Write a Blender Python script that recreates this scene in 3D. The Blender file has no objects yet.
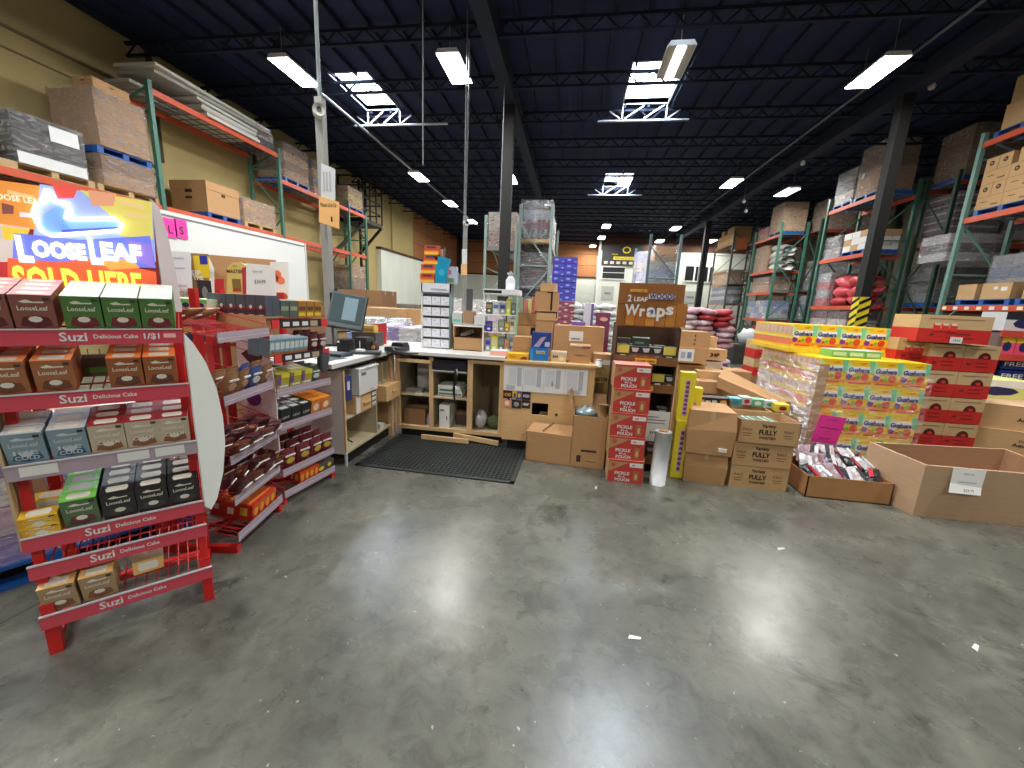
import bpy, bmesh, math, random
from mathutils import Matrix, Vector, Euler
random.seed(7)
SC = bpy.context.scene
COL = SC.collection
PI = math.pi
# ---------------------------------------------------------------- camera
FPX, EYE, ROLL = 390.0, 1.55, 0.045           # focal length in pixels of a 1024 wide frame, eye height, roll
_z = Vector(((573 - 512) / FPX, -(307 - 384) / FPX, -1)).normalized()     # hall direction seen from the camera
_h = Vector((math.cos(ROLL), -math.sin(ROLL), 0))
_u = _h.cross(_z).normalized()
if _u.y < 0: _u = -_u
_r = _z.cross(_u)
CR = Matrix((_r, _z, _u))                     # rows: world X, Y, Z in camera coordinates
cam_data = bpy.data.cameras.new('camera'); cam = bpy.data.objects.new('camera', cam_data); COL.objects.link(cam)
cam_data.sensor_width = 36; cam_data.lens = 36 * FPX / 1024; cam_data.clip_start = 0.05; cam_data.clip_end = 200
cam.matrix_world = Matrix.Translation((0, 0, EYE)) @ CR.to_4x4()
SC.camera = cam
# ---------------------------------------------------------------- world, exposure
SC.view_settings.view_transform = 'Standard'; SC.view_settings.look = 'None'
SC.view_settings.exposure = 0.72; SC.view_settings.gamma = 1.0; SC.view_settings.use_curve_mapping = False
world = bpy.data.worlds.new('world'); SC.world = world; world.use_nodes = True
world.node_tree.nodes['Background'].inputs[0].default_value = (0.55, 0.68, 1.0, 1)
world.node_tree.nodes['Background'].inputs[1].default_value = 0.6
LAMP_W = 95.0        # watts of one ceiling fixture
LAMP_GLOW = 11.0     # brightness of a lit lamp cover
SKY_GLOW = 16.0       # daylight behind a skylight dome
# ---------------------------------------------------------------- pixel of the 1024x768 photograph -> point of the hall
def _ray(x, y): return CR @ Vector(((x - 512) / FPX, -(y - 384) / FPX, -1))
def at(x, y, Y):
    d = _ray(x, y); return Vector((0, 0, EYE)) + d * (Y / d.y)
def atx(x, y, X):
    d = _ray(x, y); return Vector((0, 0, EYE)) + d * (X / d.x)
def fl(x, y, h=0.0):
    d = _ray(x, y); return Vector((0, 0, EYE)) + d * ((h - EYE) / d.z)
# ---------------------------------------------------------------- materials
def lin(c):
    return tuple(((v / 255) / 12.92 if v / 255 <= 0.04045 else ((v / 255 + 0.055) / 1.055) ** 2.4) for v in c)
_M = {}
def M(col, r=0.55, k='plain', e=0.0, m=0.0, name=None):
    key = (tuple(col), r, k, e, m)
    if key in _M: return _M[key]
    mt = bpy.data.materials.new(name or k + '_' + '_'.join(str(int(c)) for c in col)); mt.use_nodes = True
    nt = mt.node_tree; b = nt.nodes['Principled BSDF']; L = nt.links.new
    c = lin(col) + (1,)
    b.inputs['Base Color'].default_value = c; b.inputs['Roughness'].default_value = r; b.inputs['Metallic'].default_value = m
    if k == 'emit':
        b.inputs['Emission Color'].default_value = c; b.inputs['Emission Strength'].default_value = e
    if k in ('card', 'wood', 'paint', 'bundle', 'steel'):
        tc = nt.nodes.new('ShaderNodeTexCoord'); mp = nt.nodes.new('ShaderNodeMapping'); n = nt.nodes.new('ShaderNodeTexNoise')
        L(tc.outputs['Object'], mp.inputs[0]); L(mp.outputs[0], n.inputs[0])
        sc, s, amt = {'card': ((3, 3, 14), 3, .10), 'wood': ((3, 3, 30), 3, .22), 'paint': ((1, 1, .4), 1.2, .13), 'bundle': ((8, 8, 25), 2, .35), 'steel': ((4, 4, 1), 4, .12)}[k]
        mp.inputs['Scale'].default_value = sc; n.inputs['Scale'].default_value = s; n.inputs['Detail'].default_value = 4
        mx = nt.nodes.new('ShaderNodeMix'); mx.data_type = 'RGBA'
        mx.inputs['A'].default_value = tuple(v * (1 - amt) for v in c[:3]) + (1,); mx.inputs['B'].default_value = tuple(min(1, v * (1 + amt)) for v in c[:3]) + (1,)
        L(n.outputs[0], mx.inputs['Factor']); L(mx.outputs['Result'], b.inputs['Base Color'])
    if k in ('film', 'glass'):
        out = nt.nodes['Material Output']; tr = nt.nodes.new('ShaderNodeBsdfTransparent'); gl = nt.nodes.new('ShaderNodeBsdfGlossy'); mx = nt.nodes.new('ShaderNodeMixShader')
        gl.inputs['Roughness'].default_value = .27 if k == 'film' else .05; gl.inputs['Color'].default_value = (1, 1, 1, 1)
        if k == 'film':
            tc = nt.nodes.new('ShaderNodeTexCoord'); mp = nt.nodes.new('ShaderNodeMapping'); n = nt.nodes.new('ShaderNodeTexNoise'); bp = nt.nodes.new('ShaderNodeBump')
            L(tc.outputs['Object'], mp.inputs[0]); L(mp.outputs[0], n.inputs[0]); L(n.outputs[0], bp.inputs['Height']); L(bp.outputs[0], gl.inputs['Normal'])
            mp.inputs['Scale'].default_value = (2, 2, 6); n.inputs['Scale'].default_value = 2.0; n.inputs['Detail'].default_value = 5; n.inputs['Distortion'].default_value = 1.2
            bp.inputs['Strength'].default_value = 1.0; bp.inputs['Distance'].default_value = .8
            df = nt.nodes.new('ShaderNodeBsdfDiffuse'); df.inputs[0].default_value = c; m2 = nt.nodes.new('ShaderNodeMixShader'); m2.inputs[0].default_value = .3
            L(gl.outputs[0], m2.inputs[1]); L(df.outputs[0], m2.inputs[2]); L(tr.outputs[0], mx.inputs[1]); L(m2.outputs[0], mx.inputs[2]); n2 = nt.nodes.new('ShaderNodeTexNoise'); n2.inputs['Scale'].default_value = 1.6; n2.inputs['Detail'].default_value = 6; n2.inputs['Distortion'].default_value = 2.5; L(mp.outputs[0], n2.inputs[0]); mr = nt.nodes.new('ShaderNodeMapRange'); mr.inputs['From Min'].default_value = .45; mr.inputs['From Max'].default_value = .68; mr.inputs['To Min'].default_value = r * .45; mr.inputs['To Max'].default_value = min(1, r * 1.9); L(n2.outputs[0], mr.inputs[0]); L(mr.outputs[0], mx.inputs[0])
        else:
            L(tr.outputs[0], mx.inputs[1]); L(gl.outputs[0], mx.inputs[2]); mx.inputs[0].default_value = r
        L(mx.outputs[0], out.inputs[0])
    _M[key] = mt; return mt
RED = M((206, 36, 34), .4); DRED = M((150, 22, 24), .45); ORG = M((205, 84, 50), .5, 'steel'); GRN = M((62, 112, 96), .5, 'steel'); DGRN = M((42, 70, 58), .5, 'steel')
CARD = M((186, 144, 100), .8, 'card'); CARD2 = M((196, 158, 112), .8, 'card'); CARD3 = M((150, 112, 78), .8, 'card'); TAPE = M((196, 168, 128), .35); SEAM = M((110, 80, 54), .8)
WHT = M((228, 228, 226), .5); OFFW = M((205, 203, 196), .6, 'paint'); BLK = M((18, 18, 20), .5); DGY = M((55, 57, 60), .5); GRY = M((120, 122, 125), .5); INK = M((58, 46, 38), .8); PAPER = M((236, 236, 234), .7)
PBLUE = M((28, 88, 165), .45); PWOOD = M((186, 158, 112), .7, 'wood'); BIRCH = M((222, 182, 128), .5, 'wood'); FILM = M((225, 225, 230), .42, 'film'); FILM2 = M((235, 235, 240), .55, 'film'); CLEAR = M((225, 225, 235), .25, 'glass')
PINK = M((255, 60, 170), .6); YEL = M((240, 215, 40), .5); STEEL = M((150, 150, 148), .4, 'steel', 0, .6)
# ---------------------------------------------------------------- mesh builder
_T = {}
def text_mesh(txt, bold=0.0, res=2):
    key = (txt, bold, res)
    if key not in _T:
        cu = bpy.data.curves.new('lettering', 'FONT'); cu.body = txt; cu.size = 1; cu.offset = bold; cu.resolution_u = res; cu.align_x = 'CENTER'
        ob = bpy.data.objects.new('lettering', cu); COL.objects.link(ob)
        dg = bpy.context.evaluated_depsgraph_get(); ev = ob.evaluated_get(dg); me = ev.to_mesh()
        vs = [v.co.copy() for v in me.vertices]; fs = [tuple(p.vertices) for p in me.polygons]
        ev.to_mesh_clear(); bpy.data.objects.remove(ob); bpy.data.curves.remove(cu)
        _T[key] = (vs, fs, min((v.x for v in vs), default=0), max((v.x for v in vs), default=1))
    return _T[key]
class P:
    def __init__(s): s.v = []; s.f = []; s.m = []; s.mats = []; s.sm = []
    def add(s, vs, fs, mat, X=None, smooth=False):
        if mat not in s.mats: s.mats.append(mat)
        i = s.mats.index(mat); n = len(s.v)
        s.v += [tuple(X @ Vector(v)) if X else tuple(v) for v in vs]
        s.f += [tuple(n + a for a in f) for f in fs]; s.m += [i] * len(fs); s.sm += [smooth] * len(fs); return s
    def box(s, a, b, mat, X=None):
        x0, y0, z0 = a; x1, y1, z1 = b
        vs = [(x0, y0, z0), (x1, y0, z0), (x1, y1, z0), (x0, y1, z0), (x0, y0, z1), (x1, y0, z1), (x1, y1, z1), (x0, y1, z1)]
        return s.add(vs, [(0, 3, 2, 1), (4, 5, 6, 7), (0, 1, 5, 4), (1, 2, 6, 5), (2, 3, 7, 6), (3, 0, 4, 7)], mat, X)
    def bar(s, p, q, w, mat, w2=None):
        """square bar from p to q"""
        p = Vector(p); q = Vector(q); d = (q - p).normalized(); a = Vector((0, 0, 1)) if abs(d.z) < .9 else Vector((0, 1, 0))
        x = d.cross(a).normalized() * w / 2; y = x.normalized().cross(d) * (w2 or w) / 2
        vs = [p - x - y, p + x - y, p + x + y, p - x + y, q - x - y, q + x - y, q + x + y, q - x + y]
        return s.add(vs, [(0, 3, 2, 1), (4, 5, 6, 7), (0, 1, 5, 4), (1, 2, 6, 5), (2, 3, 7, 6), (3, 0, 4, 7)], mat)
    def tube(s, pts, r, mat, n=6, cap=True):
        pts = [Vector(p) for p in pts]; vs = []; fs = []
        for i, p in enumerate(pts):
            d = (pts[min(i + 1, len(pts) - 1)] - pts[max(i - 1, 0)]).normalized(); a = Vector((0, 0, 1)) if abs(d.z) < .9 else Vector((0, 1, 0))
            x = d.cross(a).normalized(); y = x.cross(d); rr = r[i] if isinstance(r, (list, tuple)) else r
            vs += [p + (x * math.cos(2 * PI * k / n) + y * math.sin(2 * PI * k / n)) * rr for k in range(n)]
        for i in range(len(pts) - 1):
            fs += [(i * n + k, i * n + (k + 1) % n, (i + 1) * n + (k + 1) % n, (i + 1) * n + k) for k in range(n)]
        if cap: fs += [tuple(range(n)), tuple(range((len(pts) - 1) * n, len(pts) * n))[::-1]]
        return s.add(vs, fs, mat, smooth=n > 6)
    def lathe(s, prof, mat, c=(0, 0), n=14):
        return s.tube([(c[0], c[1], z) for r, z in prof], [r for r, z in prof], mat, n)
    def poly(s, pts, y0, y1, mat):
        """outline in x-z, from depth y0 to y1"""
        n = len(pts); vs = [(x, y0, z) for x, z in pts] + [(x, y1, z) for x, z in pts]
        return s.add(vs, [tuple(range(n)), tuple(range(n, 2 * n))[::-1]] + [(k, (k + 1) % n, n + (k + 1) % n, n + k) for k in range(n)], mat)
    def oval(s, x, z, rx, rz, y0, y1, mat, n=12):
        return s.poly([(x + rx * math.cos(2 * PI * k / n), z + rz * math.sin(2 * PI * k / n)) for k in range(n)], y0, y1, mat)
    def text(s, txt, org, w, mat, h=None, bold=.0, ux=(1, 0, 0), uz=(0, 0, 1), res=2):
        """lettering centred on org, fitted to width w (and cap height h)"""
        vs, fs, x0, x1 = text_mesh(txt, bold, res)
        if not vs: return s
        sx = w / (x1 - x0); sz = (h / .72) if h else sx; ux = Vector(ux); uz = Vector(uz); o = Vector(org); xm = (x0 + x1) / 2
        return s.add([o + ux * (v.x - xm) * sx + uz * (v.y - .35) * sz for v in vs], fs, mat)
    def done(s, name, parent=None, X=None, smooth=None):
        me = bpy.data.meshes.new(name); me.from_pydata(s.v, [], s.f)
        for m in s.mats: me.materials.append(m)
        me.polygons.foreach_set('material_index', s.m); me.polygons.foreach_set('use_smooth', s.sm); me.update()
        ob = bpy.data.objects.new(name, me); COL.objects.link(ob)
        if parent: ob.parent = parent
        if X is not None: ob.matrix_local = X if isinstance(X, Matrix) else Matrix.Translation(X)
        return ob
def X3(loc=(0, 0, 0), rz=0, rx=0, ry=0): return Matrix.Translation(loc) @ Matrix.Rotation(math.radians(rz), 4, 'Z') @ Matrix.Rotation(math.radians(rx), 4, 'X') @ Matrix.Rotation(math.radians(ry), 4, 'Y')
_labels = {}
def tag(o, label, cat, group=None):
    o['label'] = label; o['category'] = cat
    if group: o['group'] = group
    elif 'group' in o: del o['group']
    _labels.setdefault(label, []).append((o.name, group)); return o
def thing(name, label, cat, X=None, group=None):
    o = bpy.data.objects.new(name, None); COL.objects.link(o); o.empty_display_size = .1
    if X is not None: o.matrix_world = X if isinstance(X, Matrix) else Matrix.Translation(X)
    return tag(o, label, cat, group)
def struct(o): o['kind'] = 'structure'; return o
def dup(root, X, label, group=None):
    r = root.copy(); COL.objects.link(r); r.matrix_world = X if isinstance(X, Matrix) else Matrix.Translation(X)
    tag(r, label, root['category'], group)
    for ch in list(root.children):
        c = ch.copy(); COL.objects.link(c); c.parent = r; c.matrix_local = ch.matrix_local.copy() if False else ch.matrix_basis.copy()
        for g in list(ch.children):
            d = g.copy(); COL.objects.link(d); d.parent = c
    return r
class Proto:
    """first use places the original, later uses copy it"""
    def __init__(s, ob): s.ob = ob; s.used = False
    def put(s, X, label, group=None):
        if not s.used:
            s.used = True; s.ob.matrix_world = X if isinstance(X, Matrix) else Matrix.Translation(X); _labels.get(s.ob.get('label'), []) and None
            return tag(s.ob, label, s.ob['category'], group)
        return dup(s.ob, X, label, group)
def proto(ob, cat): ob['category'] = cat; return Proto(ob)
ORD = ['first', 'second', 'third', 'fourth', 'fifth', 'sixth', 'seventh', 'eighth', 'ninth', 'tenth', 'eleventh', 'twelfth', 'thirteenth']
def nth(i, n):
    if n == 1: return 'only'
    return 'leftmost' if i == 0 else 'rightmost' if i == n - 1 else ORD[i] + ' from left'
def lay(i, n):
    if n == 1: return ''
    return 'bottom' if i == 0 else 'top' if i == n - 1 else ORD[i] + ' up'
# ================================================================ the hall
XL, XR, YF, YB, ZC = -10.3, 13.0, -9.0, 34.6, 7.0
def floor_material():
    mt = bpy.data.materials.new('polished_concrete'); mt.use_nodes = True; nt = mt.node_tree; b = nt.nodes['Principled BSDF']; L = nt.links.new
    tc = nt.nodes.new('ShaderNodeTexCoord')
    def noise(scale, det, dist=0.0, rough=.6):
        n = nt.nodes.new('ShaderNodeTexNoise'); n.inputs['Scale'].default_value = scale; n.inputs['Detail'].default_value = det; n.inputs['Distortion'].default_value = dist; n.inputs['Roughness'].default_value = rough
        L(tc.outputs['Object'], n.inputs[0]); return n
    def ramp(src, stops):
        r = nt.nodes.new('ShaderNodeValToRGB'); L(src, r.inputs[0]); e = r.color_ramp.elements
        e[0].position, e[0].color = stops[0][0], lin(stops[0][1]) + (1,); e[1].position, e[1].color = stops[-1][0], lin(stops[-1][1]) + (1,)
        for p, c in stops[1:-1]: k = e.new(p); k.color = lin(c) + (1,)
        return r
    base = ramp(noise(1.3, 8, .6).outputs[0], [(.3, (90, 91, 83)), (.46, (108, 109, 100)), (.6, (122, 122, 111)), (.75, (142, 141, 130))])
    fine = ramp(noise(9, 9, .8, .7).outputs[0], [(.33, (150, 150, 150)), (.5, (215, 215, 215)), (.7, (250, 250, 250))])
    mul = nt.nodes.new('ShaderNodeMix'); mul.data_type = 'RGBA'; mul.blend_type = 'MULTIPLY'; mul.inputs[0].default_value = .75
    L(base.outputs[0], mul.inputs['A']); L(fine.outputs[0], mul.inputs['B'])
    pat = ramp(noise(2.1, 6, 1.5, .65).outputs[0], [(.31, (96, 100, 106)), (.41, (255, 255, 255))])
    m2 = nt.nodes.new('ShaderNodeMix'); m2.data_type = 'RGBA'; m2.blend_type = 'MULTIPLY'; m2.inputs[0].default_value = .6
    L(mul.outputs['Result'], m2.inputs['A']); L(pat.outputs[0], m2.inputs['B'])
    sp = ramp(noise(26, 3, .3).outputs[0], [(.70, (0, 0, 0)), (.74, (255, 255, 255))])
    m3 = nt.nodes.new('ShaderNodeMix'); m3.data_type = 'RGBA'; m3.inputs['B'].default_value = (.5, .49, .45, 1); L(sp.outputs[0], m3.inputs['Factor']); L(m2.outputs['Result'], m3.inputs['A'])
    L(m3.outputs['Result'], b.inputs['Base Color'])
    rr = nt.nodes.new('ShaderNodeMapRange'); rr.inputs['To Min'].default_value = .2; rr.inputs['To Max'].default_value = .36; L(noise(3, 6).outputs[0], rr.inputs[0]); L(rr.outputs[0], b.inputs['Roughness'])
    bp = nt.nodes.new('ShaderNodeBump'); bp.inputs['Strength'].default_value = .12; bp.inputs['Distance'].default_value = .02; L(noise(6, 7).outputs[0], bp.inputs['Height']); L(bp.outputs[0], b.inputs['Normal'])
    b.inputs['Specular IOR Level'].default_value = .6
    return mt
FLOOR = floor_material()
struct(P().box((XL, YF, -.2), (XR, YB, 0), FLOOR).done('floor'))
jp = P(); a, b_ = fl(0, 624), fl(38, 604); d = (b_ - a).normalized()
jp.bar(a - d * 3, b_ + d * .35, .006, M((40, 40, 38), .9), .002); struct(jp.done('trim_1'))
YWALL = M((178, 160, 108), .85, 'paint'); BROWN = M((168, 112, 70), .8, 'paint'); DBROWN = M((70, 42, 30), .7); OWHITE = M((214, 218, 208), .8, 'paint'); NAVY = M((9, 29, 66), .8, 'paint'); NAVY2 = M((9, 22, 48), .8)
w = P(); w.box((XL - .2, YF, 0), (XL, 24.7, ZC), YWALL); w.box((XL - .2, 24.7, 0), (XL, YB, ZC), BROWN)
for z in (5.1, 5.9):
    w.box((XL, 24.7, z), (XL + .012, YB, z + .02), DBROWN)
w.box((XL, YF, 5.95), (XL + .03, 9.0, 6.0), M((120, 105, 72), .9)); w.box((XL, YF, 5.6), (XL + .02, 9.0, 5.63), M((120, 105, 72), .9)); w.box((XL, 9.0, 4.6), (XL + .05, 9.12, ZC), M((70, 62, 46), .9))
w.box((XL, 21.6, 4), (XL + .1, 21.8, ZC), YWALL)
struct(w.done('wall_left'))
w = P(); w.box((XL - .1, YB, 0), (XR, YB + .2, ZC), BROWN)
for z in (5.0, 5.9): w.box((XL, YB - .012, z), (2, YB, z + .03), DBROWN)
w.box((XL, YB - .3, 4), (XL + .5, YB, ZC), DBROWN)
struct(w.done('wall_back'))
struct(P().box((XR, YF, 0), (XR + .2, YB, ZC), M((90, 84, 70), .9, 'paint')).done('wall_right'))
struct(P().box((XL, YF - .2, 0), (XR, YF, ZC), M((190, 188, 180), .9, 'paint')).done('wall_front'))
w = P(); w.box((XL, 19.9, 0), (XL + .25, YB, 4.05), OWHITE); w.box((XL, YB - .35, 0), (1.7, YB, 3.95), OWHITE); struct(w.done('wall_office_low'))
w = P(); w.box((XL, 19.85, 4.05), (XL + .3, YB, 4.17), DBROWN); w.box((XL, YB - .4, 3.95), (1.7, YB, 4.08), DBROWN); struct(w.done('trim_2'))
# white office block at the back
w = P(); w.box((1.7, 31.0, 0), (12.9, YB, 5.75), OWHITE); w.box((1.6, 30.9, 0), (1.75, 31, 6.6), WHT); struct(w.done('wall_office')); 
struct(P().box((1.7, 31.0, 5.75), (12.9, YB, 6.95), M((92, 62, 48), .8, 'paint')).done('wall_office_top'))
for i, (x0, y0, x1, y1) in enumerate([(603, 267, 624, 279), (686, 266, 697, 281), (704, 267, 711, 282)]):
    p0, p1 = at(x0, y0, 30.95), at(x1, y1, 30.95); f = P(); f.box((p0.x, 30.96, p1.z), (p1.x, 31.0, p0.z), M((30, 32, 34), .3))
    o = struct(f.done('window_%d' % (i + 1))); g = P(); zm = (p0.z + p1.z) / 2
    for (a, c) in (((p0.x - .06, 30.9, p1.z - .06), (p1.x + .06, 30.95, p1.z)), ((p0.x - .06, 30.9, p0.z), (p1.x + .06, 30.95, p0.z + .06)), ((p0.x - .06, 30.9, p1.z), (p0.x, 30.95, p0.z)), ((p1.x, 30.9, p1.z), (p1.x + .06, 30.95, p0.z))) + ((((p0.x, 30.9, zm), (p1.x, 30.94, zm + .04)),) if i == 0 else (((p1.x - .3, 30.9, p1.z), (p1.x - .2, 30.94, p0.z)),)): g.box(a, c, WHT)
    g.done('window_frame', o)
for i, (x0, y0, x1, y1) in enumerate([(382, 290, 395, 299), (414, 288, 421, 303)]):
    p0, p1 = at(x0, y0, 33.5), at(x1, y1, 33.5)
    o = struct(P().box((p0.x, YB - .4, p1.z), (p1.x, YB - .35, p0.z), M((40, 40, 38), .4)).done('window_%d' % (i + 4)))
    P().box(((p0.x + p1.x) / 2 - .06, YB - .43, p1.z), ((p0.x + p1.x) / 2 + .06, YB - .4, p0.z), WHT).done('window_frame', o)
# banner on the office block
p0, p1 = at(603, 245, 30.8), at(643, 266, 30.8); W_ = p1.x - p0.x; H_ = p0.z - p1.z
b = P(); b.box((0, 0, 0), (W_, .03, H_), M((44, 44, 48), .6))
b.oval(W_ * .58, H_ * .78, W_ * .1, H_ * .17, -.01, 0, YEL, 16); b.oval(W_ * .58, H_ * .78, W_ * .07, H_ * .11, -.014, -.008, M((44, 44, 48), .6), 16)
b.box((W_ * .28, -.01, H_ * .28), (W_ * .95, 0, H_ * .44), YEL); b.text('WHOLESALE', (W_ * .61, -.014, H_ * .36), W_ * .6, BLK, H_ * .1, .01); b.text('YOUR', (W_ * .3, -.012, H_ * .55), W_ * .16, YEL, H_ * .07)
for k in range(6): b.box((W_ * (.06 + .15 * k), -.01, H_ * .06), (W_ * (.15 + .15 * k), 0, H_ * .2), M((196, 190, 176), .6))
b = b.done('banner', None, (p0.x, 30.85, p1.z)); tag(b, 'black and yellow banner hung on the white office block at the back', 'banner')
for i, (x0, y0, x1, y1) in enumerate([(684, 291, 697, 303), (602, 286, 613, 300)]):
    p0, p1 = at(x0, y0, 30.9), at(x1, y1, 30.9); q = P(); q.box((0, 0, 0), (p1.x - p0.x, .03, p0.z - p1.z), M((176, 178, 172), .6)); q.box((.25 * (p1.x - p0.x), -.006, .4 * (p0.z - p1.z)), (.75 * (p1.x - p0.x), 0, .55 * (p0.z - p1.z)), GRY)
    tag(q.done('wall_notice', None, (p0.x, 30.96, p1.z)), ['pale grey notice on the white office wall right of the wraps board', 'pale grey notice on the white office wall left of the wraps board'][i], 'notice')
# ---- ceiling deck with skylight openings
SKY = [(-6.45, 10.25, 1.0, 1.85), (.95, 10.3, 1.15, 1.85), (.95, 17.8, 1.1, 1.8), (.75, 5.4, 1.1, 1.8), (-6.45, 2.8, 1.0, 1.8)]
xs = sorted({XL, XR} | {v for s_ in SKY for v in (s_[0], s_[0] + s_[2])}); ys = sorted({YF, YB} | {v for s_ in SKY for v in (s_[1], s_[1] + s_[3])})
c = P()
for i in range(len(xs) - 1):
    for j in range(len(ys) - 1):
        mx_, my_ = (xs[i] + xs[i + 1]) / 2, (ys[j] + ys[j + 1]) / 2
        if any(a < mx_ < a + w_ and b0 < my_ < b0 + h_ for a, b0, w_, h_ in SKY): continue
        c.box((xs[i], ys[j], ZC), (xs[i + 1], ys[j + 1], ZC + .12), NAVY)
struct(c.done('ceiling'))
c = P()
for k in range(40):
    x = XL + .3 + k * .61
    if x < XR: c.box((x, YF, ZC - .12), (x + .05, YB, ZC), NAVY)
cc = P()
for k in range(39):
    x = XL + .3 + k * .61
    for y0 in (YF,): 
        segs = [(YF, YB)]
        for a, b0, w_, h_ in SKY:
            if a - .05 < x < a + w_: segs = [s2 for s1 in segs for s2 in ((s1[0], min(s1[1], b0)), (max(s1[0], b0 + h_), s1[1])) if s2[1] > s2[0]]
        for s1 in segs: cc.box((x, s1[0], ZC - .1), (x + .05, s1[1], ZC), NAVY2)
struct(cc.done('ceiling_purlins'))
SKYM = M((232, 242, 255), .5, 'emit', SKY_GLOW, name='daylight_dome'); CURB = M((196, 204, 214), .6)
for i, (a, b0, w_, h_) in enumerate(SKY):
    o = P(); o.box((a, b0, ZC + .5), (a + w_, b0 + h_, ZC + .53), SKYM); o = struct(o.done('window_%d' % (i + 6)))
    q = P(); q.box((a - .03, b0 - .03, ZC - .02), (a, b0 + h_ + .03, ZC + .5), CURB); q.box((a + w_, b0 - .03, ZC - .02), (a + w_ + .03, b0 + h_ + .03, ZC + .5), CURB)
    q.box((a, b0 - .03, ZC - .02), (a + w_, b0, ZC + .5), CURB); q.box((a, b0 + h_, ZC - .02), (a + w_, b0 + h_ + .03, ZC + .5), CURB); q.done('window_frame', o)
    q = P()
    for f in (.33,): q.box((a, b0 + h_ * f, ZC + .1), (a + w_, b0 + h_ * f + .05, ZC + .16), GRY)
    q.done('window_bar', o)
    ld = bpy.data.lights.new('skylight_daylight', 'AREA'); ld.shape = 'RECTANGLE'; ld.size = w_; ld.size_y = h_; ld.energy = 70; ld.color = (.8, .9, 1.0)
    lo = bpy.data.objects.new('skylight_daylight', ld); COL.objects.link(lo); lo.location = (a + w_ / 2, b0 + h_ / 2, ZC + .3)
# ---- open web joists
ZJ = 6.6
JM = M((120, 126, 138), .5, 'steel')
def joist(y):
    j = P(); j.box((XL, y - .03, ZJ), (XR, y + .03, ZJ + .05), NAVY2); j.box((XL, y - .03, ZC - .18), (XR, y + .03, ZC - .12), NAVY2)
    return j
jy = [12.25 + 1.83 * k for k in range(-11, 13)]
base = None
for k, y in enumerate(jy):
    if base is None:
        j = P(); j.box((XL, -.03, ZJ), (XR, .03, ZJ + .05), JM if False else NAVY2); j.box((XL, -.03, ZC - .16), (XR, .03, ZC - .1), NAVY2)
        base = j.done('roof_joist', None, (0, y, 0)); q = P(); x = XL; 
        while x < XR - .6:
            q.bar((x, 0, ZJ + .03), (x + .3, 0, ZC - .12), .028, NAVY2); q.bar((x + .3, 0, ZC - .12), (x + .6, 0, ZJ + .03), .028, NAVY2); x += .6
        q.done('web', base); struct(base)
    else:
        o = base.copy(); COL.objects.link(o); o.location = (0, y, 0); ww = base.children[0].copy(); COL.objects.link(ww); ww.parent = o
# joist pieces next to the skylights, daylight on them put in as pale colour
for i, (xa, xb, y) in enumerate([(-6.9, -4.0, 12.2), (.3, 2.7, 12.25), (.3, 2.7, 19.57)]):
    q = P(); q.box((xa, y - .04, ZJ + .0), (xb, y + .04, ZJ + .035), M((200, 205, 215), .5)); m_ = [xa + .55, xa + 1.0, xa + 1.15, xa + 1.5]
    cx = SKY[[0, 1, 2][i]][0]; cw = SKY[[0, 1, 2][i]][2]; W2 = M((200, 205, 215), .5)
    for (u0, u1) in ((cx, cx), (cx + .06, cx + cw * .5), (cx + cw * .5, cx + cw - .06), (cx + cw, cx + cw), (cx - .05, cx - .35), (cx + cw + .05, cx + cw + .35)): 
        q.bar((u0, y - .04, ZJ + .05), (u1, y - .04, ZC - .02), .035, W2) if abs(u0 - u1) < .01 or u1 > u0 and u1 < cx + cw else q.bar((u0, y - .04, ZJ + .05), (u1, y - .04, ZC - .15), .03, W2)
    struct(q.done('trim_%d' % (3 + i)))
# girder over the column row
g = P(); g.box((-2.1, YF, ZJ - .1), (-1.8, YB, ZC - .1), NAVY2); struct(g.done('trim_6'))
g = P(); g.box((6.85, YF, ZJ - .1), (7.15, YB, ZC - .1), NAVY2); struct(g.done('trim_7'))
CBLK = M((17, 18, 18), .7, 'steel')
def column(x, y, label, s=.3, striped=False):
    t = thing('steel_column', label, 'column', (x, y, 0)); p = P(); h = s / 2
    p.box((-h, -h, 0), (h, h, ZJ - .1), CBLK); p.done('post', t)
    q = P(); q.box((-h - .08, -h - .08, 0), (h + .08, h + .08, .02), CBLK); q.done('base_plate', t)
    if striped:
        q = P(); hh = h + .012; q.box((-hh, -hh, .3), (hh, hh, 2.1), YEL)
        for k in range(9):
            z = .3 + .2 * k
            for sg in (-1,):
                q.poly([(-hh, z), (hh, z + .14), (hh, z + .22), (-hh, z + .08)], -hh - .004, -hh, BLK)
            q.add([(-hh - .004, hh, z), (-hh - .004, -hh, z + .14), (-hh - .004, -hh, z + .22), (-hh - .004, hh, z + .08)], [(0, 1, 2, 3)], BLK)
        q.done('hazard_wrap', t)
    return t
column(-1.96, 11.0, 'dark steel column rising behind the counter shelves', .26)
column(7.0, 11.0, 'dark steel column with black and yellow hazard wrap before the right racks', .23, True)
column(7.05, 24.2, 'dark steel column far back before the white office block', .28)
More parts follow.
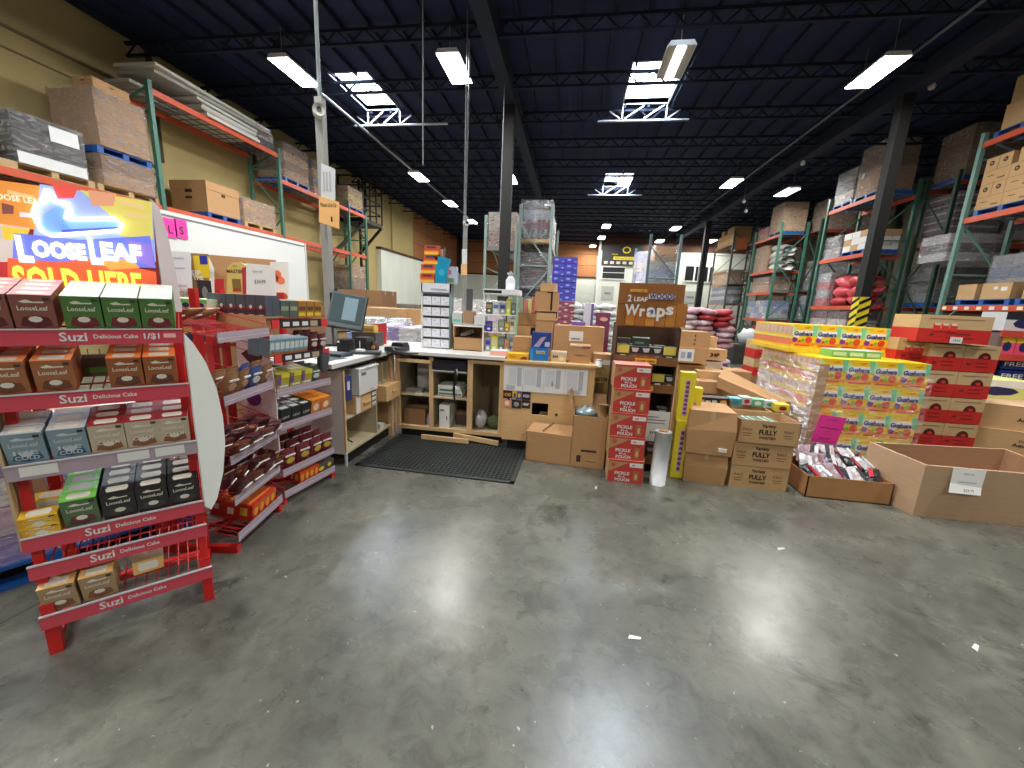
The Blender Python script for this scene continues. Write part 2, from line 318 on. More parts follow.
# ---------------------------------------------------------------- ceiling fixtures
GLOW = M((255, 255, 250), .5, 'emit', LAMP_GLOW, name='lit_lamp_cover'); HOUS = M((225, 225, 230), .4)
def make_fixture():
    t = thing('ceiling_light', 'x', 'ceiling light'); p = P()
    p.poly([(-.24, .02), (.24, .02), (.19, .1), (-.19, .1)], -.55, .55, HOUS); p.done('housing', t)
    P().box((-.22, -.53, .005), (.22, .53, .02), GLOW).done('diffuser', t)
    q = P(); q.tube([(0, -.4, .1), (0, -.4, .69)], .006, GRY, 5); q.tube([(0, .4, .1), (0, .4, .69)], .006, GRY, 5); q.done('hanger', t)
    return t
FX = proto(make_fixture(), 'ceiling light'); ZL = 6.3
def fixture(x, y, label, w=LAMP_W):
    FX.put(Matrix.Translation((x, y, ZL)), label); ld = bpy.data.lights.new('fixture_lamp', 'AREA'); ld.shape = 'RECTANGLE'; ld.size = .44; ld.size_y = 1.06; ld.energy = w; ld.color = (1.0, .975, .92)
    lo = bpy.data.objects.new('fixture_lamp', ld); COL.objects.link(lo); lo.location = (x, y, ZL - .01)
FXS = [(-6.4, 8.9, 'lit strip fixture highest on the left, beside the left skylight'), (-2.8, 9.0, 'lit ceiling fixture nearest, between the left skylight and the centre column'), (5.55, 9.7, 'lit ceiling fixture alone on the upper right'),
       (-6.4, 16.0, 'lit fixture on the left conduit, nearest of the three strung along it'), (-6.4, 20.1, 'lit fixture on the left conduit, middle of the three'), (-6.4, 24.3, 'lit fixture on the left conduit, farthest of the three'),
       (-2.8, 16.3, 'small lit fixture half hidden behind the centre column'), (1.6, 16.6, 'lit fixture beside the distant centre skylight'), (5.5, 16.8, 'lit fixture halfway back, left of the one over the racks'), (7.95, 17.9, 'lit fixture just above the right rack cartons'),
       (1.6, 25.1, 'lit fixture upper of three over the banner'), (1.6, 29.0, 'lit fixture lower of three over the banner'), (5.6, 25.4, 'lit fixture above the far blue rack'), (5.65, 29.9, 'lit fixture just behind the far blue rack posts'), (8.9, 29.5, 'lit fixture at the top of the farthest column'), (1.2, 33.0, 'tiny lit fixture touching the brown back wall')]
for x, y, l in FXS: fixture(x, y, l)
# fixture whose diffuser is only lit along the middle
t = thing('ceiling_light', 'hanging fixture with grey louvres and one bright centre strip', 'ceiling light', X3((1.62, 9.1, ZL), 0, 0))
p = P(); p.poly([(-.26, .02), (.26, .02), (.2, .1), (-.2, .1)], -.55, .55, HOUS); p.done('housing', t)
P().box((-.24, -.53, .008), (.24, .53, .02), M((170, 162, 148), .5)).done('louvre', t); P().box((-.08, -.53, -.002), (.08, .53, .008), GLOW).done('tube_lamp', t)
q = P(); q.tube([(0, -.45, .1), (-.02, -.45, .4), (0, -.45, .69)], .006, WHT, 5); q.done('hanger', t)
for x, y in ((-6.4, 1.8), (-2.8, 2.2), (1.6, 3.2), (5.6, 2.4), (-2.8, -4.5), (2.6, -4.5)):
    ld = bpy.data.lights.new('fixture_lamp', 'AREA'); ld.shape = 'RECTANGLE'; ld.size = .44; ld.size_y = 1.06; ld.energy = LAMP_W; ld.color = (1.0, .975, .92)
    lo = bpy.data.objects.new('fixture_lamp', ld); COL.objects.link(lo); lo.location = (x, y, ZL - .01); FX.put(Matrix.Translation((x, y, ZL)), {(-6.4, 1.8): 'lit ceiling fixture overhead on the left, before the frame', (-2.8, 2.2): 'lit ceiling fixture overhead above the red displays', (1.6, 3.2): 'lit ceiling fixture overhead above the open floor', (5.6, 2.4): 'lit ceiling fixture overhead on the right', (-2.8, -4.5): 'lit ceiling fixture behind the viewer, left one', (2.6, -4.5): 'lit ceiling fixture behind the viewer, right one'}[(x, y)])
# conduits under the roof
CND = M((150, 152, 150), .45, 'steel')
a = at(338, 112, 11.0); p = P(); p.tube([(-6.5, 9.0, 6.42), (-6.45, 26, 6.42)], .035, CND, 8); tag(p.done('conduit'), 'grey conduit running away under the roof on the left', 'conduit')
p = P(); p.tube([(5.9, 8.0, 6.45), (5.9, 30, 6.45)], .03, M((70, 76, 86), .5), 8); tag(p.done('conduit'), 'dark conduit running away under the roof on the right', 'conduit')
for i, (x, y, Y) in enumerate([(932, 86, 11), (803, 163, 15), (744, 201, 19), (746, 211, 20)]):
    c = at(x, y, Y); p = P(); p.lathe([(.01, -.08), (.055, -.06), (.07, 0), (.045, .05), (.02, .09)], WHT); p.tube([(0, 0, .09), (0, 0, 7.0 - c.z)], .008, GRY, 5)
    tag(p.done('ceiling_dome', None, c), ['white round bulb hanging alone in the dark upper right', 'small white dome right of the halfway fixtures', 'tiny white dome above the right rack cartons, upper one', 'tiny white dome above the right rack cartons, lower one'][i], 'ceiling dome')
# thin hanging cables
for i, (x, y0, y1, Y) in enumerate([(425, 0, 165, 7.0), (467, 80, 215, 8.4), (504, 105, 215, 10.0)]):
    a = at(x, max(y0, 5), Y); b2 = at({425: 423, 467: 464, 504: 500}[x], y1, Y); a.z = 7.0; a.x = b2.x
    tag(P().tube([b2, a], .012, GRY, 5).done('hanging_cable'), ['thin cable dropping left of the nearest fixture', 'thin cable dropping to the far register pole', 'thin cable dropping beside the centre column'][i], 'cable')
# ================================================================ pallet racks and loads
def rack(name, label, X, frames, dep, levels, grn=GRN, btop=6.0, beam=ORG, along='Y', bh=.12, tops=None, group=None):
    """frames: positions along the face; levels: per bay list of beam-top heights; dep signed depth behind the face; built in world axes"""
    t = thing(name, label, 'pallet rack', (X, frames[0], 0) if along == 'Y' else (frames[0], X, 0), group)
    def V(a, d, z): return (d, a - frames[0], z) if along == 'Y' else (a - frames[0], d, z)
    s = 1 if dep > 0 else -1
    for i, a in enumerate(frames):
        tp = (tops[i] if tops else btop)
        for d in (0, dep):
            p = P(); p.bar(V(a, d, 0), V(a, d, tp), .085, grn); u_ = Vector(V(a, d, 0)); p.box((u_.x - .07, u_.y - .07, 0), (u_.x + .07, u_.y + .07, .012), grn); p.done('upright', t)
        p = P(); z = .2; k = 0
        while z < tp - .5:
            p.bar(V(a, 0, z), V(a, dep, z), .035, grn); z2 = min(z + 1.15, tp - .1); p.bar(V(a, 0 if k % 2 else dep, z + .03), V(a, dep if k % 2 else 0, z2), .035, grn); z += 1.25; k += 1
        p.done('brace', t)
    for i, lv in enumerate(levels):
        for z in lv:
            for d in (0, dep):
                p = P(); q = Vector(V(frames[i] + .04, d, z - bh / 2)); r = Vector(V(frames[i + 1] - .04, d, z - bh / 2)); p.bar(q, r, .05, beam, bh)
                p.done('beam', t)
            p = P()
            n = 14; a0, a1 = frames[i] + .06, frames[i + 1] - .06
            for k in range(n): a = a0 + (a1 - a0) * k / (n - 1); p.bar(V(a, s * .03, z - .015), V(a, dep - s * .03, z - .015), .018, GRY)
            for k in range(1, 4): p.bar(V(a0, dep * k / 4, z - .015), V(a1, dep * k / 4, z - .015), .02, GRY)
            p.done('wire_deck', t)
    return t
def pallet_mesh(mat, w, d):
    p = P()
    for k in range(3): x = -w / 2 + (w - .1) * k / 2; p.box((x, -d / 2, .02), (x + .1, d / 2, .11), mat)
    for k in range(5): y = -d / 2 + (d - .1) * k / 4; p.box((-w / 2, y, .11), (w / 2, y + .1, .13), mat)
    for k in range(3): y = -d / 2 + (d - .1) * k / 2; p.box((-w / 2, y, 0), (w / 2, y + .1, .02), mat)
    return p.done('pallet')
_PAL = {}
def pallet(kind, X, label, w=1.15, d=.95):
    key = (kind, w, d)
    if key not in _PAL: _PAL[key] = proto(pallet_mesh({'blue': PBLUE, 'wood': PWOOD, 'dark': M((60, 64, 70), .6)}[kind], w, d), 'pallet')
    return _PAL[key].put(X, label)
def carton_mesh(w, d, h, mat, mark=None, top=True, tape=True, name='carton', sub=None, hole=False):
    """cardboard box standing on z=0, centred in x, front at y=0, going back to y=d"""
    p = P(); p.box((-w / 2, 0, 0), (w / 2, d, h), mat)
    if tape:
        p.box((-w / 2 - .001, d / 2 - .025, h * .82), (w / 2 + .001, d / 2 + .025, h + .001), TAPE)
    p.box((-w / 2 - .0008, -.0008, h - .006), (w / 2 + .0008, d + .0008, h - .003), SEAM)
    if hole:
        for sx in (-1, 1): p.box((sx * w / 2 - .002, d * .4, h * .62), (sx * w / 2 + .002, d * .6, h * .72), INK)
        p.box((-.06 * w, -.002, h * .6), (.06 * w, 0, h * .7), INK)
    if mark: p.text(mark, (0, -.002, h * .5), w * .5, INK, min(h * .2, w * .14), .01)
    if sub: p.text(sub, (0, -.002, h * .24), w * .35, INK, h * .07)
    return p
def load(name, label, X, w, d, h, nx, ny, nz, mats, wrap=FILM, jitter=.02, gap=.008, cat='wrapped load', top=None, slip=None, crumple=.012, banding=False):
    """a stretch wrapped pallet load: cartons or cases as parts under one film; origin at the centre of its base"""
    t = thing(name, label, cat, X); rnd = random.Random(label); cw, cd, chh = w / nx, d / ny, h / nz
    meshes = {}
    for k in range(nz):
        for i in range(nx):
            for j in range(ny):
                if 0 < i < nx - 1 and 0 < j < ny - 1 and k < nz - 1: continue
                if top and k == nz - 1 and (i + j) % 2 == 0 and rnd.random() < top: continue
                mt = mats[(k + (i if len(mats) > 2 else 0)) % len(mats)]
                if mt not in meshes:
                    q = P(); q.box((-cw / 2 + gap / 2, -cd / 2 + gap / 2, 0), (cw / 2 - gap / 2, cd / 2 - gap / 2, chh - gap), mt)
                    if banding:
                        for sg in (-1, 1):
                            q.box((-cw / 2 + gap / 2 - .002, -cd / 2 + gap / 2 - .002, chh * .38), (cw / 2 - gap / 2 + .002, cd / 2 - gap / 2 + .002, chh * .62), banding)
                    else: q.box((-cw / 2 + gap / 2 - .001, -.025, chh * .7), (cw / 2 - gap / 2 + .001, .025, chh - gap + .001), TAPE)
                    o = q.done('carton' if not banding else 'case', t); meshes[mt] = o
                else: o = meshes[mt].copy(); COL.objects.link(o); o.parent = t
                o.location = (-w / 2 + cw * (i + .5) + rnd.uniform(-1, 1) * jitter * .3, -d / 2 + cd * (j + .5) + rnd.uniform(-1, 1) * jitter * .3, chh * k)
    if wrap:
        q = P(); n = 5; e = .012; vs = []; fs = []; m_ = 7
        ring = []
        for s_ in range(4):
            for k in range(n):
                f = k / n; ring.append([(-w / 2 - e + (w + 2 * e) * f, -d / 2 - e), (w / 2 + e, -d / 2 - e + (d + 2 * e) * f), (w / 2 + e - (w + 2 * e) * f, d / 2 + e), (-w / 2 - e, d / 2 + e - (d + 2 * e) * f)][s_])
        for j in range(m_ + 1):
            for (x, y) in ring: vs.append((x * (1 + rnd.random() * crumple), y * (1 + rnd.random() * crumple), (h + .01) * j / m_))
        N = len(ring)
        for j in range(m_): fs += [(j * N + k, j * N + (k + 1) % N, (j + 1) * N + (k + 1) % N, (j + 1) * N + k) for k in range(N)]
        q.add(vs, fs, wrap, None, True); q.done('stretch_wrap', t)
    if slip:
        x0, z0, x1, z1 = slip; q = P(); q.box((x0, -d / 2 - .03, z0), (x1, -d / 2 - .025, z1), PAPER); q.done('packing_slip', t)
    return t
def RY(x, y, z, rz=0): return X3((x, y, z), rz)
CASEM = M((84, 72, 78), .5, 'bundle'); CASEP = M((120, 96, 112), .5); CASEW = M((186, 180, 186), .5); SILV = M((146, 150, 156), .35, 'bundle'); BLUM = M((96, 118, 150), .5, 'bundle'); MARO = M((110, 52, 66), .5, 'bundle'); GRAYB = M((120, 116, 112), .6, 'bundle'); LPK = M((214, 196, 206), .5, 'bundle'); WB = M((206, 204, 200), .6, 'bundle'); REDB = M((176, 52, 58), .5, 'bundle')
# ---- left rack row (loads face +x: rotate 90)
LX = -9.0; LF = [4.0, 7.85, 11.5, 15.2, 16.6]; lo_z, up1, up2 = 3.32, 5.62, 4.95
rack('pallet_rack', 'left wall rack bays with orange beams above the white partition', LX, [.4, 4.1, 7.85, 11.5, 15.2, 16.5], -.95, [[lo_z], [lo_z], [lo_z, up1], [lo_z, up2], [1.75, lo_z, up2]], tops=[3.6, 3.6, 5.75, 5.78, 5.2, 5.1])
lx = LX - .5
pallet('wood', RY(lx, 4.9, lo_z, 90), 'wooden pallet at the far left under a low grey wrapped load')
load('wrapped_load', 'low wrapped load cut by the left edge, white slip on its face', RY(lx, 4.9, lo_z + .13, 90), .9, .95, .42, 2, 2, 2, [GRAYB], slip=(-.1, .18, .25, .38))
pallet('wood', RY(lx, 6.05, lo_z, 90), 'wooden pallet under the black and silver wrapped block')
t = load('wrapped_load', 'black topped silver wrapped block with a loose white sheet', RY(lx, 6.05, lo_z + .13, 90), .95, .95, .78, 2, 2, 3, [M((44, 40, 40), .5, 'bundle'), M((66, 60, 56), .5, 'bundle')], slip=(.0, .48, .4, .72))
q = P(); q.box((-.46, -.5, 0), (.46, -.49, .18), WHT); q.done('foam_sheet', t)
pallet('wood', RY(lx, 7.25, lo_z, 90), 'wooden pallet below the double stacked carton loads on the left')
load('wrapped_load', 'lower wrapped carton load beneath a blue pallet on the left rack', RY(lx, 7.25, lo_z + .13, 90), .95, 1.0, .55, 2, 2, 2, [CARD, CARD3], slip=None)
pallet('blue', RY(lx, 7.25, lo_z + .69, 90), 'blue pallet between two stacked carton loads on the left', .98, .95)
load('wrapped_load', 'upper wrapped carton load with handle holes, topmost on the left', RY(lx, 7.25, lo_z + .83, 90), .9, 1.0, .98, 2, 2, 2, [CARD])
c = carton_mesh(.62, .45, .2, CARD, hole=True).done('carton', None, RY(lx + .42, 7.2, lo_z + 1.82, 90)); tag(c, 'flat carton lying on top of the upper wrapped load on the left', 'carton')
# bay above the partition
pallet('blue', RY(lx, 9.45, lo_z, 90), 'blue pallet under the big brown bulk box', .98, .95)
q = carton_mesh(.95, 1.0, .72, CARD, hole=True, tape=False); q.box((-.485, -.012, .52), (.485, 1.01, .72), CARD); q.box((-.477, .42, .3), (-.474, .6, .36), INK); t = q.done('bulk_box', None, RY(LX - .02, 9.45, lo_z + .13, 90)); tag(t, 'big brown lidded bulk box with a dark handle slot, left rack', 'bulk box')
pallet('wood', RY(lx, 10.65, lo_z, 90), 'wooden pallet under flat wrapped cartons right of the bulk box')
load('wrapped_load', 'flat cartons under film right of the brown bulk box', RY(lx, 10.65, lo_z + .13, 90), 1.15, .95, .62, 2, 2, 4, [CARD2, CARD])
# foam panels on top
FOAM = M((206, 204, 196), .7); FOAM2 = M((170, 168, 160), .7)
panels = [(8.4, 2.3, .0, -.45, FOAM), (9.7, 1.7, .0, -.4, FOAM), (9.65, 1.7, .12, -.4, FOAM2), (9.7, 1.75, .2, -.45, FOAM), (9.75, 1.7, .3, -.45, FOAM2), (9.6, 2.9, .5, -.35, FOAM)]
hs = [.05, .06, .06, .08, .06, .06]; zz = up1
for i, (y, L_, dz, dx, mt) in enumerate([(9.9, 1.6, 0, -.4, FOAM), (9.8, 1.75, 0, -.42, FOAM2), (9.85, 1.6, 0, -.45, FOAM), (9.75, 1.8, 0, -.4, FOAM), (9.5, 3.1, 0, -.35, FOAM2), (9.45, 3.2, 0, -.3, FOAM)]):
    p = P(); th = [.07, .05, .08, .06, .07, .06][i]; p.box((-.5, -L_ / 2, 0), (.5, L_ / 2, th), mt); p.box((-.48, -L_ / 2 + .02, th), (.48, L_ / 2 - .02, th + .008), FOAM2)
    o = p.done('foam_board', None, X3((LX + dx, y, zz), [0, 2, -1, 1, -2, 1][i])); zz += th + .012
    tag(o, 'white foam board in the pile on the left rack, ' + ['bottom one', 'second from bottom', 'third from bottom', 'fourth from bottom', 'wide one under the top', 'wide topmost one'][i], 'foam board')
p = P(); p.box((-.3, -1.0, 0), (.3, 1.0, .06), FOAM2); tag(p.done('foam_board', None, X3((LX - .62, 8.75, zz - .4), 0, 0, 0)), 'narrow grey board jutting left from the foam board pile', 'foam board')
load('wrapped_load', 'dark wrapped bundle at the right end of the top left beam', RY(lx, 11.1, up1, 90), .6, .9, .45, 1, 2, 2, [M((60, 60, 66), .5, 'bundle'), WB])
# second bay
pallet('blue', RY(lx, 12.35, up2, 90), 'blue pallet on the upper level past the foam boards')
load('wrapped_load', 'stacked brown cartons under film on the upper left level', RY(lx, 12.35, up2 + .13, 90), 1.1, .95, 1.0, 2, 2, 4, [CARD, CARD3])
load('wrapped_load', 'pale wrapped cartons behind the register pole, upper left level', RY(lx, 13.75, up2, 90), 1.2, .95, 1.1, 2, 2, 4, [CARD2, GRAYB])
pallet('blue', RY(lx, 15.85, up2, 90), 'blue pallet at the far end of the upper left level', 1.1, .95)
load('wrapped_load', 'brown and yellow cartons at the far end of the upper left level', RY(lx, 15.85, up2 + .13, 90), 1.1, .9, .75, 2, 2, 3, [CARD, M((190, 170, 90), .7)])
pallet('dark', RY(lx, 15.85, 1.75, 90), 'dark pallet inside the far left rack under leaning cartons', 1.1, .9)
load('wrapped_load', 'brown cartons and a white sack under the far left beam', RY(lx, 15.85, 1.88, 90), 1.1, .9, .95, 2, 2, 2, [CARD3, CARD])
# caged ladder and stair platform on the left wall
t = thing('caged_ladder', 'black caged ladder and platform fixed to the yellow left wall', 'ladder', (-9.5, 17.2, 0)); B_ = M((12, 12, 12), .6)
p = P()
for y in (-.25, .25): p.bar((0, y, 0), (0, y, 6.5), .09, B_)
p.done('rail', t); p = P()
for k in range(21): p.bar((0, -.25, .25 + .3 * k), (0, .25, .25 + .3 * k), .05, B_)
p.done('rung', t); p = P(); p.box((-.75, -.6, 4.75), (.35, 1.1, 4.92), B_)
p.done('platform', t); p = P()
for (x, y) in ((.35, -.6), (.35, .0), (.35, .55), (.35, 1.1), (-.75, 1.1), (-.75, -.6)): p.bar((x, y, 4.9), (x, y, 6.6), .05, B_)
for z in (5.3, 5.75, 6.2, 6.58): p.bar((.35, -.6, z), (.35, 1.1, z), .05, B_); p.bar((-.75, 1.1, z), (.35, 1.1, z), .05, B_); p.bar((-.75, -.6, z), (.35, -.6, z), .05, B_)
p.done('guard_rail', t); p = P(); p.bar((.35, 1.0, 4.75), (-.75, 1.0, 3.6), .1, B_); p.done('bracket', t); p = P(); p.bar((.3, -.4, 4.75), (-.5, -1.6, 3.3), .1, B_)
p.done('bracket', t)
# ---- right racks: face on +8.8 looking at the main aisle
RX = 8.8
rack('pallet_rack', 'nearest right rack, pale green front post, three loaded levels', RX, [4.1, 7.55, 11.1], 1.0, [[1.5, 1.98, 3.95, 5.55], [1.5, 1.98, 3.95, 5.55]], tops=[6, 6, 5.75], grn=M((110, 150, 140), .5, 'steel'))
rx = RX + .5
def rl(y, z): return RY(rx, y, z, -90)
pallet('blue', rl(10.35, 5.55), 'blue pallet on the top level of the nearest right rack'); pallet('blue', rl(8.9, 5.55), 'blue pallet at the top right corner, cut by the frame')
pr = proto(carton_mesh(.56, .48, .5, CARD2).done('carton'), 'carton')
gx = RX + .05
for k, (y, z, l) in enumerate([(10.55, 0, 'leftmost in the lower row'), (9.95, 0, 'second from left in the lower row'), (9.2, 0, 'third from left in the lower row'), (10.5, .5, 'leftmost in the upper row'), (9.85, .5, 'second from left in the upper row'), (9.2, .5, 'right end of the upper row')]):
    pr.put(RY(gx, y, 5.68 + z, -90 + [0, 2, 0, -3, 1, 2][k]), 'tan carton on top of the nearest right rack, ' + l)
for k in range(3):
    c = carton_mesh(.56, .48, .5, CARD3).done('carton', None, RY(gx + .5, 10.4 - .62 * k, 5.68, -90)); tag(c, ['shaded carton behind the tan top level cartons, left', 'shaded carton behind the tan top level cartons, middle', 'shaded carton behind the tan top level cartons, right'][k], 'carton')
# printed wine cartons on the middle level
pallet('blue', rl(10.35, 3.95), 'blue pallet under the printed cartons with dark dots'); pallet('blue', rl(9.1, 3.95), 'blue pallet under the right end of the dotted cartons')
def dotcarton(w_):
    q = P(); h_ = .27; q.box((-w_ / 2, 0, 0), (w_ / 2, .4, h_), CARD2); q.box((-w_ / 2 - .001, -.001, h_ - .012), (w_ / 2 + .001, .401, h_ - .006), SEAM)
    if w_ < .4: q.oval(0, h_ * .55, .05, .05, -.004, 0, INK, 10); q.box((-.02, -.006, h_ * .5), (.02, -.003, h_ * .6), CARD2)
    else: q.box((-.18, -.003, h_ * .55), (-.04, 0, h_ * .6), INK); q.box((.05, -.003, .06), (.2, 0, .08), INK)
    return proto(q.done('carton'), 'carton')
dcS, dcL = dotcarton(.27), dotcarton(.56)
rows = [[('S', 0), ('S', .0), ('L', 0), ('S', 0), ('S', 0)], [('S', 0), ('S', 0), ('L', 0), ('L', 0)], [('L', 0), ('S', 0), ('S', 0), ('L', 0)], [('S', 0), ('S', 0), (None, .1), ('L', 0), ('L', 0)]]
rows = [['L', 'L', 'S', 'S'], ['S', 'S', 'L', 'L'], ['L', 'S', 'S', 'L'], ['S', 'S', None, 'L', 'S']]
for r_, row in enumerate(rows):
    y = 10.95
    for i, k in enumerate(row):
        w_ = .27 if k == 'S' else .56 if k == 'L' else .12
        if k: (dcS if k == 'S' else dcL).put(RY(gx, y - w_ / 2, 4.08 + .27 * r_, -90), '%s printed carton, %s row, number %s from left, dotted stack' % ({'S': 'small square end', 'L': 'long'}[k], lay(r_, 4), ['one', 'two', 'three', 'four', 'five'][i]))
        y -= w_ + .008
load('wrapped_load', 'grey wrapped bottles with a magenta patch behind the dotted cartons', rl(10.2, 4.08) @ Matrix.Translation((0, .35, 0)), 1.2, .35, 1.3, 3, 1, 3, [SILV, GRAYB])
P().box((-.01, 0, 0), (0, .3, .3), M((190, 30, 110), .6)).done('patch', bpy.data.objects[[o.name for o in bpy.data.objects if o.get('label') == 'grey wrapped bottles with a magenta patch behind the dotted cartons'][0]], Matrix.Translation((-.58, -.22, .95)) @ Matrix.Rotation(math.radians(-90), 4, 'Z'))
# lower right: cartons on blue pallet under label strip
pallet('blue', rl(10.2, 1.98), 'blue pallet with a white mark just above the label strip beam'); pallet('blue', rl(8.95, 1.98), 'blue pallet at the right edge above the label strip beam')
for k, (y, w_, l) in enumerate([(10.62, .42, 'plain tan carton left of its row'), (9.98, .6, 'tan carton with two white labels'), (9.2, .5, 'tan carton at the right frame edge')]):
    q = carton_mesh(w_, .5, .34, CARD2)
    if k == 1: q.box((-.05, -.003, .2), (.03, 0, .26), WHT); q.box((.1, -.003, .17), (.22, 0, .25), WHT)
    tag(q.done('carton', None, RY(gx, y, 2.11, -90)), l + ' on the blue pallet, right rack', 'carton')
load('wrapped_load', 'blue grey wrapped bottles behind the row of tan cartons', rl(10.2, 2.11) @ Matrix.Translation((0, .3, 0)), 1.3, .4, 1.0, 3, 1, 4, [BLUM, SILV])
load('wrapped_load', 'pale wrapped cases seen through the nearest right rack', RY(RX + .9, 12.1, 2.6 + .5, 0), 1.2, .8, .65, 2, 1, 3, [CASEW, CASEM])
for z, y0, l in ((1.98, 11.05, 'upper'), (1.55, 11.05, 'lower')):
    pass
p = P(); y = 11.0
for k in range(10): p.box((-.012, -.1 - .27 * k, 0), (0, -.0 - .27 * k, .07), WHT if k % 3 else M((240, 236, 190), .6))
tag(p.done('price_label_strip', None, (RX - .026, 11.0, 1.88)), 'row of white price labels along the lowest orange beam', 'price labels')
# shelf goods at the right edge, under label strip
for k in range(6):
    c = at(984 + 9 * k, 358, 5.6)
def goods(nm, lab, cat, X, w, d, h, col, stripe=None, txt=None, tcol=WHT):
    q = P(); q.box((-w / 2, 0, 0), (w / 2, d, h), M(col, .5))
    if stripe: q.box((-w / 2 - .001, -.001, h * .6), (w / 2 + .001, .001, h), M(stripe, .5)); q.oval(0, h * .4, w * .28, h * .25, -.003, 0, M((40, 40, 90), .5), 8)
    if txt: q.text(txt, (0, -.003, h * .5), w * .8, tcol, h * .4, .01)
    return tag(q.done(nm, None, X), lab, cat)
t = thing('goods_shelf', 'low red shelving at the right edge holding pink and blue packs', 'shelf', (5.05, 5.5, 0))
for z in (.55, .9, 1.22, 1.5):
    q = P(); q.box((0, 0, z - .02), (1.9, .5, z), M((196, 70, 60), .5)); q.box((0, -.012, z - .07), (1.9, 0, z + .005), M((196, 70, 60), .5)); q.done('shelf', t)
for x in (0, 1.86): q = P(); q.box((x, .0, 0), (x + .04, .5, 1.5), M((110, 90, 84), .5)); q.done('post', t)
for k in range(5): goods('snack_pack', 'pink and yellow snack pack on the red edge shelf, ' + nth(k, 5), 'pack', (5.17 + .17 * k, 5.52, 1.22), .16, .3, .24, (225, 80, 120), (240, 205, 60))
for k in range(3):
    for j in range(2): goods('drink_case', '%s blue case with white letters on the lower edge shelf, %s' % (['lower', 'upper'][j], nth(k, 3)), 'case', (5.32 + .3 * k, 5.53, .9 + .145 * j), .28, .3, .13, (28, 44, 110), None, 'FREE')
for k in range(2): goods('drink_carton', ['white and yellow drink pack on the bottom edge shelf, left one', 'white and yellow drink pack on the bottom edge shelf, right one'][k], 'pack', (5.45 + .55 * k, 5.52, .55), .5, .4, .3, (232, 232, 214), (235, 236, 200))
for k in range(3): goods('bottle_case', 'white and black bottle case under the label strip, ' + nth(k, 3), 'case', (5.3 + .42 * k, 5.55, 1.5), .38, .3, .22, (206, 210, 210), (36, 40, 46))
# rack B
rack('pallet_rack', 'second right rack, behind the yellow striped column', RX, [14.1, 16.45], 1.05, [[1.3, 1.98, 3.6, 5.28]], tops=[5.7, 5.7])
def two(y1, y2, z, kind): pass
pallet('blue', rl(15.8, 5.28), 'blue pallet, left one on top of the second right rack', 1.0, .95); pallet('blue', rl(14.7, 5.28), 'blue pallet, right one on top of the second right rack', 1.1, .95)
load('wrapped_load', 'pale wrapped load with white band, top left of the second right rack', rl(15.85, 5.41), .95, .9, 1.05, 2, 2, 3, [WB, GRAYB])
load('wrapped_load', 'tall brown wrapped carton pair beside the dark column', rl(14.75, 5.41), 1.0, .9, 1.45, 1, 2, 2, [CARD, CARD3], slip=(-.3, .55, -.2, .7))
pallet('blue', rl(14.8, 3.6), 'blue pallet under white cartons, middle of the second right rack', 1.1, .95)
load('wrapped_load', 'white and brown small cartons on the second right rack', rl(14.8, 3.73), 1.1, .9, .6, 3, 2, 3, [WHT, CARD2, WHT], wrap=None)
load('wrapped_load', 'grey bottles wrapped in film left of the white cartons', rl(15.9, 3.6), .9, .9, .75, 2, 2, 2, [SILV, M((60, 64, 70), .5, 'bundle')])
def bags(name, label, X, w, d, h, nz, mat, seed, nx=2, cat='bags', wrap=None):
    t = thing(name, label, cat, X); rnd = random.Random(seed)
    for k in range(nz):
        for i in range(nx):
            q = P(); bw, bh = w / nx, h / nz; cx = -w / 2 + bw * (i + .5) + rnd.uniform(-.07, .07); n = 8; m_ = 5; vs = []; tl = rnd.uniform(-.35, .35); mi = rnd.randrange(len(mat)) if len(mat) > 2 else (k + i) % len(mat)
            for a in range(m_ + 1):
                f = a / m_; sc = math.sin(PI * (.12 + .76 * f)) ** .5
                for b in range(n): th = 2 * PI * b / n; vs.append((cx + (f - .5) * bw * 1.02, math.cos(th) * d / 2 * sc, bh * (k + .5) + (f - .5) * bh * tl * 2 + math.sin(th) * bh * .72 * sc + rnd.uniform(-.018, .018)))
            fs = [(a * n + b, a * n + (b + 1) % n, (a + 1) * n + (b + 1) % n, (a + 1) * n + b) for a in range(m_) for b in range(n)] + [tuple(range(n)), tuple(range(m_ * n, m_ * n + n))[::-1]]
            q.add(vs, fs, mat[mi], None, True); q.done('bag', t)
    if wrap: q = P(); q.box((-w / 2 - .02, -d / 2 - .02, 0), (w / 2 + .02, d / 2 + .02, h), wrap); q.done('stretch_wrap', t)
    return t
bags('sack_stack', 'slumped red bags on the second right rack behind the column', rl(14.9, 1.98), 1.5, .95, .95, 3, [M((206, 66, 76), .4), M((190, 56, 66), .4), M((224, 90, 100), .35)], 3)
load('wrapped_load', 'red and grey wrapped tubs left of the slumped red bags', rl(16.0, 1.98), .7, .9, 1.15, 2, 2, 4, [REDB, SILV])
for k, (y, c_) in enumerate([(15.95, [CASEW, MARO]), (14.9, [WB, CASEM])]): load('wrapped_load', ['white and maroon wrapped goods under the red bags, left', 'pale wrapped goods under the red bags, right'][k], rl(y, 1.3), .95, .9, .5, 2, 2, 2, c_)
